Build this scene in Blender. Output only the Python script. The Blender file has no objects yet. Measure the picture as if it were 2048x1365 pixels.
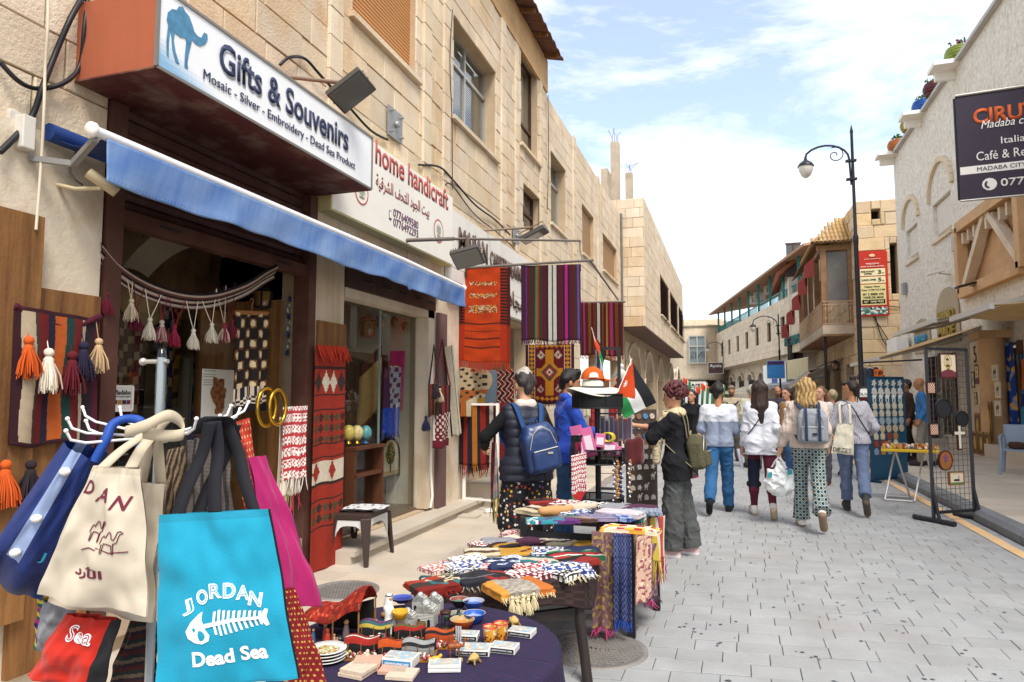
import bpy,math,random
import numpy as np
from mathutils import Vector,Matrix,noise as mnoise
random.seed(7);RNG=np.random.default_rng(11)
R=math.radians
S=bpy.context.scene
COL=S.collection
# ---------------------------------------------------------------- camera, sky, sun, exposure
CAMH,FPX,YAW,PITCH=1.55,1365.0,R(17.66),R(4.503)
cam=bpy.data.objects.new('camera',bpy.data.cameras.new('camera'))
COL.objects.link(cam);S.camera=cam
cam.data.sensor_width=36;cam.data.lens=36*FPX/2048
cam.data.clip_start=.05;cam.data.clip_end=2000
cam.location=(0,0,CAMH);cam.rotation_euler=(math.pi/2+PITCH,0,YAW)
W=bpy.data.worlds.new('World');S.world=W;W.use_nodes=True
SUN_EL,SUN_AZ=R(55),R(143)
nt=W.node_tree;nt.nodes.clear()
def wn(t,**k):
 n=nt.nodes.new(t)
 for a,v in k.items():setattr(n,a,v)
 return n
sky=wn('ShaderNodeTexSky',sky_type='NISHITA',sun_disc=False,sun_elevation=SUN_EL,sun_rotation=SUN_AZ,air_density=1.0,dust_density=.6,ozone_density=1.6)
bgs=wn('ShaderNodeBackground');bgs.inputs[1].default_value=.14
nt.links.new(sky.outputs[0],bgs.inputs[0])
tc=wn('ShaderNodeTexCoord');mp=wn('ShaderNodeMapping');mp.inputs['Scale'].default_value=(1.1,1.5,3.4);mp.inputs['Rotation'].default_value=(.25,.3,.5)
nz=wn('ShaderNodeTexNoise');nz.inputs['Scale'].default_value=2.3;nz.inputs['Detail'].default_value=10;nz.inputs['Roughness'].default_value=.63;nz.inputs['Distortion'].default_value=.35
cr=wn('ShaderNodeValToRGB');cr.color_ramp.elements[0].position=.40;cr.color_ramp.elements[1].position=.60;cr.color_ramp.elements[0].color=(.2,.2,.2,1);cr.color_ramp.elements[1].color=(.95,.95,.95,1)
bgc=wn('ShaderNodeBackground');bgc.inputs[0].default_value=(1,.99,.98,1);bgc.inputs[1].default_value=.74
mx=wn('ShaderNodeMixShader');wo=wn('ShaderNodeOutputWorld')
for a,b in((tc.outputs['Generated'],mp.inputs[0]),(mp.outputs[0],nz.inputs[0]),(nz.outputs[0],cr.inputs[0]),(cr.outputs[0],mx.inputs[0]),(bgs.outputs[0],mx.inputs[1]),(bgc.outputs[0],mx.inputs[2]),(mx.outputs[0],wo.inputs[0])):nt.links.new(a,b)
sun=bpy.data.objects.new('sun',bpy.data.lights.new('sun','SUN'));COL.objects.link(sun)
sun.data.energy=2.0;sun.data.angle=R(22);sun.data.color=(1,.95,.87)
sd=Vector((math.sin(SUN_AZ)*math.cos(SUN_EL),math.cos(SUN_AZ)*math.cos(SUN_EL),math.sin(SUN_EL)))
sun.rotation_euler=sd.to_track_quat('Z','Y').to_euler()
S.view_settings.view_transform='Standard';S.view_settings.look='None';S.view_settings.gamma=1;S.view_settings.exposure=1.13
S.view_settings.use_curve_mapping=False
# ---------------------------------------------------------------- where a point of the picture stands in the street
V=Vector
_f=V((-math.sin(YAW)*math.cos(PITCH),math.cos(YAW)*math.cos(PITCH),math.sin(PITCH)))
_r=V((math.cos(YAW),math.sin(YAW),0));_u=_r.cross(_f)
O=V((0,0,CAMH))
def ray(px,py):return _f+_r*((px-1024)/FPX)+_u*((682.5-py)/FPX)
def onX(px,py,x):d=ray(px,py);return O+d*(x/d.x)
def onY(px,py,y):d=ray(px,py);return O+d*(y/d.y)
def onZ(px,py,z=0):d=ray(px,py);return O+d*((z-CAMH)/d.z)
def onT(px,py,t):return O+ray(px,py)*t
def proj(p):
 d=V(p)-O;z=d.dot(_f)
 return(1024+FPX*d.dot(_r)/z,682.5-FPX*d.dot(_u)/z,z)
 # ---------------------------------------------------------------- colours and materials
def C(h,k=1.0):
 h=h.lstrip('#');o=[]
 for i in(0,2,4):
  c=int(h[i:i+2],16)/255
  o.append((c/12.92 if c<=.04045 else((c+.055)/1.055)**2.4)*k)
 return tuple(o)
def lerp(a,b,t):return tuple(x+(y-x)*t for x,y in zip(a,b))
_M={}
def mat(name,color=None,rough=.8,bump=0,bs=40,var=.0,vs=3,dirt=0,dc='#5a4630',ds=1.2,rnd=0,metal=0,spec=.3,alpha=1,emit=0,trans=0,attr=False,sheen=0,streak=0,grain=0,gs=(14,14,.9),weave=0,coord='Object'):
 """procedural material: colour (plain, or the woven/printed pattern stored on the mesh), tone variation, stains, fine relief"""
 if name in _M:return _M[name]
 m=bpy.data.materials.new(name);m.use_nodes=True;_M[name]=m
 t=m.node_tree;N=t.nodes;L=t.links;p=N['Principled BSDF']
 p.inputs['Roughness'].default_value=rough;p.inputs['Metallic'].default_value=metal;p.inputs['Specular IOR Level'].default_value=spec
 if trans:p.inputs['Transmission Weight'].default_value=trans
 if sheen:p.inputs['Sheen Weight'].default_value=sheen
 if alpha<1:p.inputs['Alpha'].default_value=alpha
 tcn=N.new('ShaderNodeNewGeometry');co=tcn.outputs['Position']
 def noise(scale,det=5,ro=.6,stretch=None):
  n=N.new('ShaderNodeTexNoise');n.inputs['Scale'].default_value=scale;n.inputs['Detail'].default_value=det;n.inputs['Roughness'].default_value=ro
  if stretch:
   mpn=N.new('ShaderNodeMapping');mpn.inputs['Scale'].default_value=stretch;L.new(co,mpn.inputs[0]);L.new(mpn.outputs[0],n.inputs[0])
  else:L.new(co,n.inputs[0])
  return n.outputs[0]
 def mix(fac,a,b,mode='MIX'):
  n=N.new('ShaderNodeMix');n.data_type='RGBA';n.blend_type=mode
  for s,x in((0,fac),(6,a),(7,b)):
   if hasattr(x,'links')or isinstance(x,bpy.types.NodeSocket):L.new(x,n.inputs[s])
   elif s==0:n.inputs[0].default_value=x
   else:n.inputs[s].default_value=(*x,1)if len(x)==3 else x
  return n.outputs[2]
 def rampv(sock,a,b,lo=0.,hi=1.):
  n=N.new('ShaderNodeMapRange');n.inputs[1].default_value=a;n.inputs[2].default_value=b;n.inputs[3].default_value=lo;n.inputs[4].default_value=hi
  L.new(sock,n.inputs[0]);return n.outputs[0]
 if attr:
  an=N.new('ShaderNodeAttribute');an.attribute_name='Col';c=an.outputs['Color']
 else:
  rg=N.new('ShaderNodeRGB');col=C(color)if isinstance(color,str)else color;rg.outputs[0].default_value=(*col,1);c=rg.outputs[0]
 if rnd:
  oi=N.new('ShaderNodeObjectInfo');ra=N.new('ShaderNodeAttribute');ra.attribute_name='piece'
  ad=N.new('ShaderNodeMath');ad.operation='ADD';L.new(oi.outputs['Random'],ad.inputs[0]);L.new(ra.outputs['Fac'],ad.inputs[1])
  fr=N.new('ShaderNodeMath');fr.operation='FRACT';L.new(ad.outputs[0],fr.inputs[0])
  hs=N.new('ShaderNodeHueSaturation');L.new(c,hs.inputs['Color']);L.new(rampv(fr.outputs[0],0,1,1-rnd,1+rnd*.6),hs.inputs['Value'])
  w2=N.new('ShaderNodeMath');w2 .operation='MULTIPLY';w2 .inputs[1].default_value=7.31;L.new(fr.outputs[0],w2 .inputs[0])
  f2=N.new('ShaderNodeMath');f2 .operation='FRACT';L.new(w2 .outputs[0],f2 .inputs[0]);L.new(rampv(f2 .outputs[0],0,1,1-rnd,1+rnd),hs.inputs['Saturation']);c=hs.outputs[0]
 if var:
  hs=N.new('ShaderNodeHueSaturation');L.new(c,hs.inputs['Color']);L.new(rampv(noise(vs),.25,.75,1-var,1+var*.7),hs.inputs['Value']);c=hs.outputs[0]
 if dirt:c=mix(rampv(noise(ds,7,.65),.48,.72,0,dirt),c,C(dc))
 if streak:c=mix(rampv(noise(2.2,5,.6,(1.6,1.6,.16)),.5,.75,0,streak),c,C(dc))
 if grain:c=mix(rampv(noise(1.0,6,.7,gs),.35,.68,0,grain),c,C(dc))
 L.new(c,p.inputs['Base Color'])
 if emit:L.new(c,p.inputs['Emission Color']);p.inputs['Emission Strength'].default_value=emit
 h=None
 if weave:
  wv=N.new('ShaderNodeTexWave');wv.inputs['Scale'].default_value=weave;wv.inputs['Distortion'].default_value=1.5;wv.bands_direction='Z';L.new(co,wv.inputs[0]);h=wv.outputs['Fac']
 if bump:
  nb=noise(bs,4,.65)
  if h is not None:
   ad=N.new('ShaderNodeMath');L.new(h,ad.inputs[0]);L.new(nb,ad.inputs[1]);nb=ad.outputs[0]
  b=N.new('ShaderNodeBump');b.inputs['Strength'].default_value=min(1,bump);b.inputs['Distance'].default_value=.01 if bump<=1 else.01*bump
  L.new(nb,b.inputs['Height']);L.new(b.outputs[0],p.inputs['Normal'])
 return m
 # ---------------------------------------------------------------- objects
def tag(o,label=None,cat=None,group=None,kind=None):
 if label:o['label']=label
 if cat:o['category']=cat
 if group:o['group']=group
 if kind:o['kind']=kind
 return o
def empty(name,loc=(0,0,0),rz=0,label=None,cat=None,group=None,parent=None,kind=None):
 o=bpy.data.objects.new(name,None);COL.objects.link(o);o.empty_display_size=.1
 o.location=loc;o.rotation_euler=(0,0,rz);o.parent=parent
 return tag(o,label,cat,group,kind)
def link(name,me,m=None,parent=None):
 o=bpy.data.objects.new(name,me);COL.objects.link(o)
 if m is not None and not me.materials:me.materials.append(m)
 if parent is not None:
  o.parent=parent
 return o
def copy_tree(o,parent=None):
 c=o.copy();COL.objects.link(c);c.parent=parent
 for ch in list(o.children):copy_tree(ch,c)
 return c
class B:
 """collects geometry for ONE mesh"""
 def __init__(s):s.v=[];s.f=[];s.c=[];s.cur=(1,1,1);s.sm=[];s.pc=[];s.piece=0;s.smooth=False
 def add(s,vs,fs,cols=None):
  n=len(s.v);s.v+=[tuple(p)for p in vs]
  for i,f in enumerate(fs):
   s.f.append(tuple(n+j for j in f));s.c.append(cols[i]if cols else s.cur);s.sm.append(s.smooth);s.pc.append(s.piece)
  return s
 def box(s,c,d,rot=None,M=None):
  x,y,z=d[0]/2,d[1]/2,d[2]/2;q=[]
  for a in(-1,1):
   for b in(-1,1):
    for e in(-1,1):
     p=V((a*x,b*y,e*z))
     if rot is not None:p=rot@p
     p=p+V(c);q.append(M@p if M else p)
  return s.add(q,[(0,1,3,2),(4,6,7,5),(0,4,5,1),(2,3,7,6),(0,2,6,4),(1,5,7,3)])
 def bar(s,a,b,w,h=None,up=(0,0,1)):
  a,b=V(a),V(b);d=(b-a);L=d.length;d=d.normalized();up=V(up)
  if abs(d.dot(up))>.98:up=V((1,0,0))
  x=d.cross(up).normalized();z=x.cross(d)
  m=Matrix((x,d,z)).transposed()
  return s.box((a+b)/2,(w,L,h or w),rot=m)
 def tube(s,pts,r,n=8,caps=True,closed=False):
  pts=[V(p)for p in pts];k=len(pts);rs=r if isinstance(r,(list,tuple))else[r]*k
  vs=[];up=None;sm=s.smooth;s.smooth=True
  for i,p in enumerate(pts):
   if closed:t=pts[(i+1)%k]-pts[i-1]
   else:t=pts[min(i+1,k-1)]-pts[max(i-1,0)]
   t=t.normalized()if t.length>1e-9 else V((0,0,1))
   if up is None:
    up=V((0,0,1))if abs(t.z)<.9 else V((1,0,0))
   x=t.cross(up);x=x.normalized()if x.length>1e-6 else V((1,0,0));y=t.cross(x);up=-y if False else x.cross(t)
   for j in range(n):
    a=2*math.pi*j/n;vs.append(p+(x*math.cos(a)+y*math.sin(a))*rs[i])
  fs=[]
  for i in range(k if closed else k-1):
   for j in range(n):
    a,b=i*n+j,i*n+(j+1)%n;c,d=((i+1)%k)*n+(j+1)%n,((i+1)%k)*n+j
    fs.append((a,b,c,d))
  s.add(vs,fs)
  s.smooth=False
  if caps and not closed:s.add(vs[:n],[tuple(range(n))[::-1]]);s.add(vs[-n:],[tuple(range(n))])
  s.smooth=sm;return s
 def lathe(s,prof,c=(0,0,0),n=20,M=None,sx=1,sy=1,cols=None,cap=True):
  vs=[];k=len(prof)
  for(r,z)in prof:
   for j in range(n):
    a=2*math.pi*j/n;p=V((c[0]+r*sx*math.cos(a),c[1]+r*sy*math.sin(a),c[2]+z));vs.append(M@p if M else p)
  fs=[];cc=[]
  for i in range(k-1):
   for j in range(n):fs.append((i*n+j,i*n+(j+1)%n,(i+1)*n+(j+1)%n,(i+1)*n+j));cc.append(cols[i]if cols else s.cur)
  sm=s.smooth;s.smooth=True;s.add(vs,fs,cc);s.smooth=False
  if cap and prof[0][0]>1e-5:s.add(vs[:n],[tuple(range(n))[::-1]],[cc[0]])
  if cap and prof[-1][0]>1e-5:s.add(vs[-n:],[tuple(range(n))],[cc[-1]])
  s.smooth=sm;return s
 def ball(s,c,r,n=8,m=6,sc=(1,1,1),rot=None):
  vs=[]
  for i in range(m+1):
   th=math.pi*i/m
   for j in range(n):
    a=2*math.pi*j/n;p=V((r*sc[0]*math.sin(th)*math.cos(a),r*sc[1]*math.sin(th)*math.sin(a),r*sc[2]*math.cos(th)))
    if rot is not None:p=rot@p
    vs.append(p+V(c))
  fs=[(i*n+j,(i+1)*n+j,(i+1)*n+(j+1)%n,i*n+(j+1)%n)for i in range(m)for j in range(n)]
  sm=s.smooth;s.smooth=True;s.add(vs,fs);s.smooth=sm;return s
 def prism(s,poly,o,u,v,th,front=True):
  """polygon (2-D points) standing on frame o,u,v with thickness th behind it"""
  o,u,v=V(o),V(u),V(v);n=u.cross(v).normalized();k=len(poly)
  a=[o+u*p[0]+v*p[1]for p in poly];b=[p-n*th for p in a]
  ar=sum(poly[i][0]*poly[(i+1)%k][1]-poly[(i+1)%k][0]*poly[i][1]for i in range(k))
  if ar<0:a.reverse();b.reverse()
  fs=[tuple(range(k)),tuple(range(2*k-1,k-1,-1))]+[(i,k+i,k+(i+1)%k,(i+1)%k)for i in range(k)]
  return s.add(a+b,fs)
 def grid(s,fn,nu,nv,cf=None):
  """sheet fn(u,v)->point, u,v in 0..1; cf(u,v)->colour of each cell"""
  vs=[fn(i/nu,j/nv)for j in range(nv+1)for i in range(nu+1)]
  fs=[(j*(nu+1)+i,j*(nu+1)+i+1,(j+1)*(nu+1)+i+1,(j+1)*(nu+1)+i)for j in range(nv)for i in range(nu)]
  return s.add(vs,fs,[cf((i+.5)/nu,(j+.5)/nv)for j in range(nv)for i in range(nu)]if cf else None)
 def mesh(s,name):
  me=bpy.data.meshes.new(name);me.from_pydata(s.v,[],s.f);me.validate();
  if len(me.polygons)==len(s.f):
   me.polygons.foreach_set('use_smooth',s.sm)
   if any(c!=(1,1,1)for c in s.c):
    a=me.attributes.new('Col','FLOAT_COLOR','CORNER');buf=[]
    for p,c in zip(s.f,s.c):buf+=[c[0],c[1],c[2],1.]*len(p)
    a.data.foreach_set('color',buf)
   if any(s.pc):
    a=me.attributes.new('piece','FLOAT','FACE');a.data.foreach_set('value',s.pc)
  me.update();return me
 def build(s,name,m=None,parent=None,thick=0,kind=None,bevel=0):
  o=link(name,s.mesh(name),m,parent)
  if thick:
   md=o.modifiers.new('thickness','SOLIDIFY');md.thickness=thick;md.offset=0
  if bevel:
   md=o.modifiers.new('bevel','BEVEL');md.width=bevel;md.segments=2;md.limit_method='ANGLE'
  if kind:o['kind']=kind
  return o
def frame(n):
 return{'L':(V((0,1,0)),V((0,0,1))),'R':(V((0,-1,0)),V((0,0,1))),'Y':(V((1,0,0)),V((0,0,1)))}[n]
 # ---------------------------------------------------------------- lettering
def text(s,o,u,v,w,h,m,parent,name='lettering',depth=.002,bold=0,shear=0,fit=True):
 """lettering that fills the w x h box with lower left corner o on the plane u,v"""
 cu=bpy.data.curves.new('t','FONT');cu.body=s;cu.size=1;cu.extrude=0;cu.offset=bold;cu.shear=shear;cu.resolution_u=3
 ob=bpy.data.objects.new('t',cu);COL.objects.link(ob)
 dg=bpy.context.evaluated_depsgraph_get();dg.update()
 me=bpy.data.meshes.new_from_object(ob.evaluated_get(dg));bpy.data.objects.remove(ob)
 n=len(me.vertices);a=np.empty(n*3,'f');me.vertices.foreach_get('co',a);a=a.reshape(-1,3)
 if n==0:return None
 lo,hi=a.min(0),a.max(0);sx=w/(hi[0]-lo[0]);sy=h/(hi[1]-lo[1])
 if not fit:sx=sy=min(sx,sy)
 u,v,o=V(u).normalized(),V(v).normalized(),V(o);nn=u.cross(v)
 P=np.array(o)+np.outer((a[:,0]-lo[0])*sx,u)+np.outer((a[:,1]-lo[1])*sy,v)+np.array(nn*depth)
 me.vertices.foreach_set('co',P.astype('f').ravel());me.update();me.name=name
 me.materials.clear();ob=link(name,me,m,parent)
 md=ob.modifiers.new('thickness','SOLIDIFY');md.thickness=depth*1.5 if depth<.02 else depth*2;md.offset=0
 return ob
 # ---------------------------------------------------------------- smooth organic solids: smooth-union distance field, surface nets
def surf(prims,vox,k=.02,disp=None,smooth=1,cuts=()):
 P=[]
 lo=np.full(3,1e9);hi=-lo
 for p in prims:
  if p[0]=='c':
   a,b=np.array(p[1],float),np.array(p[2],float);r=max(p[3],p[4]);l,h=np.minimum(a,b)-r,np.maximum(a,b)+r
  else:
   a=np.array(p[1],float);r=max(p[2])*(1.75 if p[0]=='b' else 1);l,h=a-r,a+r
  P.append((l,h));lo=np.minimum(lo,l);hi=np.maximum(hi,h)
 pad=3*vox+.02;lo-=pad;hi+=pad
 n=np.ceil((hi-lo)/vox).astype(int)+1
 F=np.full(n,.5,'f');ax=[lo[i]+vox*np.arange(n[i])for i in range(3)]
 for p,(l,h)in zip(prims,P):
  kk=k if p[0]=='b' or len(p)<(6 if p[0]=='c' else 5)or p[-1]is None else p[-1]
  m=max(3*vox,1.5*kk)+.01
  i0=np.maximum(((l-m-lo)/vox).astype(int),0);i1=np.minimum(((h+m-lo)/vox).astype(int)+2,n)
  sl=tuple(slice(a,b)for a,b in zip(i0,i1))
  X,Y,Z=np.meshgrid(*[ax[i][sl[i]]for i in range(3)],indexing='ij')
  if p[0]=='c':
   a,b=np.array(p[1],float),np.array(p[2],float);ab=b-a;L2=max(ab@ab,1e-9)
   t=np.clip(((X-a[0])*ab[0]+(Y-a[1])*ab[1]+(Z-a[2])*ab[2])/L2,0,1)
   d=np.sqrt((X-a[0]-t*ab[0])**2+(Y-a[1]-t*ab[1])**2+(Z-a[2]-t*ab[2])**2)-(p[3]+(p[4]-p[3])*t)
  else:
   q=np.stack([X-p[1][0],Y-p[1][1],Z-p[1][2]],-1)
   if p[3]is not None:q=q@np.array(p[3])
   r=np.array(p[2])
   if p[0]=='b':
    e=np.abs(q)-r+p[4];d=np.sqrt((np.maximum(e,0)**2).sum(-1))+np.minimum(e.max(-1),0)-p[4]
   else:e=q/r;ln=np.sqrt((e**2).sum(-1));g=np.sqrt(((q/r**2)**2).sum(-1))+1e-9;d=ln*(ln-1)/g
  G=F[sl]
  if kk>0:
   hh=np.clip(.5+.5*(G-d)/kk,0,1);F[sl]=G+(d-G)*hh-kk*hh*(1-hh)
  else:F[sl]=np.minimum(G,d)
 if disp is not None or cuts:X,Y,Z=np.meshgrid(*ax,indexing='ij')
 if disp is not None:F+=disp(X,Y,Z).astype('f')
 for(p,q,rad)in cuts:
  d=(X-p[0])*q[0]+(Y-p[1])*q[1]+(Z-p[2])*q[2]
  F=np.where((X-p[0])**2+(Y-p[1])**2+(Z-p[2])**2<rad*rad,np.maximum(F,d.astype('f')),F)
 ins=F<0
 nx,ny,nz=n;cs=np.zeros((nx-1,ny-1,nz-1,3),'f');cn=np.zeros((nx-1,ny-1,nz-1),'f')
 E={}
 for axi in range(3):
  o1=[slice(None)]*3;o2=[slice(None)]*3;o1[axi]=slice(0,-1);o2[axi]=slice(1,None)
  a,b=F[tuple(o1)],F[tuple(o2)];cr=(a<0)!=(b<0);E[axi]=cr
  I=np.argwhere(cr);t=(a[cr]/(a[cr]-b[cr]))
  pos=I.astype('f');pos[:,axi]+=t
  oth=[i for i in range(3)if i!=axi]
  for d1 in(0,-1):
   for d2 in(0,-1):
    J=I.copy();J[:,oth[0]]+=d1;J[:,oth[1]]+=d2
    ok=((J>=0)&(J<np.array([nx-1,ny-1,nz-1]))).all(1);Jk=tuple(J[ok].T)
    cs[Jk]+=pos[ok];cn[Jk]+=1
 act=cn>0;idx=np.full(act.shape,-1,int);idx[act]=np.arange(act.sum())
 vs=(cs[act]/cn[act][:,None])*vox+lo
 fs=[]
 for axi in range(3):
  I=np.argwhere(E[axi]);oth=[i for i in range(3)if i!=axi]
  I=I[(I[:,oth[0]]>0)&(I[:,oth[1]]>0)&(I[:,oth[0]]<n[oth[0]]-1)&(I[:,oth[1]]<n[oth[1]]-1)]
  def q(d1,d2):
   J=I.copy();J[:,oth[0]]+=d1;J[:,oth[1]]+=d2;return idx[tuple(J.T)]
  f=np.stack([q(-1,-1),q(0,-1),q(0,0),q(-1,0)],1)
  flip=ins[tuple(I.T)]if axi!=1 else~ins[tuple(I.T)]
  f[~flip]=f[~flip][:,::-1];fs.append(f)
 fs=np.concatenate(fs)
 for _ in range(smooth):
  acc=np.zeros_like(vs);c=np.zeros(len(vs))
  for a in range(4):
   np.add.at(acc,fs[:,a],vs[fs[:,(a+1)%4]]);np.add.at(c,fs[:,a],1)
   np.add.at(acc,fs[:,a],vs[fs[:,(a+3)%4]]);np.add.at(c,fs[:,a],1)
  vs=vs*.5+.5*acc/np.maximum(c,1)[:,None]
 return vs,fs
def npmesh(name,vs,fs,colfn=None):
 me=bpy.data.meshes.new(name);nv,nf=len(vs),len(fs)
 me.vertices.add(nv);me.vertices.foreach_set('co',np.asarray(vs,'f').ravel())
 me.loops.add(nf*4);me.loops.foreach_set('vertex_index',fs.astype('i').ravel())
 me.polygons.add(nf);me.polygons.foreach_set('loop_start',np.arange(0,nf*4,4,dtype='i'));me.polygons.foreach_set('use_smooth',np.ones(nf,bool))
 if colfn is not None:
  c=np.ones((nv,4),'f');c[:,:3]=colfn(vs);a=me.attributes.new('Col','FLOAT_COLOR','POINT');a.data.foreach_set('color',c.ravel())
 me.update(calc_edges=True);me.validate();return me
def blob(name,prims,vox,m,parent=None,k=.02,disp=None,colfn=None,smooth=1,cuts=()):
 vs,fs=surf(prims,vox,k,disp,smooth,cuts);return link(name,npmesh(name,vs,fs,colfn),m,parent)
def wob(seed=0,f=30,a=.004):
 """cloth folds: warped ridges with sharp creases"""
 r=np.random.default_rng(seed);K=r.normal(size=(4,3))*f;K[:,2]*=.55;ph=r.uniform(0,6.28,8);a*=.8
 def d(X,Y,Z):
  w=np.sin(X*f*.5+Z*f*.35+ph[4])+np.sin(Y*f*.6-Z*f*.45+ph[5])+.7*np.sin(Z*f*.9+ph[6])
  o=0
  for i in range(4):o=o+(1-np.abs(np.sin(.5*(K[i,0]*X+K[i,1]*Y+K[i,2]*Z)+w*.8+ph[i])))**2
  return a*(.9-o*.8)
 return d
 # ---------------------------------------------------------------- pieces: stones, pavers, slabs
def size_in_view(c,du,dv):
 p=proj(c)
 if p[2]<.2:return 0
 m=80
 if not(-m<p[0]<2048+m and-m<p[1]<1365+m):return 0
 a=proj(V(c)+du);b=proj(V(c)+dv)
 return abs((a[0]-p[0])*(b[1]-p[1])-(a[1]-p[1])*(b[0]-p[0]))
def stone(b,q,n,d,ch):
 """one chamfered stone on the four corners q, standing d proud along n"""
 q=[V(p)for p in q];c=sum(q,V())/4;n=V(n)
 out=[p+n*(d-ch)for p in q];top=[p+(c-p).normalized()*ch*1.4+n*d for p in q]
 fs=[(i,(i+1)%4,4+(i+1)%4,4+i)for i in range(4)]+[(4+i,4+(i+1)%4,8+(i+1)%4,8+i)for i in range(4)]+[(8,9,10,11)]
 b.add(q+out+top,fs)
def pieces(quads,n,m,parent,name,limit=300,d=.02,ch=.006,jit=.006,minpx=90):
 """quads of corners -> the stones that show largest become objects of their own, the rest one mesh"""
 n=V(n);info=[]
 for q in quads:
  q=[V(p)for p in q];c=sum(q,V())/4
  info.append((size_in_view(c,q[1]-q[0],q[3]-q[0]),q,c))
 info.sort(key=lambda t:-t[0]);rest=B();k=0
 for i,(a,q,c)in enumerate(info):
  dd=d+random.uniform(-jit,jit)
  if i<limit and a>minpx:
   b=B();stone(b,[p-c for p in q],n,dd,ch);o=b.build(name,m,parent);o.location=c;k+=1
  else:
   rest.piece=random.uniform(.001,1);stone(rest,q,n,dd,ch)
 if rest.f:rest.build(name+'_infill' if k else name,m,parent,kind='stuff')
def courses(u0,u1,v0,v1,holes,hs=.3,lmin=.35,lmax=.75,gap=.008,seed=1):
 """rows of stones as (ua,ub,va,vb), cut round the openings"""
 r=random.Random(seed);out=[];v=v0
 n=max(1,round((v1-v0)/hs));hh=(v1-v0)/n
 for k in range(n):
  va,vb=v0+k*hh,v0+(k+1)*hh;u=u0-r.uniform(0,lmax)
  while u<u1:
   L=r.uniform(lmin,lmax);segs=[(max(u,u0),min(u+L,u1),va,vb)];u+=L
   for(a,b,c,d)in holes:
    ns=[]
    for(ua,ub,wa,wb)in segs:
     if ub<=a or ua>=b or wb<=c or wa>=d:ns.append((ua,ub,wa,wb));continue
     if ua<a:ns.append((ua,a,wa,wb))
     if ub>b:ns.append((b,ub,wa,wb))
     if wa<c:ns.append((max(ua,a),min(ub,b),wa,c))
     if wb>d:ns.append((max(ua,a),min(ub,b),d,wb))
    segs=ns
   out+=[(a+gap/2,b-gap/2,c+gap/2,d-gap/2)for a,b,c,d in segs if b-a>.05 and d-c>.04]
 return out
def wall_back(b,o,u,v,n,u0,u1,v0,v1,holes,th=.3):
 """the wall behind the stones: boxes round the openings"""
 us=sorted({u0,u1,*[min(max(x,u0),u1)for h in holes for x in h[:2]]});vs=sorted({v0,v1,*[min(max(x,v0),v1)for h in holes for x in h[2:]]})
 for i in range(len(us)-1):
  j=0
  while j<len(vs)-1:
   def inh(j):cu,cv=(us[i]+us[i+1])/2,(vs[j]+vs[j+1])/2;return any(h[0]<cu<h[1]and h[2]<cv<h[3]for h in holes)
   if inh(j):j+=1;continue
   j2=j
   while j2<len(vs)-1 and not inh(j2):j2+=1
   q=[o+u*us[i]+v*vs[j],o+u*us[i+1]+v*vs[j],o+u*us[i+1]+v*vs[j2],o+u*us[i]+v*vs[j2]]
   b.add(q+[p-n*th for p in q],[(0,1,2,3),(7,6,5,4),(0,4,5,1),(1,5,6,2),(2,6,7,3),(3,7,4,0)]);j=j2
def facade(parent,o,u,n,u0,u1,v0,v1,holes,stone_m,back_m,th=.3,st=True,blocks=(.3,.35,.75),v_stone=None,limit=300,d=.02,ch=.006,jit=.005,seed=1):
 o,u,n=V(o),V(u),V(n);v=V((0,0,1))
 b=B();wall_back(b,o,u,v,n,u0,u1,v0,v1,holes,th);b.build('wall',back_m,parent)
 if st:
  cs=courses(u0,u1,v_stone or v0,v1,holes,*blocks,seed=seed)
  pieces([[o+u*a+v*c,o+u*bb+v*c,o+u*bb+v*e,o+u*a+v*e]for a,bb,c,e in cs],n,stone_m,parent,'stone_block',limit,d,ch,jit)
  # ================================================================ GROUND
ZL=0.0
M_paver=mat('paver','#9a9b9b',.7,bump=.45,bs=60,var=.14,vs=3,dirt=.55,dc='#8a867f',ds=1.1,rnd=.07)
M_joint=mat('joint','#6f675e',.95,bump=.5,bs=80,var=.2,vs=8)
M_slab=mat('slab','#bdb1a0',.6,bump=.15,bs=40,var=.10,vs=2,dirt=.3,dc='#b59f84',ds=1.5,rnd=.10)
M_kerb=mat('kerb','#777a7e',.6,bump=.25,bs=50,var=.15,vs=4,dirt=.3,dc='#4a4744',rnd=.10)
M_band=mat('band','#8f8680',.7,bump=.2,bs=40,var=.12,vs=3,rnd=.12)
g=B();g.add([(-150,-30,-.03),(150,-30,-.03),(150,400,-.03),(-150,400,-.03)],[(0,1,2,3)])
ground=g.build('ground',M_joint);tag(ground,kind='structure')
street=empty('street',kind='structure')
PW,PD=.268,.182;ra=R(7);ex,ey=V((math.cos(ra),math.sin(ra),0)),V((.012,1,0))
quads=[];XA,XB_=-2.06,2.83
for j in range(-2,150):
 sh=(j%2)*.5+random.uniform(-.06,.06);k=-14
 while k<16:
  wd=random.choice((1,1,1,1,.93,1.08));a0=V((0,1.2,0))+ex*((k+sh)*PW)+ey*(j*PD);k+=wd
  q=[a0+ex*.002+ey*.004,a0+ex*(PW*wd-.002)+ey*.004,a0+ex*(PW*wd-.002)+ey*(PD-.004),a0+ex*.002+ey*(PD-.004)]
  if q[1].x<XA or q[0].x>XB_:continue
  for p in q:p.x=min(max(p.x,XA),XB_);p.z=-.03
  if(q[1]-q[0]).length>.03:quads.append(q)
pieces(quads,(0,0,1),M_paver,street,'paver',300,d=.03,ch=.003,jit=.0018)
yend=1.2+149*PD
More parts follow.
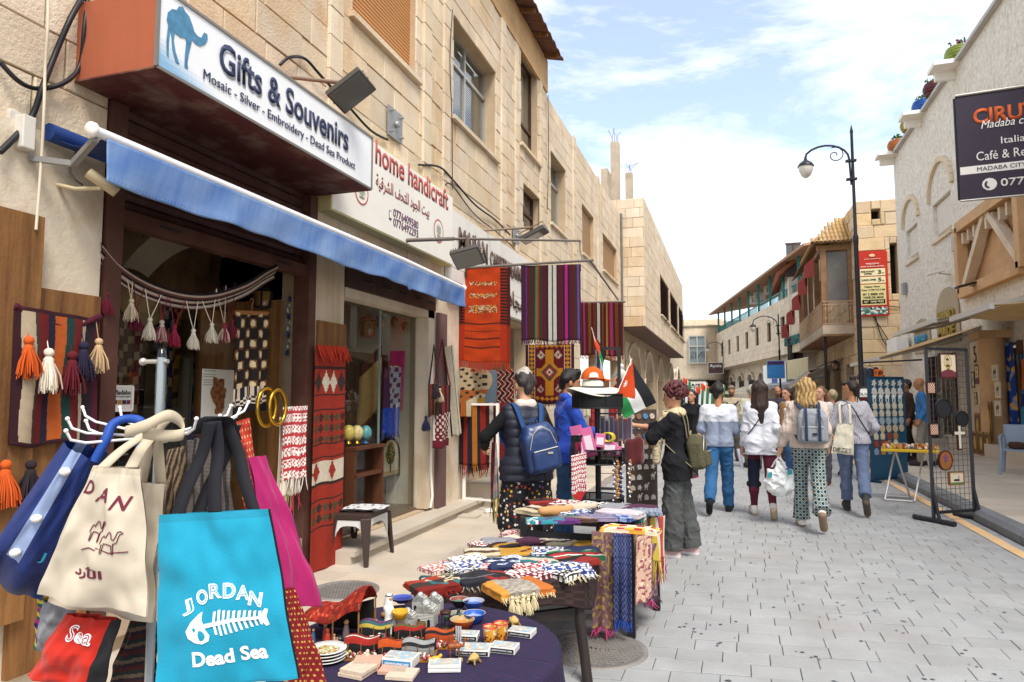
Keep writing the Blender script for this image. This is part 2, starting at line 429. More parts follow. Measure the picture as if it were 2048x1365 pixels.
# beyond the pavers one can tell apart the road goes on as one paved sheet
mfar=mat('paving_far','#9d9c9a',.8,bump=.3,bs=12,var=.12,vs=1.5)
g=B();g.add([(-3.6,yend+.02,-.002),(5.6,yend+.6,-.002),(9,140,-.002),(-14,140,-.002)],[(0,1,2,3)]);g.build('far_paving',mfar,street)
gs=B()
for i in range(130):
 x,y=random.gauss(.4,.9),random.uniform(3.2,9);
 for _ in range(random.choice((1,1,2,3))):
  r=random.uniform(.006,.014);cx,cy=x+random.gauss(0,.03),y+random.gauss(0,.02)
  if XA<cx<2.5:gs.add([(cx+r*(1+.3*math.sin(3*a+i))*math.cos(a),cy+r*math.sin(a)*.8,.0045)for a in[k*math.pi/4 for k in range(8)]],[tuple(range(8))])
gs.build('gum_spot',mat('gum','#55565c',.9),street,kind='stuff')
# painted edge line
line=B();rnd=random.Random(3)
for i in range(60):
 y0=5+i*.45;
 line.add([(2.60+rnd.uniform(-.008,.008),y0,.0065),(2.725+rnd.uniform(-.008,.008),y0,.0065),(2.725,y0+.445,.0065),(2.60,y0+.445,.0065)],[(0,1,2,3)])
lm=line.build('edge_line',mat('line_paint','#dcb582',.8,var=.12,vs=6,dirt=.75,dc='#b9b7b2',ds=4),street)
# left pavement: long pale slabs, and a dark band along its edge
pavL=empty('pavement_left',kind='structure');quads=[];bq=[]
for y in[i*.30 for i in range(-3,86)]:
 xs=-3.95;off=rnd.uniform(0,.5)
 while xs<-2.24:
  w=rnd.uniform(.45,.8);x1=min(xs+w,-2.235)
  if x1-xs>.06:quads.append([(xs+.002,y+.002,-.03),(x1-.002,y+.002,-.03),(x1-.002,y+.298,-.03),(xs+.002,y+.298,-.03)])
  xs=x1
for i in range(-2,70):bq.append([(-2.23,i*.4+.003,-.03),(-2.065,i*.4+.003,-.03),(-2.065,i*.4+.397,-.03),(-2.23,i*.4+.397,-.03)])
pieces(quads,(0,0,1),M_slab,pavL,'slab',220,d=.03,ch=.003,jit=.0012)
pieces(bq,(0,0,1),M_band,pavL,'band_stone',60,d=.031,ch=.003,jit=.001)
# right pavement: raised slabs and bevelled dark kerb stones
XR=6.3
pavR=empty('pavement_right',kind='structure');quads=[]
for y in[i*.5 for i in range(8,66)]:
 xs=3.03
 while xs<XR+.4:
  w=rnd.uniform(.5,.9);x1=min(xs+w,XR+.41);quads.append([(xs+.002,y+.002,.10),(x1-.002,y+.002,.10),(x1-.002,y+.498,.10),(xs+.002,y+.498,.10)]);xs=x1
pieces(quads,(0,0,1),M_slab,pavR,'slab',160,d=.04,ch=.003,jit=.001)
bb=B();bb.box((4.87,18.5,.045),(3.68,29.5,.10));bb.build('bedding',M_joint,pavR)
kb=B();prof=[(2.845,0),(2.845,.085),(2.895,.135),(3.025,.14),(3.025,0)]
vs=[(x,y,z)for y in(.004,.496)for x,z in prof]
kb.add(vs,[(0,1,6,5),(1,2,7,6),(2,3,8,7),(3,4,9,8),(4,3,2,1,0),(5,6,7,8,9)]);kme=kb.mesh('kerb_stone');kme.materials.append(M_kerb)
for i in range(8,66):
 o=link('kerb_stone',kme,None,pavR);o.location=(rnd.uniform(-.003,.003),i*.5,rnd.uniform(-.004,.002))
 # manhole covers
def manhole(p,r,label):
 t=empty('manhole_cover',p,0,label,'manhole');mi=mat('cast_iron','#8a8580',.6,bump=.4,bs=60,var=.2,vs=8,metal=.25)
 b=B();b.lathe([(r,-.02),(r,.006),(r*.9,.008),(r*.88,.002),(0,.002)],n=40);b.build('frame',mi,t)
 s=B();k=5 if r<.3 else 6
 for i in range(-9,10):
  for j in range(-9,10):
   x,y=i*r*.098,j*r*.098
   if math.hypot(x,y)<r*.82 and not(abs(j)<1 and abs(i)<4):s.box((x+(j%2)*r*.049,y,.004),(r*.075,r*.06,.012))
 s.build('tread_pattern',mi,t,kind='stuff')
 if r>.3:text('SEWER',V((-r*.3,-r*.07,.004)),(1,0,0),(0,1,0),r*.6,r*.13,mi,t,'lettering',.006)
 return t
manhole(onZ(690,1181,.004),.27,'round cast iron manhole cover in the pale pavement by the plastic stool')
manhole(onZ(1193,1300,.004),.31,'round iron manhole cover in the road under the tables')
# ================================================================ BUILDINGS
XL=-3.61
uL,nL=V((0,1,0)),V((1,0,0));OL=V((XL,0,0))
def hX(lb,rt,x=XL):
 a,b=onX(*lb,x),onX(*rt,x);return(a.y,b.y,a.z,b.z)
M_lime=mat('limestone','#d8c6ab',.85,bump=.9,bs=45,var=.13,vs=2.2,dirt=.6,dc='#bb8f5c',ds=1.3,rnd=.13,streak=.3)
M_lime2=mat('limestone_pale','#d9c8ae',.85,bump=.5,bs=45,var=.12,vs=2,dirt=.4,dc='#b08c62',ds=1.5,rnd=.09,streak=.35)
M_mort=mat('mortar','#b7a184',.95,bump=.5,bs=60,var=.15,vs=4)
M_rend=mat('render','#d6c8b2',.9,bump=.5,bs=30,var=.14,vs=2.5,dirt=.6,dc='#a98a63',ds=1.6,streak=.6)
M_brown=mat('brown_metal','#54352c',.5,bump=.15,bs=30,var=.2,vs=3,dirt=.3,dc='#7b6353',ds=3)
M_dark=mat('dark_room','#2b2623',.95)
M_glass=mat('pane_glass','#dfe9ec',.03,trans=1,spec=.5)
M_frame_al=mat('aluminium','#b9b4ab',.4,metal=.6)
M_wood=mat('board_wood','#94683c',.7,bump=.35,bs=25,var=.25,vs=1.5,grain=.85,dc='#4d2e17')
M_black=mat('black_metal','#1d1d20',.45)
M_white=mat('white_paint','#eeeae2',.6,var=.05,dirt=.12)
M_conc=mat('concrete','#b7a791',.95,bump=.6,bs=30,var=.15,vs=3,dirt=.3)
def window_glass(parent,x,h,frame_m,nu=2,split=.72,inset=.16,blinds=True,sgn=1):
 """aluminium sliding window set back in its opening"""
 a,b,c,d=h;xx=x-inset*sgn
 w=empty('window',parent=parent);f=B();t=.05
 for(p,q)in(((a,c),(b,c)),((a,d),(b,d)),((a,c),(a,d)),((b,c),(b,d))):
  f.bar((xx,p[0],p[1]),(xx,q[0],q[1]),t,t)
 zs=c+(d-c)*split;f.bar((xx,a,zs),(xx,b,zs),t,t)
 for i in range(1,nu):y=a+(b-a)*i/nu;f.bar((xx+.004,y,c),(xx+.004,y,d),t*.9,t)
 f.build('frame',frame_m,w)
 for i in range(nu):
  for(z0,z1)in((c,zs),(zs,d)):
   y0,y1=a+(b-a)*i/nu+.02,a+(b-a)*(i+1)/nu-.02;p=B();p.box((xx-.01*sgn,(y0+y1)/2,(z0+z1)/2),(.006,y1-y0,z1-z0-.04));p.build('pane',M_glass,w)
 if blinds:
  s=B();z=c+.03
  while z<d:s.box((xx-.10*sgn,(a+b)/2,z),(.03,b-a-.02,.004),rot=Matrix.Rotation(.6,3,'Y'));z+=.04
  s.build('blind',mat('blind','#d8d6cc',.7),w,kind='stuff')
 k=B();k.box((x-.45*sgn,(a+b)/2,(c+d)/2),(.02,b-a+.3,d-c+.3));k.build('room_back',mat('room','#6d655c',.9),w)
def shutter(parent,x,h,m,inset=.1,pitch=.045,sgn=1):
 a,b,c,d=h;s=empty('roller_shutter',parent=parent);z=c;me=None
 n=int((d-c)/pitch);pr=B()
 pr.add([(0,a,0),(0,b,0),(.012*sgn,b,pitch*.3),(.012*sgn,b,pitch*.8),(0,b,pitch*.97),(.012*sgn,a,pitch*.3),(.012*sgn,a,pitch*.8),(0,a,pitch*.97)],[(0,1,2,5),(5,2,3,6),(6,3,4,7)])
 me=pr.mesh('slat');me.materials.append(m)
 for i in range(n):
  o=link('slat',me,None,s);o.location=(x-inset*sgn,0,c+i*pitch)
 k=B();k.box((x-(inset+.02)*sgn,(a+b)/2,(c+d)/2),(.01,b-a,d-c));k.build('backing',m,s)
def sill(parent,x,h,m,out=.05,th=.06,sgn=1):
 a,b,c,d=h;s=B();s.box((x+(out-.12)*sgn/1,(a+b)/2,c-th/2+.004),(.3,b-a+.16,th));s.build('sill',m,parent)
 # ---- building with the gift shops
A=empty('shop_building',(XL,7,0),0,'tall limestone shop building with brown corrugated eave and orange roller shutter','building')
A.location=(0,0,0)
shop1=(3.12,5.30,.10,3.38);shop2=(5.83,7.95,.14,2.98);shop3=(9.15,12.4,.32,2.8)
wsh=(5.9,7.38,5.43,7.3);w2=(8.57,10.4,5.42,6.9);w3=hX((1040,287),(1074,150));w4=hX((1045,452),(1078,400))
holesA=[shop1,shop2,shop3,wsh,w2,w3,w4]
AE=13.75
cs=courses(0,AE,3.0,8.0,[h for h in holesA],.29,.35,.7,seed=4)
facade(A,OL,uL,nL,0,AE,0,8.72,holesA,M_lime,M_mort,st=False)
v=V((0,0,1))
pieces([[OL+uL*a+v*c,OL+uL*b+v*c,OL+uL*b+v*d,OL+uL*a+v*d]for a,b,c,d in cs],nL,M_lime,A,'stone_block',300,d=.022,ch=.007,jit=.006)
# plain rendered ground floor piers and the plain band below the eave
b=B()
for(a,c)in((0,3.10),(5.32,5.81),(7.97,9.13),(12.42,AE)):b=B();b.box((XL+.012,(a+c)/2,1.5),(.05,c-a,3.0));b.build('pier',M_rend,A)
b=B();b.box((XL+.012,AE/2,8.36),(.06,AE,.70));b.build('upper_band',mat('ochre_render','#c9a373',.9,bump=.3,var=.1,dirt=.3),A)
# raised vertical stone strips between the windows
q=[]
for(a,c)in((2.2,2.4),(5.45,5.68),(7.55,7.78),(8.18,8.4),(10.62,10.86),(11.42,11.62),(13.1,13.3)):
 z=4.1
 while z<7.9:
  h=rnd.uniform(.26,.34);q.append([(XL+.02,a,z),(XL+.02,c,z),(XL+.02,c,min(z+h,8)-.006),(XL+.02,a,min(z+h,8)-.006)]);z+=h
pieces(q,nL,M_lime2,A,'strip_stone',100,d=.035,ch=.006,jit=.004)
shutter(A,XL,wsh,mat('orange_shutter','#c08a55',.6,var=.08),.08);sill(A,XL,wsh,M_lime)
window_glass(A,XL,w2,M_frame_al,2,.70,.2);sill(A,XL,w2,M_lime2)
window_glass(A,XL,w3,M_brown,1,.32,.15,False);sill(A,XL,w3,M_lime2);window_glass(A,XL,w4,M_brown,1,.5,.15,False)
# corrugated eave
e=B();n=90
for k in range(n):
 y0,y1=6+k*(AE+.05-6)/n,6+(k+1)*(AE+.05-6)/n;z0,z1=.025*math.sin(k*1.57),.025*math.sin((k+1)*1.57)
 e.add([(XL+.38,y0,8.70+z0),(XL+.38,y1,8.70+z1),(XL-3,y1,9.5+z1),(XL-3,y0,9.5+z0)],[(0,1,2,3)])
ev=e.build('eave',mat('rust_sheet','#6f4a3b',.7,bump=.3,var=.25,dirt=.4),A,thick=.02)
e=B()
for k in range(9):e.bar((XL-.1,6.3+k*.9,8.74),(XL+.34,6.3+k*.9,8.66),.06,.08)
e.build('rafters',M_wood,A)
b=B();b.box((XL-4,AE/2,4.3),(7.4,AE-.02,.2));b.box((XL-4,AE-.12,4.3),(7.4,.2,8.4));b.build('inner_floor',M_conc,A)
# ---- second building
Bd=empty('low_parapet_building',(0,0,0),0,'limestone building with tan shutters and bare concrete columns on its flat roof','building')
BE=24.1
wb1=hX((1099,445),(1130,352));wb1=(14.05,15.5,5.25,6.85);sb1=(17.35,19.0,5.25,6.58);sb2=(20.45,23.2,5.35,6.5);wb0=(14.2,15.2,3.4,4.5)
gsh=[(14.3,16.3,.15,2.7),(17.0,19.6,.15,2.7),(20.3,23.4,.15,2.7)]
holesB=[wb1,sb1,sb2]+gsh
facade(Bd,OL,uL,nL,AE+.02,BE,0,7.95,holesB,M_lime2,M_mort,blocks=(.3,.45,.9),limit=240,d=.02,jit=.004,seed=9)
window_glass(Bd,XL,wb1,M_frame_al,2,.7,.2);sill(Bd,XL,wb1,M_lime2)
tan=mat('tan_shutter','#b3916a',.6,var=.08)
shutter(Bd,XL,sb1,tan,.1,.06);shutter(Bd,XL,sb2,tan,.1,.06);sill(Bd,XL,sb1,M_lime2);sill(Bd,XL,sb2,M_lime2)
q=[]
for(a,c)in((16.2,16.5),(19.5,19.8)):
 for k in range(16):q.append([(XL+.018,a,3.2+k*.3),(XL+.018,c,3.2+k*.3),(XL+.018,c,3.494+k*.3),(XL+.018,a,3.494+k*.3)])
pieces(q,nL,M_lime2,Bd,'strip_stone',40,d=.04,ch=.006,jit=.004)
b=B();b.box((XL-4,(AE+BE)/2,7.4),(7.5,BE-AE-.1,.2));b.box((XL-2,(AE+BE)/2,3.1),(3,BE-AE-.1,.2));b.box((XL-3.5,(AE+BE)/2,1.5),(.1,BE-AE-.1,3));b.build('floor_slab',M_conc,Bd)
def column(pt,pb,w,label_part,X=-5.0):
 a,c=onX(*pb,X),onX(*pt,X);t=B();t.box((X,a.y,(a.z+c.z)/2-.3),(w,w,c.z-a.z+.6));o=t.build('column',M_conc,Bd,bevel=.01)
 r=B()
 for i in range(5):
  x0,y0=X+random.uniform(-w,w)*.4,a.y+random.uniform(-w,w)*.4;r.tube([(x0,y0,c.z-.1),(x0+random.gauss(0,.06),y0+random.gauss(0,.06),c.z+.3),(x0+random.gauss(0,.35)*(i<3),y0+random.gauss(0,.3)*(i<3),c.z+random.uniform(.5,.8))],.011,5)
 r.build('rebar',mat('rust','#5a4438',.8),o)
column((1228,282),(1232,440),.40,'tall');column((1257,345),(1259,405),.38,'short')
hb=B();p=onX(1213,362,-5.2)
for i in range(4):
 for j in range(5):
  c0=V((-5.2,p.y-.5+j*.23,p.z-.35+i*.21))
  for(dy,dz,sy,sz)in((0,.095,.21,.02),(0,-.095,.21,.02),(-.1,0,.02,.2),(.1,0,.02,.2),(0,0,.02,.18)):hb.box(c0+V((0,dy,dz)),(.3,sy,sz))
hb.build('hollow_blocks',M_conc,Bd)
b=B();b.box((-5.2,p.y,p.z-.95),(.4,1.6,1.0));b.build('block_wall',M_conc,Bd)
# ---- building with the jettied upper floor
XJ=-2.78
Cb=empty('jettied_stone_house',(0,0,0),0,'limestone house whose upper floor juts out over the arches, dark louvred windows','building')
CE=45.0;z0,z1=3.95,8.55
lou=[hX(a,c,XJ)for a,c in(((1320,597),(1327,503)),((1328,606),(1336,518)),((1340,622),(1346,542)),((1347,630),(1354,555)),((1357,645),(1361,573)),((1362,652),(1367,583)))]
zl0,zl1=5.0,6.75;lou=[(a,b_,zl0,zl1)for a,b_,_,_ in lou]
facade(Cb,V((XJ,0,0)),uL,nL,BE+.04,CE,z0,z1,lou,M_lime2,M_mort,blocks=(.36,.5,.9),limit=200,d=.02,seed=21)
facade(Cb,V((-9,BE+.03,0)),V((1,0,0)),V((0,-1,0)),0,9+XJ,z0,z1,[],M_lime,M_mort,th=.3,blocks=(.36,.5,.95),limit=160,d=.03,ch=.012,jit=.01,seed=22)
lm=mat('louvre','#5b3a35',.7)
for h in lou:
 a,b_,c,d=h;w=empty('louvred_window',parent=Cb);k=B();k.box((XJ-.12,(a+b_)/2,(c+d)/2),(.02,b_-a,d-c));k.build('backing',M_dark,w)
 s=B();z=c+.05
 while z<d:s.box((XJ-.04,(a+b_)/2,z),(.09,b_-a-.04,.015),rot=Matrix.Rotation(.7,3,'Y'));z+=.1
 s.build('louvre',lm,w,kind='stuff');sill(w,XJ,h,M_lime2,.08)
so=B();y=BE+.06
while y<CE:so.box(((XJ+XL)/2-.02,y+.11,z0-.03),(XJ-XL+.1,.20,.05));y+=.22
so.build('soffit_board',mat('soffit','#6b564b',.8,var=.25,vs=3,rnd=.15),Cb)
arch=[]
for(pl,pr,top)in((1251,1281,694),(1289,1306,711),(1314,1326,724),(1337,1347,738),(1353,1359,750)):
 a,c=onX(pl,760,XL),onX(pr,760,XL);arch.append((a.y,c.y))
ah=[(a,c,.15,3.5)for a,c in arch]
facade(Cb,OL,uL,nL,BE+.02,CE,0,3.94,ah,M_lime2,M_mort,st=False)
for i,(a,c)in enumerate(arch):
 w=empty('arched_opening',parent=Cb);sp=B();n=12;m=(a+c)/2;r=(c-a)/2;zs=3.45-r*.62-.1
 pts=[(m-r*math.cos(math.pi*k/n),zs+math.sin(math.pi*k/n)*(3.45-zs))for k in range(n+1)]
 for k in range(n):
  (ya,za),(yb,zb)=pts[k],pts[k+1];sp.add([(XL+.01,ya,za),(XL+.01,yb,zb),(XL+.01,yb,3.52),(XL+.01,ya,3.52),(XL-.3,ya,za),(XL-.3,yb,zb)],[(0,1,2,3),(0,4,5,1)])
 sp.build('spandrel',M_lime2,w)
 vo=B()
 for k in range(n):
  (ya,za),(yb,zb)=pts[k],pts[k+1];f=1.16
  vo.box((XL+.03,(ya+yb)/2*1.0,(za+zb)/2+.06),(.08,math.hypot(yb-ya,zb-za)*.97,.16),rot=Matrix.Rotation(math.atan2(zb-za,yb-ya),3,'X'))
 vo.build('voussoir',M_lime2,w)
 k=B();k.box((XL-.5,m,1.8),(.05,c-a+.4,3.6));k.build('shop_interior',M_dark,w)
 d=B();d.box((XL-.28,m-r*.5,1.4),(.06,r*.9,2.5));d.build('door_leaf',M_wood,w)
 # ---- round-cornered building that closes the street
D=empty('corner_building',(0,0,0),0,'pale corner building at the far end of the street with a wide window bay','building')
def ringwall(b,cx,cy,rx,ry,za,zb,a0,a1,n=24):
 vs=[(cx+rx*math.cos(a),cy+ry*math.sin(a),z)for z in(za,zb)for a in[a0+(a1-a0)*k/n for k in range(n+1)]]
 b.add(vs,[(k,k+1,n+2+k,n+1+k)for k in range(n)])
pD0,pD1=onY(1366,700,78),onY(1428,700,78);cxD=(pD0 .x+pD1 .x)/2;rD=(pD1 .x-pD0 .x)/2
b=B();ringwall(b,cxD-.4,80.5,rD+1.5,3.0,3.3,9.0,R(180),R(360));b.box((cxD-3,86,5),(rD*2+8,8,10.6));b.build('wall',M_lime2,D)
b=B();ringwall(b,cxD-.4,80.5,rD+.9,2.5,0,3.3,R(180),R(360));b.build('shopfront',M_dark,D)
b=B();b.lathe([(1,9.0),(1.04,9.0),(1.04,9.25),(0,9.25)],(cxD-.4,80.5,0),32,sx=rD+1.5,sy=3.0);b.build('cornice',M_conc,D);b=B();b.lathe([(0,3.15),(1.03,3.15),(1.03,3.4),(1,3.4)],(cxD-.4,80.5,0),32,sx=rD+1.5,sy=3.0);b.build('cornice',M_conc,D)
wa,wb=onY(1379,727,77.2),onY(1410,672,77.2);w=empty('window',parent=D)
b=B();b.box(((wa.x+wb.x)/2,77.35,(wa.z+wb.z)/2),(wb.x-wa.x,.1,wb.z-wa.z));b.build('pane',mat('grey_glass','#7d8686',.15,spec=.6),w)
f=B()
for x in(wa.x,(wa.x+wb.x)/2,wb.x):f.box((x,77.25,(wa.z+wb.z)/2),(.12,.2,wb.z-wa.z+.1))
for z in(wa.z,wa.z+(wb.z-wa.z)*.62,wb.z):f.box(((wa.x+wb.x)/2,77.23,z),(wb.x-wa.x+.1,.2,.12))
f.build('frame',M_frame_al,w)
text('INIS',V((wb.x-.1,77.22,wa.z+.55)),(-1,0,0),(0,0,1),wb.x-wa.x-.25,.75,mat('green_letters','#3f5a55',.6),D)
# ---- long hotel
pn,pf=onT(1580,640,46),onT(1413,640,82);E0,E1=V((pf.x,pf.y,0)),V((pn.x,pn.y,0));uE=(E1-E0).normalized();LE=(E1-E0).length+6;nE=V((uE.y,-uE.x,0))
if nE.y>0:nE=-nE
def onE(px,py,off=0):
 d=ray(px,py);t=(E0+nE*off-O).dot(nE)/d.dot(nE);return O+d*t
def uvE(px,py):p=onE(px,py);return((p-E0).dot(uE),p.z)
E=empty('long_hotel',(0,0,0),0,'long pale stone hotel with a row of small windows and green balcony posts on top','building')
zt=uvE(1578,592)[1];zb=uvE(1586,706)[1];
wins=[]
for i,(px,py)in enumerate(((1426,713),(1444,708),(1459,703),(1476,697),(1494,690),(1514.5,682),(1538.5,674),(1566,663))):
 u_,z_=uvE(px,py);s=.55;wins.append((u_-s,u_+s,5.55,7.0))
facade(E,E0,uE,nE,-2,LE,zb,zt,wins,M_lime2,M_mort,blocks=(.45,.7,1.3),limit=150,d=.015,ch=.01,jit=.003,seed=31)
for(a,c,d0,d1)in wins:
 w=empty('window',parent=E);m_=(a+c)/2
 k=B();q_=[E0+uE*a-nE*.2+v*d0,E0+uE*c-nE*.2+v*d0,E0+uE*c-nE*.2+v*d1,E0+uE*a-nE*.2+v*d1];k.add(q_,[(0,1,2,3)]);k.build('pane',mat('dark_glass','#4b4a48',.1,spec=.6),w)
 f=B();
 for(p,r_)in((q_[0],q_[1]),(q_[1],q_[2]),(q_[2],q_[3]),(q_[3],q_[0]),((q_[0]+q_[1])/2,(q_[2]+q_[3])/2)):f.bar(p+nE*.04,r_+nE*.04,.08,.08)
 f.build('frame',M_brown,w)
a,c=uvE(1573,700),uvE(1592,690);
text('PILGRIMS',E0+uE*(uvE(1573,690)[0])+nE*.03+v*4.85,uE,v,uvE(1604,690)[0]-uvE(1573,690)[0],.62,mat('teal_letters','#2f6b68',.6),E,'lettering',.06)
b=B();T=[E0+uE*(-2)-nE*5,E0+uE*LE-nE*5]
b.add([T[0]+v*zt,T[1]+v*zt,T[1]+v*(zt+2.6),T[0]+v*(zt+2.6)],[(0,1,2,3)]);b.add([E0+uE*-2+v*zt,E0+uE*LE+v*zt,T[1]+v*zt,T[0]+v*zt],[(0,1,2,3)])
b.add([E0+uE*-2-nE*1.5,E0+uE*LE-nE*1.5,E0+uE*LE-nE*1.5+v*zb,E0+uE*-2-nE*1.5+v*zb],[(0,1,2,3)]);b.add([E0+uE*-2+v*(zb+.002),E0+uE*-2-nE*1.6+v*(zb+.002),E0+uE*LE-nE*1.6+v*(zb+.002),E0+uE*LE+v*(zb+.002)],[(0,1,2,3)])
b.build('rear_wall',M_rend,E)
rf=B();ov=.7
rf.add([E0+uE*6+nE*ov+v*(zt+2.2),E0+uE*LE+nE*ov+v*(zt+2.2),T[1]+v*(zt+3.2),T[0]+uE*8+v*(zt+3.2)],[(0,1,2,3)]);rf.build('balcony_roof',mat('roof_soffit','#b08a6c',.8,var=.1),E,thick=.15)
teal=mat('teal_post','#2f7d74',.5);s0=8
while s0<LE:
 p=B();p.box(E0+uE*s0-nE*.05+v*(zt+1.1),(.18,.18,2.25));p.build('balcony_post',teal,E);s0+=(LE-8)/9
r=B()
for s0 in[8+i*(LE-8)/9 for i in range(0,9)]:
 for k in range(8):r.bar(E0+uE*(s0+.4+k*.35)-nE*.1+v*zt,E0+uE*(s0+.4+k*.35)-nE*.1+v*(zt+.55),.05)
r.bar(E0+uE*8-nE*.1+v*(zt+.58),E0+uE*LE-nE*.1+v*(zt+.58),.07);r.build('balcony_rail',teal,E)
for px,py in((1541,581),(1519,594),(1511,601)):
 p=onE(px,py,-1.2);ac=B();ac.box(p,(1.0,.45,.75));o=ac.build('air_conditioner',M_white,E);fn=B();fn.lathe([(0,0),(.28,0),(.28,.02),(.24,.03),(.24,.01),(0,.012)],n=20,M=Matrix.Translation(p+nE*.28)@V((0,0,1)).rotation_difference(nE).to_matrix().to_4x4());fn.build('fan_grille',M_black,o)
 # ground floor arches, awnings and shop signs under the hotel
for i in range(9):
 s0=3+i*4.6;w=empty('arched_window',parent=E);c0=E0+uE*s0-nE*1.42
 b=B();pl=[(-1.1,0),(1.1,0),(1.1,1.0)]+[(1.1*math.cos(math.pi*k/8),1.0+.55*math.sin(math.pi*k/8))for k in range(1,8)]+[(-1.1,1.0)]
 b.prism(pl,c0+v*1.95,uE,v,.06);b.build('pane',mat('dark_glass'),w)
 b=B()
 for k in range(8):
  a0,a1=math.pi*k/8,math.pi*(k+1)/8;b.bar(c0+nE*.05+uE*(1.2*math.cos(a0))+v*(2.95+.66*math.sin(a0)),c0+nE*.05+uE*(1.2*math.cos(a1))+v*(2.95+.66*math.sin(a1)),.2,.22)
 b.build('voussoir',M_lime2,w)
def awning(parent_label,p0,p1,n,drop,out,m,name='shop_awning',lab=None):
 """sloping cloth on a light frame from wall line p0-p1 outwards along n"""
 t=empty(name,p0,0,lab or parent_label,'awning');p0,p1,n=V(p0),V(p1),V(n);d=p1-p0
 c=B();c.grid(lambda a,b_:d*a+n*(out*b_)+v*(-drop*b_-.06*math.sin(math.pi*b_)*(.6+.4*math.sin(a*9))),16,6);c.grid(lambda a,b_:d*a+n*(out+.004)+v*(-drop-.02-.22*b_),16,2);c.build('cloth',m,t,thick=.012)
 f=B();f.tube([n*out+v*(-drop),d+n*out+v*(-drop)],.035,8)
 for s_ in(.02,.5,.98):f.bar(d*s_+v*-.02,d*s_+n*out+v*(-drop-.03),.04,.05)
 f.build('frame',M_frame_al,t);return t
cream=mat('cream_cloth','#cfc0a5',.9,bump=.2,bs=20,var=.1)
awning('',E0+uE*20-nE*1.0+v*2.55,E0+uE*31-nE*1.0+v*2.55,nE,.7,2.6,cream,lab='long cream awning under the hotel windows')
awning('',E0+uE*33-nE*1.0+v*2.75,E0+uE*41-nE*1.0+v*2.75,nE,.55,2.4,mat('grey_cloth','#9a9a9c',.9,var=.1),lab='grey awning below the blue and white shop board')
def board(p,w,h,u_,m,label,cat='sign',th=.06,name='shop_sign',fm=None):
 """flat sign board with a frame; p is its lower left corner"""
 t=empty(name,p,0,label,cat);u_=V(u_).normalized();n=u_.cross(v)
 b=B();b.prism([(0,0),(w,0),(w,h),(0,h)],(0,0,0),u_,v,th);b.build('panel',m,t)
 f=B();e=n*.004
 for(a,c)in(((0,0),(w,0)),((w,0),(w,h)),((w,h),(0,h)),((0,h),(0,0))):f.bar(u_*a[0]+v*a[1]+e-n*th/2,u_*c[0]+v*c[1]+e-n*th/2,.018 if h<2 else.04,th+.012)
 f.build('frame',fm or M_frame_al,t);return t
p=onE(1527,772,.4);t=board(p,6.5,1.5,uE,M_white,'white board with a blue end hung above the grey awning');b=B();b.prism([(2.6,.02),(4.2,.02),(4.2,1.48),(2.6,1.48)],nE*.008,uE,v,.004);b.build('blue_panel',mat('royal_blue','#24519c',.6),t)
p=onE(1575,758,.5);t=board(p,4.6,1.15,uE,mat('tan_board','#cdbd8f',.7,var=.1),'tan shop board beside the blue and white one')
# ---- white house behind the balcony
Fh=empty('white_gable_house',(0,0,0),0,'white house with a brown tiled gable between the hotel and the wooden balcony','building')
YF=49;fa,fb=onY(1577,560,YF),onY(1660,470,YF);zf=11.2
b=B();b.box(((fa.x+fb.x)/2+2,YF+5,zf/2),(fb.x-fa.x+4,10,zf));
b.build('wall',mat('white_render','#d8cfc2',.9,bump=.3,var=.06,dirt=.25),Fh)
b=B();x0,x1,xm=fa.x-.7,fb.x+5,fb.x+1;zr=onY(1581,478,YF).z
b.add([(x0,YF-.6,zf-1.6),(xm,YF-.6,zr+1.0),(xm,YF+11,zr+1.0),(x0,YF+11,zf-1.6),(x1,YF-.6,zf-.4),(x1,YF+11,zf-.4)],[(0,1,2,3),(1,4,5,2)]);b.build('roof',mat('roof_tile_brown','#8f5238',.8,bump=.5,bs=8,var=.2),Fh,thick=.25)
for(px,py,w_,h_)in((1587,520,.45,2.2),(1594,700,.35,1.7),(1586,705,.35,1.7)):
 p=onY(px,py,YF);w=empty('window',parent=Fh);k=B();k.box((p.x,YF-.01,p.z),(w_*2,.1,h_));k.build('pane',mat('dark_glass'),w);f=B();f.box((p.x,YF-.05,p.z+h_/2),(w_*2+.1,.12,.1));f.box((p.x,YF-.05,p.z-h_/2),(w_*2+.1,.12,.1));f.box((p.x,YF-.05,p.z),(.08,.12,h_));f.build('frame',M_brown,w)
 # ---- old stone house with the wooden balcony
YH=33.0;XG=5.5
M_rough=mat('rough_stone','#ceb692',.95,bump=1.6,bs=14,var=.18,vs=2,dirt=.4,dc='#a97c4c',rnd=.14)
G=empty('old_stone_house',(0,0,0),0,'old rough stone house carrying the wooden balcony, red menu board on its wall','building')
hh=onY(1790,398,YH).z;sx0,sx1=onY(1786,500,YH).x,0
hole_g=(onY(1783,590,YH).x-XG,onY(1798,590,YH).x-XG,onY(1790,588,YH).z,onY(1790,487,YH).z)
facade(G,V((XG,YH,0)),V((1,0,0)),V((0,-1,0)),0,4.0,0,hh,[hole_g,(.62,.98,hh-.85,hh-.4)],M_rough,M_mort,th=.5,blocks=(.55,.6,1.3),limit=120,d=.05,ch=.03,jit=.025,seed=41)
facade(G,V((XG,YH+.06,0)),V((0,1,0)),V((-1,0,0)),0,16,0,hh,[(1.5,4,.1,3.0),(5.5,8,.1,3.0),(9.5,12,.1,3)],M_rough,M_mort,th=.5,blocks=(.55,.6,1.3),limit=60,d=.05,ch=.03,jit=.02,seed=42)
b=B();b.box((XG+2.6,YH+8,hh/2-.2),(4,15,hh-.4));b.box((XG+.6,YH+8,1.6),(.1,15,3.2));b.build('core',M_dark,G)
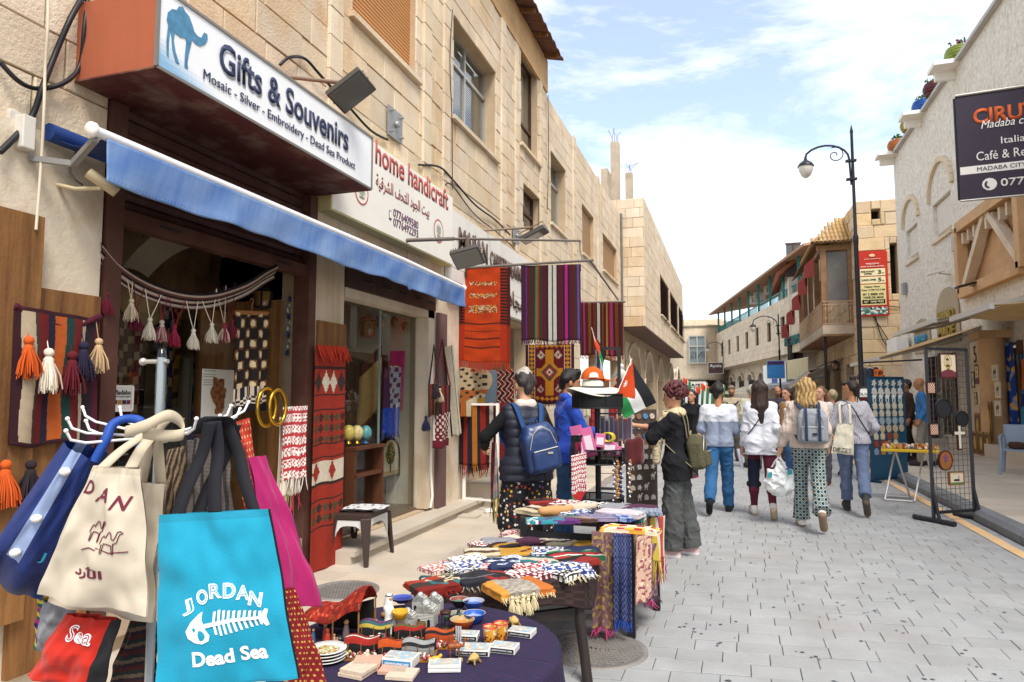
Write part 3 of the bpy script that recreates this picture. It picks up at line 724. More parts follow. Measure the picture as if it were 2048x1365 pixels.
M_oldwood=mat('old_wood','#8c6a4a',.8,bump=.6,bs=18,var=.3,vs=3,streak=.6,dc='#4f3826')
bal=empty('balcony',parent=G);bx0,bx1,by0,by1,bz=4.15,XG,34.1,45.0,4.28
b=B();b.box(((bx0+bx1)/2,(by0+by1)/2,bz+.25),(bx1-bx0,by1-by0,.42));b.build('floor_slab',M_conc,bal)
b=B();y=by0
while y<by1:b.box(((bx0+bx1)/2,y+.12,bz-.01),(bx1-bx0+.06,.23,.07));y+=.25
b.build('floor_board',M_oldwood,bal)
for(x,y)in((bx0+.12,by0+.12),(bx1-.1,by0+.12),(bx0+.12,by0+2.8),(bx0+.12,by0+5.6),(bx0+.12,by0+8.4),(bx0+.12,by1-.12)):
 p=B();p.box((x,y,bz+2.3),(.24,.24,3.7));p.build('post',M_oldwood,bal)
b=B();b.box(((bx0+bx1)/2,by0+.1,bz+4.05),(bx1-bx0+.3,.22,.25));b.box((bx0+.1,(by0+by1)/2,bz+4.05),(.22,by1-by0,.25));b.build('beam',M_oldwood,bal)
rl=B();zr0,zr1=bz+.5,bz+1.55
def scroll(b,c,u_,r):b.tube([c+u_*(r*(1-k/14)*math.cos(k*.9))+v*(r*(1-k/14)*math.sin(k*.9))for k in range(12)],.012,4)
for(a,c)in(((bx0,by0),(bx1,by0)),((bx0,by0),(bx0,by1))):
 A0,A1=V((*a,0)),V((*c,0));L=(A1-A0).length;u_=(A1-A0)/L
 for z in(zr0,zr1,zr1-.16):rl.tube([A0+v*z,A1+v*z],.022,6)
 k=0
 while k*.13<L:
  p0=A0+u_*(k*.13);rl.tube([p0+v*zr0,p0+v*zr1],.012,5)
  if k%2:scroll(rl,p0+v*(zr0+.25),u_,.055);scroll(rl,p0+v*(zr0+.7),u_,.05)
  k+=1
rl.build('railing',mat('rust_rail','#b79a78',.7,var=.2),bal)
g_=B();g_.box(((bx0+bx1)/2+.1,by0+.16,bz+2.72),(bx1-bx0-.35,.012,2.3));g_.build('plastic_sheet',mat('clear_sheet','#6f6c68',.12,spec=.7,var=.3,vs=2),bal)
# clay tile roof: rows of half-round tiles over the balcony
tl=B();M_tile=mat('clay_tile','#b5935f',.8,bump=.4,bs=25,var=.2,vs=3,dirt=.3,rnd=.14)
tl.tube([(0,0,0),(0,.42,0)],[.085,.075],8,False);tme=tl.mesh('roof_tile');tme.materials.append(M_tile)
ro=empty('tile_roof',parent=G)
p0,p1,p2=V((bx0-.35,by0-.35,bz+4.25)),V((XG+.1,by0-.35,bz+4.25)),V((XG+.1,by0+1.6,bz+5.75));n_t=11
for i in range(n_t):
 for j in range(6):
  f=i/(n_t-1);
  if f<j/6*.75:continue
  st_=p0+(p1-p0)*f+(V((0,1.95,1.5))/6)*j;o=link('roof_tile',tme,None,ro);o.location=st_;o.rotation_euler=(math.atan2(1.5,1.95),0,0)
for i in range(34):
 for j in range(6):
  if i/16<j*.18:continue
  st_=V((bx0-.35,by0-.2+i*.165,bz+4.25))+V((1.55,0,1.5))/6*j;o=link('roof_tile',tme,None,ro);o.location=st_;o.rotation_euler=(math.atan2(1.5,1.55),0,-math.pi/2)
b=B();b.add([p0,p1,p2,V((XG+.1,by1,bz+5.75)),V((bx0-.35,by1,bz+4.25)),V((bx0+1.2,by0+1.6,bz+5.75))],[(0,1,2,5),(0,5,3,4)]);b.build('roof_deck',M_oldwood,ro,thick=.05)
# red folded side blind and blue sign under the balcony
cl=B();ca,cb_=V((bx0-.25,by0+.4,bz+3.75)),V((bx0-1.0,by0+7.5,bz+1.1))
cl.grid(lambda a,c:ca+(cb_-ca)*a+V((-.25*math.sin(a*14)**2,0,.0))+v*(-.9*c*(1-.3*math.sin(a*14)**2)),40,4);rb=cl.build('red_blind',mat('red_cloth','#8e3a34',.9,bump=.2,var=.15),bal,thick=.02)
# ---- white rough stone house on the right
I=empty('white_stone_house',(0,0,0),0,'tall rough white stone house with flower pots on its stepped parapet','building')
uR,nR=V((0,-1,0)),V((-1,0,0));YI=29.3;OR=V((XR,YI,0));ZI=10.75
M_ws=mat('white_stone','#e4ddd0',.95,bump=8,bs=9,var=.2,vs=9,dirt=.5,dc='#b8a17f',ds=5)
def hR(lb,rt):a,c=onX(*lb,XR),onX(*rt,XR);return(YI-a.y,YI-c.y,a.z,c.z)
wi1=hR((1868,470),(1900,372));wi1=(wi1[0],wi1[1],6.35,7.55);wi2=hR((1815,525),(1834,440));wi2=(wi2[0],wi2[1],6.3,7.5)
mash=hR((1930,575),(2048,430));mash=(mash[0],mash[0]+4.2,4.35,6.2)
sh=[(3.6,6.4,.14,2.8),(8.2,11.2,.14,2.75),(13.0,15.6,.14,2.7),(17.5,20,.14,2.7)]
facade(I,OR,uR,nR,0,26,.1,ZI,[wi1,wi2,mash]+sh,M_ws,M_ws,th=.35,st=False)
b=B();b.box((XR+4,YI-.1,ZI/2),(7.6,.3,ZI-.2));b.box((XR+4,14,3.4),(7,28,.15));b.box((XR+2.6,16,1.5),(.1,27,3.0));b.box((XR+4,14,ZI-.6),(7,28,.15));b.build('inner_wall',M_rend,I)
cp=B();cp.box((XR+.1,YI-13,ZI+.05),(.5,26.1,.1));cp.build('coping',mat('coping','#b9b7b4',.8,var=.1),I)
M_wsh=mat('white_shutter','#dcd6cb',.6,var=.05)
for h in(wi1,wi2):
 y0,y1=YI-h[1],YI-h[0];shutter(I,XR,(y0,y1,h[2]+.25,h[3]),M_wsh,.12,.07,-1);sill(I,XR,(y0,y1,h[2],h[3]),M_lime2,.05,.07,-1)
 ar=B();m=(y0+y1)/2;r_=(y1-y0)/2+.3
 for k in range(14):
  a0,a1=math.pi*k/14,math.pi*(k+1)/14;ar.bar((XR-.05,m-r_*math.cos(a0),h[3]+.15+r_*.85*math.sin(a0)),(XR-.05,m-r_*math.cos(a1),h[3]+.15+r_*.85*math.sin(a1)),.16,.09,up=(1,0,0))
 ar.build('arch_moulding',M_lime2,I)
 # carved timber-braced stone frame
fr=empty('stone_window_frame',parent=I);y0,y1=YI-mash[1],YI-mash[0];z0_,z1_=mash[2],mash[3]
f=B();M_sand=mat('sandstone','#c79f74',.8,bump=.4,bs=30,var=.12,vs=4,dirt=.3)
for(a,c)in(((y0,z0_),(y1,z0_)),((y0,z1_),(y1,z1_)),((y0,z0_),(y0,z1_)),((y1,z0_),(y1,z1_))):f.bar((XR-.06,*a),(XR-.06,*c),.28,.26,up=(1,0,0))
f.build('surround',M_sand,fr);ym,zm=(y0+y1)/2,(z0_+z1_)/2
f=B()
for(a,c)in(((y1,z0_),(ym,z1_)),((ym,z1_),(y0,z0_))):f.bar((XR-.02,*a),(XR-.02,*c),.2,.2,up=(1,0,0))
f.build('brace',M_lime2,fr);f=B()
for k in range(9):f=B();f.box((XR-.02,y0+.3+k*(y1-y0-.6)/8,z1_-.35),(.15,.12,.3));f.build('dentil',M_lime2,fr)
f=B();f.box((XR+.22,ym,zm),(.1,y1-y0,z1_-z0_));f.build('panel',M_sand,fr)
for(a,c,d0,d1)in sh:
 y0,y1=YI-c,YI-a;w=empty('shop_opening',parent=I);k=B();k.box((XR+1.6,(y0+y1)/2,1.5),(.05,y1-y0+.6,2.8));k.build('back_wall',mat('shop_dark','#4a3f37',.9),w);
 for y in(y0,y1):k=B();k.box((XR+.05,y,1.45),(.3,.12,2.65));k.build('jamb',M_brown,w)
 # ================================================================ LEFT SHOPFRONT
AR={'ا':'FE8D FE8E','أ':'FE83 FE84','ب':'FE8F FE90 FE91 FE92','ت':'FE95 FE96 FE97 FE98','ة':'FE93 FE94','ج':'FE9D FE9E FE9F FEA0','ح':'FEA1 FEA2 FEA3 FEA4','د':'FEA9 FEAA','ر':'FEAD FEAE','ش':'FEB5 FEB6 FEB7 FEB8','س':'FEB1 FEB2 FEB3 FEB4','ف':'FED1 FED2 FED3 FED4','ق':'FED5 FED6 FED7 FED8','ل':'FEDD FEDE FEDF FEE0','ن':'FEE5 FEE6 FEE7 FEE8','و':'FEED FEEE','ي':'FEF1 FEF2 FEF3 FEF4','م':'FEE1 FEE2 FEE3 FEE4'}
def arabic(s):
 out=[]
 for w in s.split(' '):
  r=[];prev=False
  for i,ch in enumerate(w):
   f=[chr(int(x,16))for x in AR[ch].split()];nxt=i+1<len(w)and len(f)==4
   r.append(f[(3 if prev else 2)if nxt else(1 if prev else 0)]);prev=nxt
  out.append(''.join(r[::-1]))
 return ' '.join(out[::-1])
def glassy(name,tint=(1,1,1),refl=1.0):
 m=bpy.data.materials.new(name);m.use_nodes=True;t=m.node_tree;t.nodes.clear();N=t.nodes;L=t.links
 a=N.new('ShaderNodeBsdfTransparent');a.inputs[0].default_value=(*tint,1);g_=N.new('ShaderNodeBsdfGlossy');g_.inputs['Roughness'].default_value=.02
 f=N.new('ShaderNodeLayerWeight');pw=N.new('ShaderNodeMath');pw.operation='POWER';pw.inputs[1].default_value=4;L.new(f.outputs['Facing'],pw.inputs[0]);mu=N.new('ShaderNodeMath');mu.operation='MULTIPLY_ADD';mu.inputs[1].default_value=.32*refl;mu.inputs[2].default_value=.03*refl;L.new(pw.outputs[0],mu.inputs[0])
 x=N.new('ShaderNodeMixShader');o=N.new('ShaderNodeOutputMaterial');L.new(mu.outputs[0],x.inputs[0]);L.new(a.outputs[0],x.inputs[1]);L.new(g_.outputs[0],x.inputs[2]);L.new(x.outputs[0],o.inputs[0]);_M[name]=m;return m
G_shop=glassy('shop_glass',(.93,.95,.94))
G_clear=glassy('clear_plastic',(.9,.92,.93),1.6)
M_print=mat('print',attr=True,rough=.6)
M_weave=mat('weave',attr=True,rough=.95,bump=.6,bs=160,var=.14,vs=25,weave=90)
M_cloth=mat('cloth',attr=True,rough=.9,bump=.3,bs=220,var=.08,vs=12)
M_gold=mat('brass','#c79a33',.25,metal=.9)
def stripes(*ws):
 tot=sum(w for w,_ in ws);cs_=[(w/tot,C(c,.85))for w,c in ws]
 def f(u,v_=0):
  for w,c in cs_:
   if u<w:return c
   u-=w
  return cs_[-1][1]
 return f
def fringe(parent,pts,dirs,cols,L=.1,n=60,r=.004,name='fringe'):
 """strands hanging from the line pts(0..1)"""
 b=B();
 for i in range(n):
  t=(i+random.random())/n;p=pts(t);b.cur=cols(t);l=L*random.uniform(.7,1.15);j=V((random.gauss(0,.012),random.gauss(0,.012),0))
  b.tube([p,p+dirs*(l*.5)+j*.6,p+dirs*l+j*1.6],[r,r*1.1,r*.5],4,False)
 return b.build(name,mat('yarn',attr=True,rough=1),parent)
def hang(name,label,cat,p0,p1,h,cf,nu=40,nv=50,fold=.012,nf=5,fr=None,flen=.09,thick=.008,drop=None,group=None,m=None,over=0,skew=0,wave=0):
 """cloth hanging from the line p0-p1; cf(u,v) its pattern, v from the top down"""
 p0,p1=V(p0),V(p1);d=p1-p0;n=d.cross(v).normalized();ph=random.uniform(0,6)
 t=empty(name,(p0+p1)/2-v*h,0,label,cat,group);o=t.location.copy()
 def fn(a,b_):
  s=.35+.65*b_;w=n*(fold*s*math.sin(a*nf*6.28+ph+b_*.8)+fold*.5*math.sin(a*nf*2.7+b_*3+ph))
  return p0-o+d*a+w-v*(h*b_)+d*(skew*b_)+n*(wave*math.sin(b_*3))+v*(-.012*math.sin(a*9+ph)*b_)
 g_=B();g_.smooth=True;g_.grid(fn,nu,nv,cf);g_.build('fabric',m or M_weave,t,thick=thick)
 if fr:fringe(t,lambda a:fn(a,1),V((0,0,-1)),fr,flen,max(24,int(d.length*90)))
 if over:
  g_=B();g_.smooth=True;g_.grid(lambda a,b_:fn(a,0)-n*(.02+.02*b_)+v*(.012*math.sin(b_*3.1))-v*(over*max(0,b_-.1)),nu,6,lambda a,b_:cf(a,.05*b_));g_.build('fold_over',m or M_weave,t,thick=thick)
 return t
 # ---- gift shop sign box
XS=-3.0;ya,yb=onX(311,113,XS).y,onX(741,383,XS).y;za,zb2=3.37,3.84
gs_=empty('shop_sign',(XS,ya,za),0,'deep white box sign Gifts & Souvenirs with a blue camel, copper side','sign');o=gs_.location.copy()
b=B();b.box(((XS+XL)/2-XS,(yb-ya)/2,(zb2-za)/2),(XS-XL,yb-ya,zb2-za));b.build('box',mat('copper_sheet','#ad6247',.45,bump=.1,bs=8,var=.14,vs=1.5,streak=.2,dc='#7a4433',metal=.25),gs_)
b=B();b.box(((XS+XL)/2-XS,(yb-ya)/2,-.006),(XS-XL+.01,yb-ya+.012,.01));b.build('underside',mat('flaking_paint','#5f3029',.7,bump=.4,bs=10,var=.2,dirt=.8,dc='#9c7d68',ds=3.5),gs_)
b=B();ly=yb-ya;lz=zb2-za
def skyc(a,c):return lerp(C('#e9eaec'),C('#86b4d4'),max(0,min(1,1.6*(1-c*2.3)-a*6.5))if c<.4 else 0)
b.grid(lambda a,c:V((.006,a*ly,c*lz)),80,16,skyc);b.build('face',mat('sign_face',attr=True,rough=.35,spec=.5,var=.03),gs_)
f=B()
for(a,c)in(((0,0),(ly,0)),((0,lz),(ly,lz)),((0,0),(0,lz)),((ly,0),(ly,lz))):f.bar((.006,*a),(.006,*c),.018,.018)
f.build('edge_trim',mat('trim_steel','#8c8680',.4,metal=.5),gs_)
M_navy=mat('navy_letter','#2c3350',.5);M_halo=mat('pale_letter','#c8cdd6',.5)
def sgn(s,l,r_,t_,b_,X,m,par,dz=0,depth=.003,bold=.0,w_off=0):
 """line of lettering between picture points l (lower left) and r_ (lower right) with cap height from t_"""
 a,c=onX(*l,X),onX(*r_,X);z=(a.z+c.z)/2;h=onX(l[0],t_,X).z-a.z
 return text(s,V((X,a.y,a.z))-par.location,(0,1,0),v,c.y-a.y,h,m,par,'lettering',depth,bold)
z_b=za+lz*.43;yA,yB=onX(436,110,XS).y,onX(694,280,XS).y
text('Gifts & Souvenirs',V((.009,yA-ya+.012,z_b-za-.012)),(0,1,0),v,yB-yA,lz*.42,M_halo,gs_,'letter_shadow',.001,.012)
text('Gifts & Souvenirs',V((.011,yA-ya,z_b-za)),(0,1,0),v,yB-yA,lz*.42,M_navy,gs_,'lettering',.002,.015)
yA,yB=onX(404,150,XS).y,onX(708,330,XS).y
text('Mosaic - Silver - Embroidery - Dead Sea Product',V((.010,yA-ya,lz*.14)),(0,1,0),v,yB-yA,lz*.175,M_navy,gs_,'lettering',.002,.0)
cam_p=[(968,118),(975,75),(1000,55),(1025,62),(1040,40),(1062,42),(1075,70),(1100,100),(1118,150),(1130,190),(1150,215),(1170,225),(1180,205),(1188,192),(1205,205),(1207,235),(1192,262),(1165,274),(1140,262),(1115,235),(1112,255),(1098,310),(1088,370),(1092,405),(1072,395),(1074,330),(1082,250),(1078,225),(1050,222),(1015,195),(1008,240),(1020,310),(1042,378),(1020,365),(1000,290),(996,220),(988,180),(980,250),(978,338),(968,320),(966,240),(976,150)]
pl=[(lambda q:(q.y-ya,q.z-za))(onX(x/2.923,y/2.923,XS))for x,y in cam_p]
b=B();b.prism(pl,(.010,0,0),(0,1,0),v,.002);b.build('camel_print',mat('camel_blue','#4f86a8',.5,var=.35,vs=22),gs_)
# ---- home handicraft sign
XH=-3.44;ya,yb=onX(664,300,XH).y,onX(905,450,XH).y;za,zb2=3.24,4.16
hs_=empty('shop_sign',(XH,ya,za),0,'cream panel sign reading home handicraft in red with two phone numbers','sign')
b=B();b.box((-.075,(yb-ya)/2,(zb2-za)/2),(.15,yb-ya,zb2-za));b.build('box',mat('yellowed_case','#cfc489',.6,var=.1),hs_)
b=B();b.box((.003,(yb-ya)/2,(zb2-za)/2),(.008,yb-ya-.03,zb2-za-.03));b.build('face',mat('cream_face','#e9e4d8',.35,spec=.5,var=.03,dirt=.08),hs_)
M_red=mat('red_print','#b05550',.6);M_dkr=mat('dark_print','#8a4a48',.6)
def shX(s,x0,y0,x1,y1,hpx,m,bold=.01):
 a,c=onX(x0,y0,XH),onX(x1,y1,XH);hh_=onX(x0,y0-hpx,XH).z-a.z
 text(s,V((.008,a.y-ya,(a.z+c.z)/2-za)),(0,1,0),v,c.y-a.y,hh_,m,hs_,'lettering',.002,bold)
shX('home handicraft',749,330,895,420,50,M_red,.02)
shX(arabic('بيت الجود للتحف الشرقية'),750,383,857,440,34,M_dkr)
shX('0776409580',785,433,835,460,17,mat('purple_print','#6b4a66',.6));shX('0776492293',785,452,835,477,17,mat('purple_print'))
for(px,py,ry)in((722,385,.13),(876,463,.15)):
 p=onX(px,py,XH);q=p-hs_.location;b=B();n=24
 for(r0,r1,c)in((0,.62,'#d9d2c0'),(.62,.86,'#e9e4d8'),(.86,1,'#b05550')):
  b.cur=C(c);b.add([(.010,q.y+r*ry*math.cos(2*math.pi*k/n),q.z+r*ry*math.sin(2*math.pi*k/n))for k in range(n)for r in(r0,r1)],[(2*k,2*k+1,(2*k+3)%(2*n),(2*k+2)%(2*n))for k in range(n)])
 b.cur=C('#7f8c8a')
 for k in range(-2,3):b.box((.012,q.y+k*ry*.16,q.z+.01*abs(k)),(.003,ry*.07,ry*(.9-.18*abs(k))))
 b.box((.012,q.y,q.z-ry*.42),(.003,ry*.7,ry*.1));b.build('emblem',M_print,hs_)
ph_=onX(779,431,XH)-hs_.location;b=B();b.box((.010,ph_.y,ph_.z),(.003,.05,.1));b.build('phone_icon',M_navy,hs_);b=B();b.box((.0125,ph_.y,ph_.z+.005),(.003,.04,.07));b.build('phone_screen',M_white,hs_)
# ---- carpet shop sign
XM=-3.47;ya=onX(905,500,XM).y;yb=12.6;za,zb2=2.86,4.02
ms_=empty('shop_sign',(XM,ya,za),0,'pale stone sign panel with brown raised letters above the hanging carpets','sign')
b=B()
for k in range(4):
 for j in range(3):
  w_,h_=(yb-ya)/4,(zb2-za)/3;b.box((-.06,(k+.5)*w_,(j+.5)*h_),(.1,w_-.008,h_-.008))
b.build('stone_panel',mat('white_slab','#dedad2',.5,var=.06,dirt=.15),ms_)
M_bl=mat('bronze_letter','#5f4334',.4,metal=.3)
a,c=onX(920,495,XM),onX(970,505,XM);text("MAI'AN",V((.0,.22,.66)),(0,1,0),v,1.15,.33,M_bl,ms_,'lettering',.006,.02)
text('CARPETS WEAVING',V((.0,1.5,.66)),(0,1,0),v,1.75,.25,M_bl,ms_,'lettering',.006,.015);text(arabic('سجاد'),V((0,2.4,.1)),(0,1,0),v,1.0,.34,M_bl,ms_,'lettering',.006,.015)
for yy in(.55,3.35):
 b=B()
 for k in range(5):b.box((.01,yy,.36+k*.05),(.02,.24-.045*k,.03))
 b.build('emblem',M_bl,ms_)
 # ---- blue awning, rolled in
XW=-3.12;y0_,y1_,zw=onX(190,232,XW).y,onX(926,570,XW).y,2.92
aw=empty('blue_awning',(XL,y0_,zw),0,'faded blue roll-up awning stretched over both shop fronts','awning');o=aw.location.copy()
L_=y1_-y0_;dx=XW-XL
b=B();b.tube([(dx,0,0),(dx,L_*.68,-.012),(dx,L_,-.05)],.028,12);b.build('front_bar',mat('white_bar','#e4e4e6',.35,spec=.5),aw)
for y in(-.012,L_+.012):b=B();b.lathe([(0,0),(.04,0),(.042,.02),(.03,.03),(0,.03)],(0,0,0),14,M=Matrix.Translation((dx,y-.015,-.05 if y>1 else 0))@Matrix.Rotation(-math.pi/2,4,'X'));b.build('end_cap',M_white,aw)
def bluec(a,c):
 n_=mnoise.noise(V((a*150+c*2,c*.8,0)))*.12+mnoise.noise(V((a*26+c*1.2,c*.7,3)))*.35+mnoise.noise(V((a*9,c*.5,7)))*.25;t=max(0,min(1,.38+n_+.35*max(0,c-.6)))
 if abs(c-.93)<.03 and int(a*400)%2:t=max(0,t-.2)
 return lerp(C('#2c5a9f'),C('#8fa8c6'),t)
cl=B();cl.smooth=True
cl.grid(lambda a,c:V((dx+.02+.012*math.sin(a*31+c*2)*c+.006*math.sin(a*77)*c,.06+a*(L_-.06),-.02-.05*a*a-(.235+.008*math.sin(a*17)+.004*math.sin(a*61)+(.02 if.70<a<.715 else 0))*c)),420,16,bluec);cl.build('valance',mat('awning_cloth',attr=True,rough=.65,bump=.35,bs=14,spec=.35),aw,thick=.004)
cl=B();cl.smooth=True;cl.cur=C('#1c2f5c');cl.grid(lambda a,c:V((.08+(dx-.08)*c,.1+a*(L_-.1),.05-.03*c-.06*math.sin(math.pi*c)-.03*a*c)),30,6);cl.build('roof_cloth',mat('awning_cloth'),aw,thick=.004)
b=B();b.tube([(.1,.05,.06),(.1,L_-.1,.04)],.05,12);b.build('roller',mat('roller_blue','#203a72',.6),aw)
for y in(-.05,L_*.66,L_-.12):
 b=B();b.box((.05,y,.02),(.1,.07,.18));b.box((.02,y,.0),(.03,.13,.27));b.build('bracket',mat('white_iron','#cfcac0',.5,dirt=.4,dc='#7b5b3d',ds=6),aw,bevel=.006)
 b=B();b.bar((.05,y+.05,-.1),(dx*.55,y+.12,-.13),.03,.03);b.bar((dx*.55,y+.12,-.13),(dx,y+.06,-.04),.03,.03);b.build('arm',mat('dull_alu','#8d8b88',.5,metal=.4),aw)
 # ---- first shop: frame, rolled shutter, room behind
sh1=empty('gift_shop',(XL,shop1[0],0),0,'brown framed open shop front with hanging tassels below the blue awning','shop front');o=sh1 .location.copy();W1=shop1[1]-shop1[0]
b=B();b.box((-.02,.055,1.7),(.16,.11,3.3));b.build('jamb',M_brown,sh1);b=B();b.box((-.02,W1-.055,1.7),(.16,.11,3.3));b.build('jamb',M_brown,sh1)
sl=B();sl.add([(0,.1,0),(0,W1-.1,0),(.02,W1-.1,.03),(.02,W1-.1,.065),(0,W1-.1,.085),(.02,.1,.03),(.02,.1,.065),(0,.1,.085)],[(0,1,2,5),(5,2,3,6),(6,3,4,7)]);sme=sl.mesh('slat');sme.materials.append(mat('shutter_brown','#4b2d26',.5,var=.25,vs=4,streak=.3,dc='#8a6a58'))
rs=empty('rolled_shutter',parent=sh1)
for k in range(8):ob=link('slat',sme,None,rs);ob.location=(-.03,0,2.70+k*.088)
b=B();b.box((-.01,W1/2,2.655),(.1,W1-.18,.10));b.build('bottom_rail',M_brown,rs);b=B();b.box((-.08,W1/2,3.02),(.02,W1-.1,.72));b.build('backing',M_brown,rs)
for y in(.5,W1-.45):b=B();b.tube([(.045,y-.08,2.66),(.07,y-.05,2.65),(.07,y+.05,2.65),(.045,y+.08,2.66)],.008,6);b.build('handle',M_black,rs)
M_plas=mat('room_plaster','#dcd2ba',.95,var=.08,dirt=.2);RX=-6.2
b=B();xw=XL-.3
for(c_,s_)in(((RX-o.x,W1/2+.2,1.7),(.1,4.4,3.4)),(((RX+xw)/2-o.x,-.75,1.7),(xw-RX,.1,3.4)),(((RX+xw)/2-o.x,W1+.32,1.7),(xw-RX,.1,3.4)),(((RX+xw)/2-o.x,W1/2,3.42),(xw-RX,4.4,.08))):b.box(c_,s_)
b.build('room_wall',M_plas,sh1);b=B();b.box(((RX+xw)/2-o.x,W1/2,.08),(xw-RX+.3,W1+2,.08));b.build('room_floor',mat('room_floor','#6b5c4c',.6),sh1)
# rough arch inside
b=B();n=14;ax_=-1.15
for k in range(n):
 a0,a1=math.pi*.5*k/n,math.pi*.5*(k+1)/n;f_=lambda a:(.9+.75*(1-math.cos(a))*0+1.25*math.sin(a*1.0)*0,0)
 P_=lambda a,r:V((ax_,W1+.25-(r*1.35)*math.cos(math.pi/2-a)*1.0,1.6+r*1.5*math.cos(a)))
 qs=[P_(a0,.95),P_(a1,.95),P_(a1,1.12),P_(a0,1.12)];b.add(qs+[p+V((-.5,0,0))for p in qs],[(3,2,1,0),(4,5,6,7),(0,1,5,4),(2,3,7,6)])
b.build('arch_rib',mat('arch_render','#cbbfa9',.9,var=.08),sh1)
b=B();b.smooth=True
b.grid(lambda a,c:V((ax_-.05+.1*mnoise.noise(V((a*6,c*6,1))),W1+.24-.95*a*1.0,1.9+1.45*c))if True else None,14,14);b.build('rubble_infill',mat('rubble','#7d5f45',1,bump=2,bs=10,var=.35,vs=5),sh1)
b=B();b.box((-1.45,W1/2-.3,1.05),(.5,1.5,1.9));b.build('dark_cabinet',mat('dark_cabinet','#231c18',.6),sh1)
# goods on the dark cabinet: plates and rows of key rings
for i,(y,z,r_)in enumerate(((.5,1.72,.11),(.8,1.30,.12),(.35,1.27,.12),(1.15,1.75,.12),(.9,1.78,.1),(.05,1.68,.11))):
 b=B();b.lathe([(0,.0),(r_*.6,.0),(r_,.025),(r_*.98,.03),(r_*.58,.008),(0,.008)],n=20,M=Matrix.Translation((-1.17,y,z))@Matrix.Rotation(1.35,4,'Y'));tag(link('display_plate',b.mesh('display_plate'),mat('plate_%d'%(i%3),('#8f8d86','#4f5a63','#9c8a6b')[i%3],.3),None),('grey patterned plate at the left of the shop cabinet','blue-grey patterned plate in the middle of the shop cabinet','tan plate low on the dark shop cabinet','grey plate high on the right of the shop cabinet','small blue-grey plate on the top shelf of the cabinet','tan plate at the far left of the top shelf')[i],'plate','plates on the dark cabinet').location=o
kr=empty('key_ring_rack',o,0,'rows of small shiny key rings hung on the dark shop cabinet','rack');b=B()
for j in range(4):
 b.box((-1.16,.95,1.62-j*.28),(.03,.8,.012))
b.build('rail',M_frame_al,kr);b=B();r2=random.Random(5)
for j in range(4):
 for k in range(24):b.cur=r2 .choice([C('#9b9a94'),C('#6d6f74'),C('#8a6a38'),C('#4d5f74')]);b.box((-1.14,.58+k*.032,1.54-j*.28-r2 .random()*.03),(.01,.016,.10))
b.build('key_rings',mat('ring_metal',attr=True,rough=.3,metal=.6),kr,kind='stuff')
# painting and hat / frames on the back wall
b=B();b.box((RX+.09-o.x,.95,2.2),(.04,1.2,.7));t=tag(b.build('wall_picture',mat('dark_picture','#3a2f28',.5,var=.4,vs=8)),'dark framed picture high on the shop back wall','picture');t.location=o
b=B();b.lathe([(.0,.1),(.1,.1),(.13,.02),(.26,.0),(.25,-.01),(.12,0),(.12,.06),(0,.06)],n=24,M=Matrix.Translation((-1.0,1.25,2.35))@Matrix.Rotation(1.2,4,'Y'));t=tag(b.build('straw_hat',mat('straw','#9b8258',.9,bump=.4,bs=60)),'round straw hat hanging under the shop arch','hat');t.location=o
b=B();b.tube([(-1.8,-.5,2.78),(-1.8,.6,2.8),(-1.8,1.5,2.83)],.012,6);t=tag(b.build('ceiling_cable',M_black),'black cable running under the shop ceiling','cable');t.location=o
# display window pane, side panel of brown wood at the right
b=B();b.box((-.30,W1*.5,1.25),(.008,W1-.25,1.75));b.build('display_glass',G_shop,sh1)
b=B();b.box((-.55,W1-.13,1.35),(.7,.03,2.1));b.build('side_panel',M_wood,sh1);b=B();b.box((-.75,W1-.33,1.3),(.03,.40,2.0));b.build('back_panel',M_wood,sh1)
b=B();b.box((-.1,W1/2,.20),(.3,W1-.1,.22));b.build('stone_sill',mat('speckled_sill','#a8937d',.6,bump=.2,var=.2,vs=40),sh1)
# ---- striped band that sags across the opening
pts_=[(200,505),(240,548),(300,583),(370,602),(430,600),(490,580),(530,555),(552,543)]
P3=[onX(x,y,XL+.04)for x,y in pts_]
def curve(P,t):
 k=min(int(t*(len(P)-1)),len(P)-2);f=t*(len(P)-1)-k;g0,g1,g2,g3=P[max(k-1,0)],P[k],P[k+1],P[min(k+2,len(P)-1)]
 return.5*((2*g1)+(g2-g0)*f+(2*g0-5*g1+4*g2-g3)*f*f+(3*g1-g0-3*g2+g3)*f**3)
band=empty('striped_band',P3[0],0,'long black and cream striped woven band sagging across the shop opening','textile')
b=B();b.smooth=True;st_=stripes((2,'#2a2024'),(1,'#cfb7a4'),(1,'#6d4038'),(1.2,'#2a2024'),(1.2,'#d8c7b5'),(.8,'#7a4a42'),(1.2,'#2a2024'),(1.4,'#d8c7b5'),(.8,'#6d4038'))
b.grid(lambda a,c:curve(P3,a)-P3[0]+v*(.09*(.5-c)*1.3)+V((.02*math.sin(c*6),0,0)),60,18,lambda a,c:st_(c));b.build('woven_band',M_weave,band,thick=.004)
gar=empty('tassel_garland',P3[0],0,'garland of wine red and cream tassels hanging under the striped band','garland')
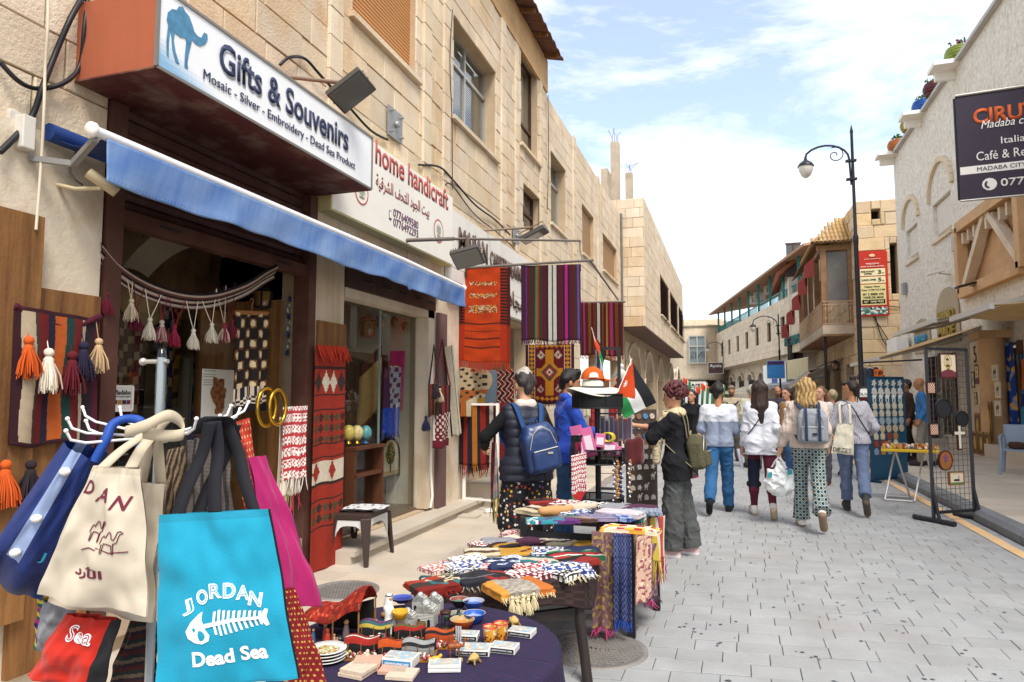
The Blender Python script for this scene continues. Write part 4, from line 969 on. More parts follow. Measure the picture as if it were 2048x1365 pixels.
def tassel(parent,p,col,s=.1,strings=None,m=None,col2=None):
 b=B();r3=random.Random(int(p[1]*1000));
 b.cur=C(col);b.ball(p,s*.13,8,6);b.lathe([(s*.08,-.1*s),(s*.13,-.18*s),(s*.12,-.28*s)],p,8)
 for i in range(70):
  a,rr=r3 .uniform(0,6.28),s*.15;e_=r3 .uniform(.05,.38)*s;b.cur=C(col2 if col2 and r3 .random()<.4 else col,r3 .uniform(.7,1.15))
  b.tube([p+V((rr*.6*math.cos(a),rr*.6*math.sin(a),-.2*s)),p+V((e_*.8*math.cos(a),e_*.8*math.sin(a),-.6*s)),p+V((e_*math.cos(a),e_*math.sin(a),-s*r3 .uniform(.85,1.1)))],[s*.02,s*.026,s*.016],4,False)
 if strings:
  for q in strings:b.tube([p,(p+V(q))/2+V((0,0,-.006)),V(q)],.0035,4,False)
 return b.build('tassel',mat('yarn',attr=True,rough=1),parent)
for(x,y,x1,x2,c,c2)in((212,590,220,240,'#6d1f33',None),(263,602,255,265,'#cdb99a',None),(272,622,268,290,'#5f1a2c',None),(300,640,290,325,'#d9cdb9',None),(324,645,318,336,'#c2a89c','#8a2238'),(349,655,338,372,'#8e2440',None),(387,662,372,398,'#ded4c2',None),(424,650,400,433,'#d9cdb9',None),(449,650,433,452,'#8e2440','#c9b7a5'),(464,643,447,470,'#6d1f2c',None)):
 p=onX(x,y,XL+.05);tassel(gar,p-P3[0],c,.125,[onX(x1,min(600,600-abs(x1-370)*.35),XL+.045)-P3[0],onX(x2,min(600,600-abs(x2-370)*.35),XL+.045)-P3[0]],None,c2)
 # ---- things shown in the first shop window
def plaque(name,label,cat,p,w,h,u_,m_frame,cf,shape='rect',th=.03,nu=24,nv=24,parent=None,group=None,fw=.12,fr_c=None):
 """framed picture / mosaic: frame of real depth, printed or mosaic face inset"""
 t=empty(name,p,0,label,cat,group);u_=V(u_).normalized();n=u_.cross(v);hw,hh=w/2,h/2
 if shape=='rect':out=[(-hw,-hh),(hw,-hh),(hw,hh),(-hw,hh)]
 elif shape=='oval':out=[(hw*math.cos(2*math.pi*k/28),hh*math.sin(2*math.pi*k/28))for k in range(28)]
 elif shape=='arch':out=[(-hw,-hh),(hw,-hh)]+[(hw*math.cos(math.pi*k/12),hh-hw+hw*math.sin(math.pi*k/12))for k in range(13)]
 elif shape=='heart':out=[(hw*.95*(math.sin(a)**3),hh*(.8125*math.cos(a)-.3125*math.cos(2*a)-.125*math.cos(3*a)-.0625*math.cos(4*a)))for a in[2*math.pi*k/40 for k in range(40)]]
 k=1-fw;inn=[(x*k,y*k)for x,y in out];N_=len(out)
 f=B();A_=[u_*x+v*y for x,y in out];I_=[u_*x+v*y for x,y in inn]
 f.add([a for a in A_]+[a-n*th for a in A_]+[i for i in I_]+[i-n*.008 for i in I_],[(j,(j+1)%N_,2*N_+(j+1)%N_,2*N_+j)for j in range(N_)]+[(N_+j,N_+(j+1)%N_,(j+1)%N_,j)for j in range(N_)]+[(2*N_+j,2*N_+(j+1)%N_,3*N_+(j+1)%N_,3*N_+j)for j in range(N_)]+[tuple(N_+j for j in range(N_))[::-1]]);f.build('frame',m_frame,t)
 g_=B()
 def ins(x,y):
  if shape=='rect':return abs(x)<hw*k and abs(y)<hh*k
  if shape=='oval':return(x/(hw*k))**2+(y/(hh*k))**2<1
  if shape=='arch':return abs(x)<hw*k and-hh*k<y and(y<(hh-hw)*k or math.hypot(x,y-(hh-hw)*k)<hw*k)
  return(x/(hw*.7))**2+(y/(hh*.62))**2<1
 for j in range(nv):
  for i in range(nu):
   x,y=(i+.5)/nu*2-1,(j+.5)/nv*2-1
   if ins(x*hw,y*hh):
    X_,Y_=x*hw,y*hh;a,c=hw/nu,hh/nv;g_.cur=cf(x,y);g_.add([u_*(X_+s*a)+v*(Y_+r_*c)-n*.006 for s,r_ in((-1,-1),(1,-1),(1,1),(-1,1))],[(0,1,2,3)])
 g_.build('picture',M_print,t);return t
cream_,dk=C('#cfc4a8',.85),C('#3b2f26')
def tree_pic(x,y,leaf='#4a5a2a'):
 if abs(x)<.08 and-.75<y<0:return C('#4a3422')
 d=math.hypot(x*1.15,y-.18)
 if d<.55 and math.sin(x*23+y*7)*math.sin(y*21-x*5)>-.55:return C(leaf)if math.sin(x*31)*math.sin(y*29)<.6 else C('#b57a2e')
 if y<-.66:return C('#a58a5c')
 return cream_
def camel_pic(x,y):return dk if(abs(y-.05)<.22 and abs(x)<.45)or(abs(abs(x)-.33)<.06 and-.75<y<.05)or(.42<x<.55 and 0<y<.5)or math.hypot(x,y-.3)<.2 else cream_
def horse_pic(x,y):return C('#7a4a2a')if(math.hypot(x*.8,(y-.05)*1.6)<.38)or(abs(abs(x)-.35)<.07 and-.7<y<.1)or(math.hypot(x-.5,y-.38)<.2)else cream_
def flower_pic(x,y):return C('#46301f')if(math.hypot(x*1.1,y-.12)<.42 and math.sin(math.atan2(y,x)*9)>-.4)or(abs(x)<.06 and y<0)else cream_
M_fr=mat('walnut_frame','#3a2418',.5,var=.2);M_fr2=mat('oak_frame','#8a5a2c',.6,var=.2)
Xd=XL-.42
plaque('mosaic_plaque','arched mosaic plaque of a leafy tree in the open shop window','plaque',onX(541,700,Xd),.20,.32,uL,M_fr2,tree_pic,'rect',nu=26,nv=34)
plaque('mosaic_plaque','heart shaped wooden plaque with a dolphin medallion','plaque',onX(541,768,Xd),.22,.24,uL,M_fr2,lambda x,y:dk if math.hypot(x*1.0-.05,(y-.05))<.42 and math.hypot(x-.2,y+.2)>.42 else cream_,'heart',fw=.1)
plaque('mosaic_plaque','cream mosaic panel of a running deer below the dolphin heart','plaque',onX(535,838,Xd+.02),.22,.28,uL,M_fr2,camel_pic)
def map_pic(x,y):
 if abs(x)>.93 or abs(y)>.95:return C('#d8d2c2')
 d=mnoise.noise(V((x*2.2,y*2.2,4)))*.5
 if(math.hypot(x*1.1,y*.9+.05)+d<.52)or(0<x<.35 and 0<y<.65):return C('#8a5a34')if mnoise.noise(V((x*6,y*6,2)))>-.1 else C('#6a4024')
 if y>.35 and x<-.2 and int(y*26)%2==0:return C('#a9a79c')
 return C('#dcd8cc')
plaque('map_poster','white poster with a brown relief map standing in the window','poster',onX(438,790,XL-.25),.36,.40,uL,M_white,map_pic,fw=.03,th=.01,nu=40,nv=44)
st=board(onX(214,822,XL-.28),.19,.16,uL,M_white,'white square sticker reading Madaba 2022 on the shop glass',th=.004,name='window_sticker',fm=M_white)
text('Madaba',V((.004,.04,.105)),(0,1,0),v,.135,.032,M_black,st);text('2022',V((.004,.012,.02)),(0,0,1),(0,-1,0),.11,.018,M_black,st)
for k in range(4):b=B();b.box((.006,.055+k*.035,.055),(.002,.028,.028));b.build('icon',mat('icon%d'%k,('#5a2a24','#b58a2a','#2a2f5a','#7a2a3a')[k],.6),st)
text('Arab Tourism Capital',V((.004,.042,.085)),(0,1,0),v,.13,.012,M_black,st,'lettering',.002)
# patterned scarf on a hanger
def scarf_c(a,c):
 if c>.92:return C('#15141c')
 if c>.84:return C('#c8b9a4')if math.sin(a*60)*math.sin(c*120)>0 else C('#20202c')
 if c>.74:return C('#1a1a26')if int(a*18)%2 else C('#c2b099')
 g_=math.sin(a*18.8)*math.cos(c*30);return C('#cbb78e')if g_>.5 else(C('#6a4426')if g_>.1 else C('#1d1614'))
hp=onX(468,625,XL+.03),onX(536,628,XL+.03)
t=hang('patterned_scarf','black and gold patterned scarf on a wooden hanger in the shop opening','scarf',hp[0],hp[1],.78,scarf_c,44,90,.02,3,m=M_cloth,thick=.004)
b=B();b.bar(hp[0]-t.location,hp[1]-t.location,.02,.03);m_=(hp[0]+hp[1])/2-t.location;b.tube([m_,m_+v*.06,m_+v*.1+V((0,.02,0)),m_+v*.12,m_+v*.1+V((0,-.02,0))],.004,6);b.build('hanger',M_fr2,t)
# hanging lantern and evil-eye strings
def lantern(p,s,label,m,group='lanterns in the shop window'):
 t=empty('lantern',p,0,label,'lantern',group);b=B();k=6
 b.lathe([(.0,1.0),(.06,.98),(.10,.9),(.34,.72),(.40,.70),(.40,.66)],n=k,c=(0,0,0));b.build('roof',m,t);b=B();b.lathe([(.30,0),(.40,.62),(.36,.62),(.27,.02)],n=k);b.build('glass',mat('amber_glass','#7a5a35',.2,spec=.6),t)
 b=B()
 for j in range(k):a=2*math.pi*j/k;b.bar((.3*math.cos(a),.3*math.sin(a),0),(.4*math.cos(a),.4*math.sin(a),.66),.05)
 b.lathe([(0,-.08),(.2,-.06),(.33,0),(.33,.04),(0,.04)],n=k);b.tube([(0,0,1),(0,0,1.35)],.015,4);b.build('cage',m,t);t.scale=(s,s,s);return t
lantern(onX(525,615,XL-.35),.22,'black street style lantern inside the first shop by the wood panel',M_black)
ev_=empty('glass_eye_string',onX(577,690,XL-.2),0,'strings of glass crescents and blue evil eyes by the shop frame','ornament');b=B()
for k in range(10):b.cur=C('#c4c6c2')if k%3 else C('#2a3f7a');b.lathe([(.008,-.004),(.024,-.004),(.024,.004),(.008,.004)],n=12,M=Matrix.Translation((0,.02*math.sin(k*2),.42-k*.055))@Matrix.Rotation(math.pi/2,4,'Y'))
b.build('crescents',mat('glazed',attr=True,rough=.2,spec=.6),ev_);b=B();b.tube([(0,0,.5),(0,0,-.12)],.002,4);b.build('string',M_black,ev_)
# brass bangles and red kufiyah on a hook
t=empty('brass_bangles',onX(541,820,XL+.1),0,'pair of big brass hoops hanging beside the red and white scarf','hoops')
for k,(dy,r_)in enumerate(((-.05,.15),(.05,.14))):b=B();b.tube([V((.03*k,dy+r_*.75*math.cos(a),.02+r_*math.sin(a)))for a in[2*math.pi*j/28 for j in range(28)]],.016,8,closed=True);b.build('hoop',M_gold,t)
def kuf(c1,c2='#e6e0d8',f=34):
 a_,b_=C(c1,.9),C(c2,.9)
 def g_(u,w):s_=(int(u*f)+int(w*f*1.3))%2;big=abs(math.sin(w*20))>.93;return a_ if(s_ and math.sin(u*f*3.1+w*f)>-.6)or big else b_
 return g_
hang('red_kufiyah','red and white checked scarf with white tassels hung at the shop door post','scarf',onX(563,815,XL+.10),onX(613,812,XL+.16),.60,kuf('#b23a40',f=26),40,70,.025,3,fr=lambda t_:C('#d9cfc4'),flen=.12,m=M_cloth,thick=.004)
hang('white_tassel_scarf','cream fringed scarf behind the red checked one','scarf',onX(556,835,XL+.08),onX(600,830,XL+.1),.66,lambda a,c:C('#cfc2ae'),20,30,.02,3,fr=lambda t_:C('#b49a78')if t_<.6 else C('#b2404a'),flen=.16,m=M_cloth,thick=.004)
# ---- wood boards at the far left and the striped saddle bag
b=B();b.box((0,0,1.45),(.05,.5,2.1));t=tag(b.build('wooden_board',M_wood),'tall worn wooden board at the left edge beside the pier','board');pp=onX(20,700,XL+.10);t.location=(XL+.10,pp.y-.12,0)
ya_,yb_=onX(45,700,XL+.06).y,onX(192,700,XL+.06).y;zt_=onX(120,565,XL+.06).z
b=B();b.box((0,0,0),(.04,yb_-ya_,zt_-.15));t=tag(b.build('plywood_sheet',M_wood),'brown plywood panel behind the striped saddle bag','panel');t.location=(XL+.06,(ya_+yb_)/2,(zt_-.15)/2+.1)
pa,pb=onX(30,612,XL+.13),onX(200,640,XL+.13)
bag_st=stripes((2.2,'#3a1822'),(4,'#cbb698'),(1,'#4a3a30'),(3.4,'#7a1f22'),(2.6,'#2c2438'),(3.8,'#c9622a'),(2.6,'#1f4440'),(3.2,'#7d2224'),(1.6,'#d2c3a8'),(.8,'#2a2226'),(3.6,'#3a2a30'),(2,'#5a1c36'))
def bagc(a,c):return bag_st(min(.999,max(0,a+.012*math.sin(c*9+a*5))))if.03<c<.97 else C('#3a1822')
sb_=hang('striped_saddle_bag','striped wool saddle bag with big yarn tassels hung on the plywood panel','bag',pa,pb,pa.z-onX(48,890,XL+.13).z,bagc,150,70,.02,2,thick=.03)
so_=sb_.location.copy()
b=B();b.tube([pa-so_,(pa*.65+pb*.35)-so_-v*.06,(pa*.35+pb*.65)-so_-v*.075,pb-so_+v*.02],.018,8);b.build('braided_edge',mat('wine_braid','#4a1826',1,bump=.8,bs=40),sb_)
for(x,y,c,s_)in((58,682,'#c4541f',.19),(98,706,'#d9cdb9',.20),(145,712,'#5a1820',.21),(168,692,'#272238',.19),(198,684,'#b89a74',.17),(12,930,'#c4541f',.2),(62,930,'#2a2226',.2)):tassel(sb_,onX(x,y,XL+.17)-so_,c,s_,[onX(x-6,y-45,XL+.13)-so_]if y<800 else None)
# ---- red runner on the pier between the shops
def runner(a,c):
 base=C('#a3301f',.95)
 def dia(c0,h_,cols,n_=4,bg=None):
  y=(c-c0)/h_
  if 0<=y<=1:
   k=int(a*n_);x=a*n_-k
   if abs(x-.5)+abs(y-.5)<.5:return cols[k%len(cols)]
   return bg or base
 for r_ in(dia(.115,.10,[C('#3a2c28'),C('#d8cbb5'),C('#d8cbb5'),C('#3a2c28')]),dia(.30,.05,[C('#4d4a2a'),C('#4a2420')],6),dia(.35,.05,[C('#4d4a2a'),C('#4a2420')],6),dia(.40,.04,[C('#4d4a2a'),C('#4a2420')],6),dia(.52,.09,[C('#a3301f'),C('#d8cbb5')],4,C('#d8cbb5')),dia(.70,.05,[C('#4d4a2a'),C('#3a2c28')],6),dia(.75,.05,[C('#4d4a2a'),C('#3a2c28')],6)):
  if r_:return r_
 if any(abs(c-k)<.004 for k in(.10,.225,.29,.445,.505,.62,.69,.81)):return C('#3a2420')
 return base
b=B();b.box((0,0,1.1),(.03,.46,2.15));t=tag(b.build('wooden_board',M_wood),'wooden board on the pier behind the red runner','board');t.location=(XL+.06,5.57,.05)
pa,pb=onX(630,690,XL+.12),onX(690,695,XL+.12)
rn=hang('red_runner','long narrow red kilim runner with diamond bands on the pier between shops','rug',pa,pb,2.0,runner,36,150,.008,2,fr=lambda t_:C('#8a2418'),flen=.12)
fringe(rn,lambda t_:pa+(pb-pa)*t_+V((.02,0,0))-rn.location,V((.25,0,-1)),lambda t_:C('#9a2c1a'),.14,50,.005,'top_fringe')
# ---- second shop
sh2=empty('lantern_shop',(XL,shop2[0],0),0,'glazed shop window with lanterns and scarves between the pale piers','shop front');o2=sh2 .location.copy();W2=shop2[1]-shop2[0]
b=B();b.box((.0,W2/2,2.79),(.12,W2,.36));b.build('shutter_box',mat('shutter_box','#4a3a34',.5,var=.2,streak=.3,dc='#8a7566'),sh2);b=B();b.box((.07,W2/2,2.88),(.03,W2+.1,.12));b.build('black_rail',M_black,sh2)
for k in range(5):b=B();b.tube([(.06,.3+k*.4,2.72),(.09,.34+k*.4,2.70),(.09,.44+k*.4,2.70),(.06,.48+k*.4,2.72)],.01,6);b.build('shutter_lug',M_black,sh2)
b=B()
for k in range(3):b.prism([(-.03,0),(0,-.03),(.03,0),(0,.03)],(.09,.15+k*.75,2.88),(0,1,0),v,.002);b.prism([(.01,0),(.04,-.03),(.07,0),(.04,.03)],(.09,.15+k*.75,2.88),(0,1,0),v,.002)
b.build('yellow_mark',mat('yellow_mark','#c9a53a',.6),sh2)
b=B()
for(c_,s_)in(((-.05,W2-.09,1.38),(.18,.18,2.45)),((-.05,W2/2,2.56),(.18,W2,.09))):b.box(c_,s_)
b.build('door_frame',M_rend,sh2)
for(y0,y1)in((.03,.98),(.99,W2-.2)):b=B();b.box((-.12,(y0+y1)/2,1.33),(.008,y1-y0,2.35));b.build('pane',G_shop,sh2)
b=B();b.box((-.115,.985,1.33),(.02,.016,2.35));b.build('mullion',mat('glass_edge','#7d8f8a',.2),sh2)
X2=-5.0;b=B()
for(c_,s_)in(((X2-XL,W2/2,1.5),(.08,W2+1,3)),(((X2-XL)/2-.15,-.22,1.5),(X2-XL+.3 if False else 1.1,.08,3)),(((X2-XL)/2-.15,W2+.05,1.5),(1.1,.08,3)),(((X2-XL)/2-.15,W2/2,2.95),(1.2,W2+.6,.06))):b.box(c_,s_)
b.build('room_wall',mat('room2','#d6c9b6',.9,var=.1),sh2);b=B();b.box((-.75,W2/2,.12),(1.3,W2+.4,.1));b.build('room_floor',mat('room_floor'),sh2)
b=B();b.box((-.55,W2*.70,1.1),(.05,.95,1.9));b.build('dark_panel',mat('dark_panel','#4a352a',.6,var=.2),sh2)
# steps in front
for(y0,y1,w_,h_,nm)in((5.6,9.1,.28,.12,'a'),(9.1,12.6,.45,.30,'b')):
 b=B();b.box((XL+w_/2,(y0+y1)/2,h_/2),(w_,y1-y0-.01,h_));b.box((XL+w_/2+.02,(y0+y1)/2,h_-.02),(w_+.04,y1-y0-.02,.05));t=tag(b.build('stone_step',M_slab),'long stone doorstep in front of the glazed shop window' if nm=='a' else 'higher stone doorstep behind the carpet stand','step')
 # goods in the second window
Xg=XL-.28
for(x,y,s_,lb)in((735,672,.26,'largest copper lantern hanging in the glazed shop window'),(762,655,.17,'small glass lantern second from the left in the glazed window'),(788,652,.12,'small dark lantern third from the left in the glazed window'),(810,660,.12,'tilted dark lantern at the right of the glazed window')):lantern(onX(x,y,Xg),s_,lb,mat('copper_lantern','#9a5f38',.45,metal=.3,var=.2))
eg=[('#c9b45a','yellow painted ostrich egg on the window shelf'),('#d6c48a','pale yellow painted ostrich egg between the other two'),('#5fa0a4','turquoise map painted ostrich egg on a blue foot')]
for k,(c,lb)in enumerate(eg):
 p=onX(697+k*17,868,Xg+.15);t=empty('painted_egg',p-v*.07,0,lb,'egg','painted eggs on the window shelf');b=B();b.ball((0,0,.08),.068,14,10,(1,1,1.2));b.build('egg',mat('egg%d'%k,c,.3,var=.35,vs=30),t);b=B();b.lathe([(.035,-.03),(.02,-.01),(.015,.01),(.03,.02)],n=12);b.build('foot',M_gold if k<2 else mat('blue_foot','#2f6fa4',.4),t)
b=B();b.box((0,0,0),(.35,.62,.03));b.box((0,0,-.28),(.3,.6,.03));
for y in(-.29,.29):b.box((0,y,-.38),(.3,.03,.75))
t=tag(b.build('display_shelf',mat('shelf_wood','#5a3420',.6,var=.2)),'brown wooden display stand under the painted eggs','shelf');t.location=onX(715,888,Xg+.12)-v*.03
hang('blue_scarf','royal blue scarf with silver pattern hanging in the glazed window','scarf',onX(768,735,XL-.2),onX(800,735,XL-.2),.78,lambda a,c:C('#1f3f9c')if c>.62 else(C('#8f96a4')if math.sin(a*14+c*9)*math.sin(c*40)>-.2 and a>.35 else C('#4a2348')),26,70,.02,2,fr=lambda t_:C('#1f3f9c'),flen=.06,m=M_cloth)
hang('pink_scarf','bright pink scarf hanging behind the blue one','scarf',onX(780,702,XL-.3),onX(808,702,XL-.3),.75,lambda a,c:C('#a51f62')if c<.22 or a>.7 else(kuf('#a83242')(a,c)if c<.8 else C('#b02a64')),22,60,.02,2,m=M_cloth)
hang('tan_drape','tan shawl with dark border draped across the window','shawl',onX(700,750,XL-.62),onX(764,690,XL-.3),.72,lambda a,c:C('#b9925a')if c>.2 else C('#54241c'),24,30,.04,2,fr=lambda t_:C('#8a6538'),flen=.05,m=M_cloth)
plaque('mosaic_picture','mosaic picture of a trotting horse','picture',onX(816,838,XL-.42),.36,.42,uL,M_fr,horse_pic,fw=.14);plaque('mosaic_picture','square mosaic picture of a branching dark flower','picture',onX(818,882,XL-.42),.38,.38,uL,M_fr,flower_pic,fw=.14)
plaque('mosaic_picture','arched mosaic picture of an orange tree','picture',onX(782,915,XL-.42),.5,.5,uL,M_fr,tree_pic,'arch',fw=.12);plaque('mosaic_picture','small flag picture in a black frame','picture',onX(816,925,XL-.40),.3,.24,uL,M_black,lambda x,y:C('#a52a2a')if x<-.2 and abs(y)<.5 else(C('#2a2a2a')if y>.33 else(C('#ded8cc')if y>-.33 else C('#2f6a44'))),fw=.16)
t=hang('wall_hanging_face','dark red round woven hanging in the glazed window','textile',onX(697,790,XL-.55),onX(728,790,XL-.55),.5,lambda a,c:C('#6a1f1c')if math.hypot(a-.5,c-.5)<.5 and int((a+c)*18)%3 else C('#3a1412'),22,30,.01,2)
text('SILVER',onX(700,745,XL-.11),(0,1,0),v,.5,.13,mat('green_gold','#8f9a6a',.5),sh2)if False else None
# ---- pier right of the second shop: pipe, bags, cream runner
b=B();b.box((XL+.06,8.12,1.35),(.06,.26,2.5));tag(b.build('brown_strip',mat('mauve_strip','#6d5350',.8,var=.25,streak=.4,dc='#3b2b28')),'peeling brown painted strip on the pier beside the glazed shop','panel')
b=B();b.tube([(XL+.05,7.86,1.9),(XL+.05,7.86,.6),(XL+.07,7.87,.3),(XL+.05,7.86,.16)],.016,8);tag(b.build('drain_pipe',M_white),'thin white pipe down the right of the glazed window','pipe')
def kbag(cols):
 s_=stripes(*cols);return lambda a,c:s_(a)
p0,p1=onX(858,770,XL+.16),onX(876,765,XL+.28)
t=hang('woven_bag','small striped woven shoulder bag with a navy tassel by the shop door','bag',p0,p1,.38,kbag([(1,'#2f4a3a'),(1,'#a33a24'),(1,'#2a2a3a'),(1,'#c4722a'),(1,'#2f4a3a')]),16,16,.01,1,thick=.03);b=B();b.tube([p0-t.location,onX(868,690,XL+.1)-t.location,p1-t.location],.012,6);b.build('strap',mat('dark_strap','#2a2226',.9),t);tassel(t,onX(852,835,XL+.18)-t.location,'#1f2440',.16)
p0,p1=onX(868,775,XL+.22),onX(900,770,XL+.30)
t=hang('maroon_bag','maroon and white woven bag with red tassels on the pier','bag',p0,p1,.74,lambda a,c:(C('#8a2a20')if int(a*7)%2 else C('#2a2226'))if c<.45 else(C('#d8cbc0')if(math.sin(a*25)*math.sin(c*60)>.25 or a<.06 or a>.94)and c<.88 else C('#6a1a26')),26,40,.02,1,thick=.02);b=B();b.tube([p0-t.location,onX(884,680,XL+.12)-t.location,p1-t.location],.012,6);b.build('strap',mat('red_strap','#6a2222',.9),t);tassel(t,onX(880,780,XL+.32)-t.location,'#b8a88c',.14);tassel(t,onX(872,770,XL+.32)-t.location,'#2a2226',.16)
p0,p1=onX(886,695,XL+.10),onX(906,690,XL+.22)
cs_=stripes((1,'#1f1c1e'),(5,'#d8ccb4'),(.5,'#4a3a30'),(1,'#d8ccb4'));hang('cream_runner','cream woven runner with black edge slanting down the pier','rug',p0,p1,1.18,lambda a,c:cs_(a),20,40,.008,1,skew=.9)
# ---- textiles crowding the rooms behind the windows
ORD=('first','second','third','fourth','fifth','sixth','seventh')
for k,(cn,c1,c2)in enumerate((('brown','#5a3a28','#a58a62'),('wine red','#6a1f26','#b59a7a'),('navy','#26304f','#9a8a72'),('ochre','#a5742f','#5a2f20'),('black','#24211f','#a3562f'),('dark red','#7a2a20','#2a2322'))):
 p_=V((XL-1.0-.12*(k%2),shop1[0]+1.0+k*.22,2.35));hang('shop_textile','%s woven textile, %s from the left at the back of the open gift shop'%(cn,ORD[k]),'textile',p_,p_+V((0,.2,0)),.9+.12*(k%3),(lambda c1,c2:(lambda a,d:C(c1)if(int(d*14)+int(a*5))%3 else C(c2)))(c1,c2),10,30,.02,2)
for k,(cn,c1,c2)in enumerate((('rust','#8a4526','#c9a26a'),('maroon','#5f1f26','#b5925a'),('olive','#5a5230','#b59a6a'),('crimson','#8f2430','#30262a'),('tan','#a5824f','#4a2a20'),('plum','#4f2340','#a58a72'))):
 p_=V((XL-1.15,shop2[0]+.3+k*.34,2.05));hang('shop_textile','%s shawl, %s from the left at the back of the lantern shop'%(cn,ORD[k]),'textile',p_,p_+V((0,.32,0)),1.3,(lambda c1,c2:(lambda a,d:C(c1)if(int(d*18))%4 else C(c2)))(c1,c2),8,36,.03,2)
for k in range(7):
 y_,z_=shop2[0]+.25+(k%4)*.2,(1.5 if k<4 else 1.85);b=B();b.cur=C(('#b58a3a','#8a3a2a','#c9b48a','#3a5a6a','#a5642a','#6a4a2a','#c4a24a')[k]);b.lathe([(.03,0),(.055,.05),(.03,.12),(.02,.17),(.03,.19)],n=12);t=tag(b.build('brass_vase',mat('glazed')),'%s small vase on the shelf of the lantern shop'%ORD[k],'vase','vases in the lantern shop');t.location=(XL-.6,y_,z_)
for z_ in(1.49,1.84):b=B();b.box((XL-.6,shop2[0]+.55,z_-.01),(.16,.85,.02));b.build('wall_shelf',mat('shelf_wood'),sh2).location=-o2
# ---- wall fittings
def floodlight(p,aim,s,label,arm_from=None,fins=False):
 t=empty('floodlight',p,0,label,'lamp','floodlights on the left walls');q=V((0,0,-1)).rotation_difference(V(aim)).to_matrix()
 b=B();b.box((0,0,0),(s,s*.75,s*.16),rot=q);b.build('housing',mat('grey_lamp','#55534f',.5,metal=.3),t,bevel=.01);b=B();b.box(q@V((0,0,-s*.085)),(s*.9,s*.65,.01),rot=q);b.build('lens',mat('lens_glass','#63635f',.08,spec=.8),t)
 if fins:
  b=B()
  for k in range(12):b.box(q@V((-s*.46+k*s*.084,0,s*.12)),(.006,s*.7,s*.12),rot=q)
  b.build('cooling_fin',mat('grey_lamp'),t)
 b=B();b.tube([q@V((-s*.5,0,0)),q@V((-s*.5,0,s*.3)),q@V((s*.5,0,s*.3)),q@V((s*.5,0,0))],.01,6)
 if arm_from is not None:b.tube([V(arm_from)-V(p),(q@V((0,0,s*.3)))],.018,8)
 b.build('bracket',mat('rusty_arm','#8a7a6a',.7,dirt=.5),t)
p=onX(702,182,XL+.72);floodlight(p,(.55,-.25,-.8),.34,'black floodlight on a pipe arm above the gift sign',onX(560,135,XL+.03)if False else V((XL+.02,p.y-.15,p.z+.17)))
p=onX(935,515,-2.75);floodlight(p,(.2,-.6,-.8),.34,'grey finned floodlight hanging over the orange rug',V((-2.75,p.y,p.z+.25)),True)
p=onX(1068,470,XL+.85);floodlight(p,(.4,0,-.9),.42,'black floodlight on a pole farther along the left wall',V((XL+.02,p.y-.1,p.z+.1)))
sc_=empty('security_camera',onX(203,366,XL+.3),0,'cream bullet security camera on the pier below the awning bracket','camera');q=V((0,0,1)).rotation_difference(V((.45,.55,-.45))).to_matrix().to_4x4()
b=B();b.lathe([(.0,-.08),(.025,-.08),(.026,.06),(.02,.07),(.0,.065)],n=16,M=q);b.build('body',mat('camera_shell','#c7b795',.4),sc_);b=B();b.lathe([(.031,-.075),(.032,.09),(.029,.09),(.028,-.075)],n=16,M=Matrix.Translation((0,0,.006))@q);b.build('hood',mat('camera_shell'),sc_);b=B();b.tube([(0,0,-.03),(-.15,-.03,-.03),(-.27,-.05,.0)],.012,8);b.build('arm',mat('camera_shell'),sc_)
for(x,y,s_,lb)in((790,250,.34,'square steel plate with bolts on the limestone wall'),(1032,472,.3,'small steel plate bolted to the wall above the carpet sign')):
 t=empty('wall_plate',onX(x,y,XL+.05),0,lb,'plate','steel plates on the left wall');b=B();b.box((0,0,0),(.015,s_,s_));b.build('plate',mat('galvanised','#9b9d9c',.45,metal=.5,var=.2),t)
 for dy in(-.35,.35):
  for dz in(-.35,.35):b=B();b.tube([(0,dy*s_,dz*s_),(.05,dy*s_,dz*s_)],.012,6);b.build('bolt',mat('galvanised'),t)
 b=B();b.lathe([(.02,0),(.035,0),(.035,.05),(.02,.05)],n=12,M=Matrix.Rotation(math.pi/2,4,'Y'));b.build('ring',mat('galvanised'),t)
def cable(pts,r,label,m=None,X=XL+.05,name='cable'):
 P=[onX(x,y,X+(.03 if i%2 else 0))for i,(x,y)in enumerate(pts)];n=len(P)*5;b=B();b.tube([curve(P,i/n)-P[0]for i in range(n+1)],r,6);t=tag(b.build(name,m or M_black),label,'cable');t.location=P[0];return t
cable([(168,-10),(140,40),(110,110),(85,175),(60,240),(0,305)],.016,'thick black cable bundle running down the pier at the far left');cable([(0,125),(40,165),(80,178),(130,165),(160,130),(168,60),(176,-10)],.013,'black cable looping under the copper box');cable([(96,-10),(95,60),(90,140),(88,220),(82,330),(72,460)],.008,'thin pale cord hanging down the pier',mat('pale_cord','#cdbfa8',.8),XL+.11)
cable([(560,130),(580,115),(610,118),(640,150),(690,205),(740,260),(775,280)],.014,'black cables arching above the gift sign');cable([(838,330),(880,335),(910,365),(950,410),(990,440),(1020,470)],.014,'black cables crossing the wall beside the cream sign');cable([(890,370),(905,372),(950,430),(1000,470),(1030,500)],.009,'thin cables sagging above the carpet shop sign');cable([(1096,190),(1097,300),(1095,420)],.008,'thin cable down the joint between the two buildings');cable([(905,20),(900,120),(904,240),(905,380)],.006,'thin cable down the wall left of the upstairs window')
cable([(165,370),(150,360),(140,340),(150,310),(158,285)],.006,'tangled wires beside the security camera',mat('grey_wire','#6f675c',.7),XL+.08)
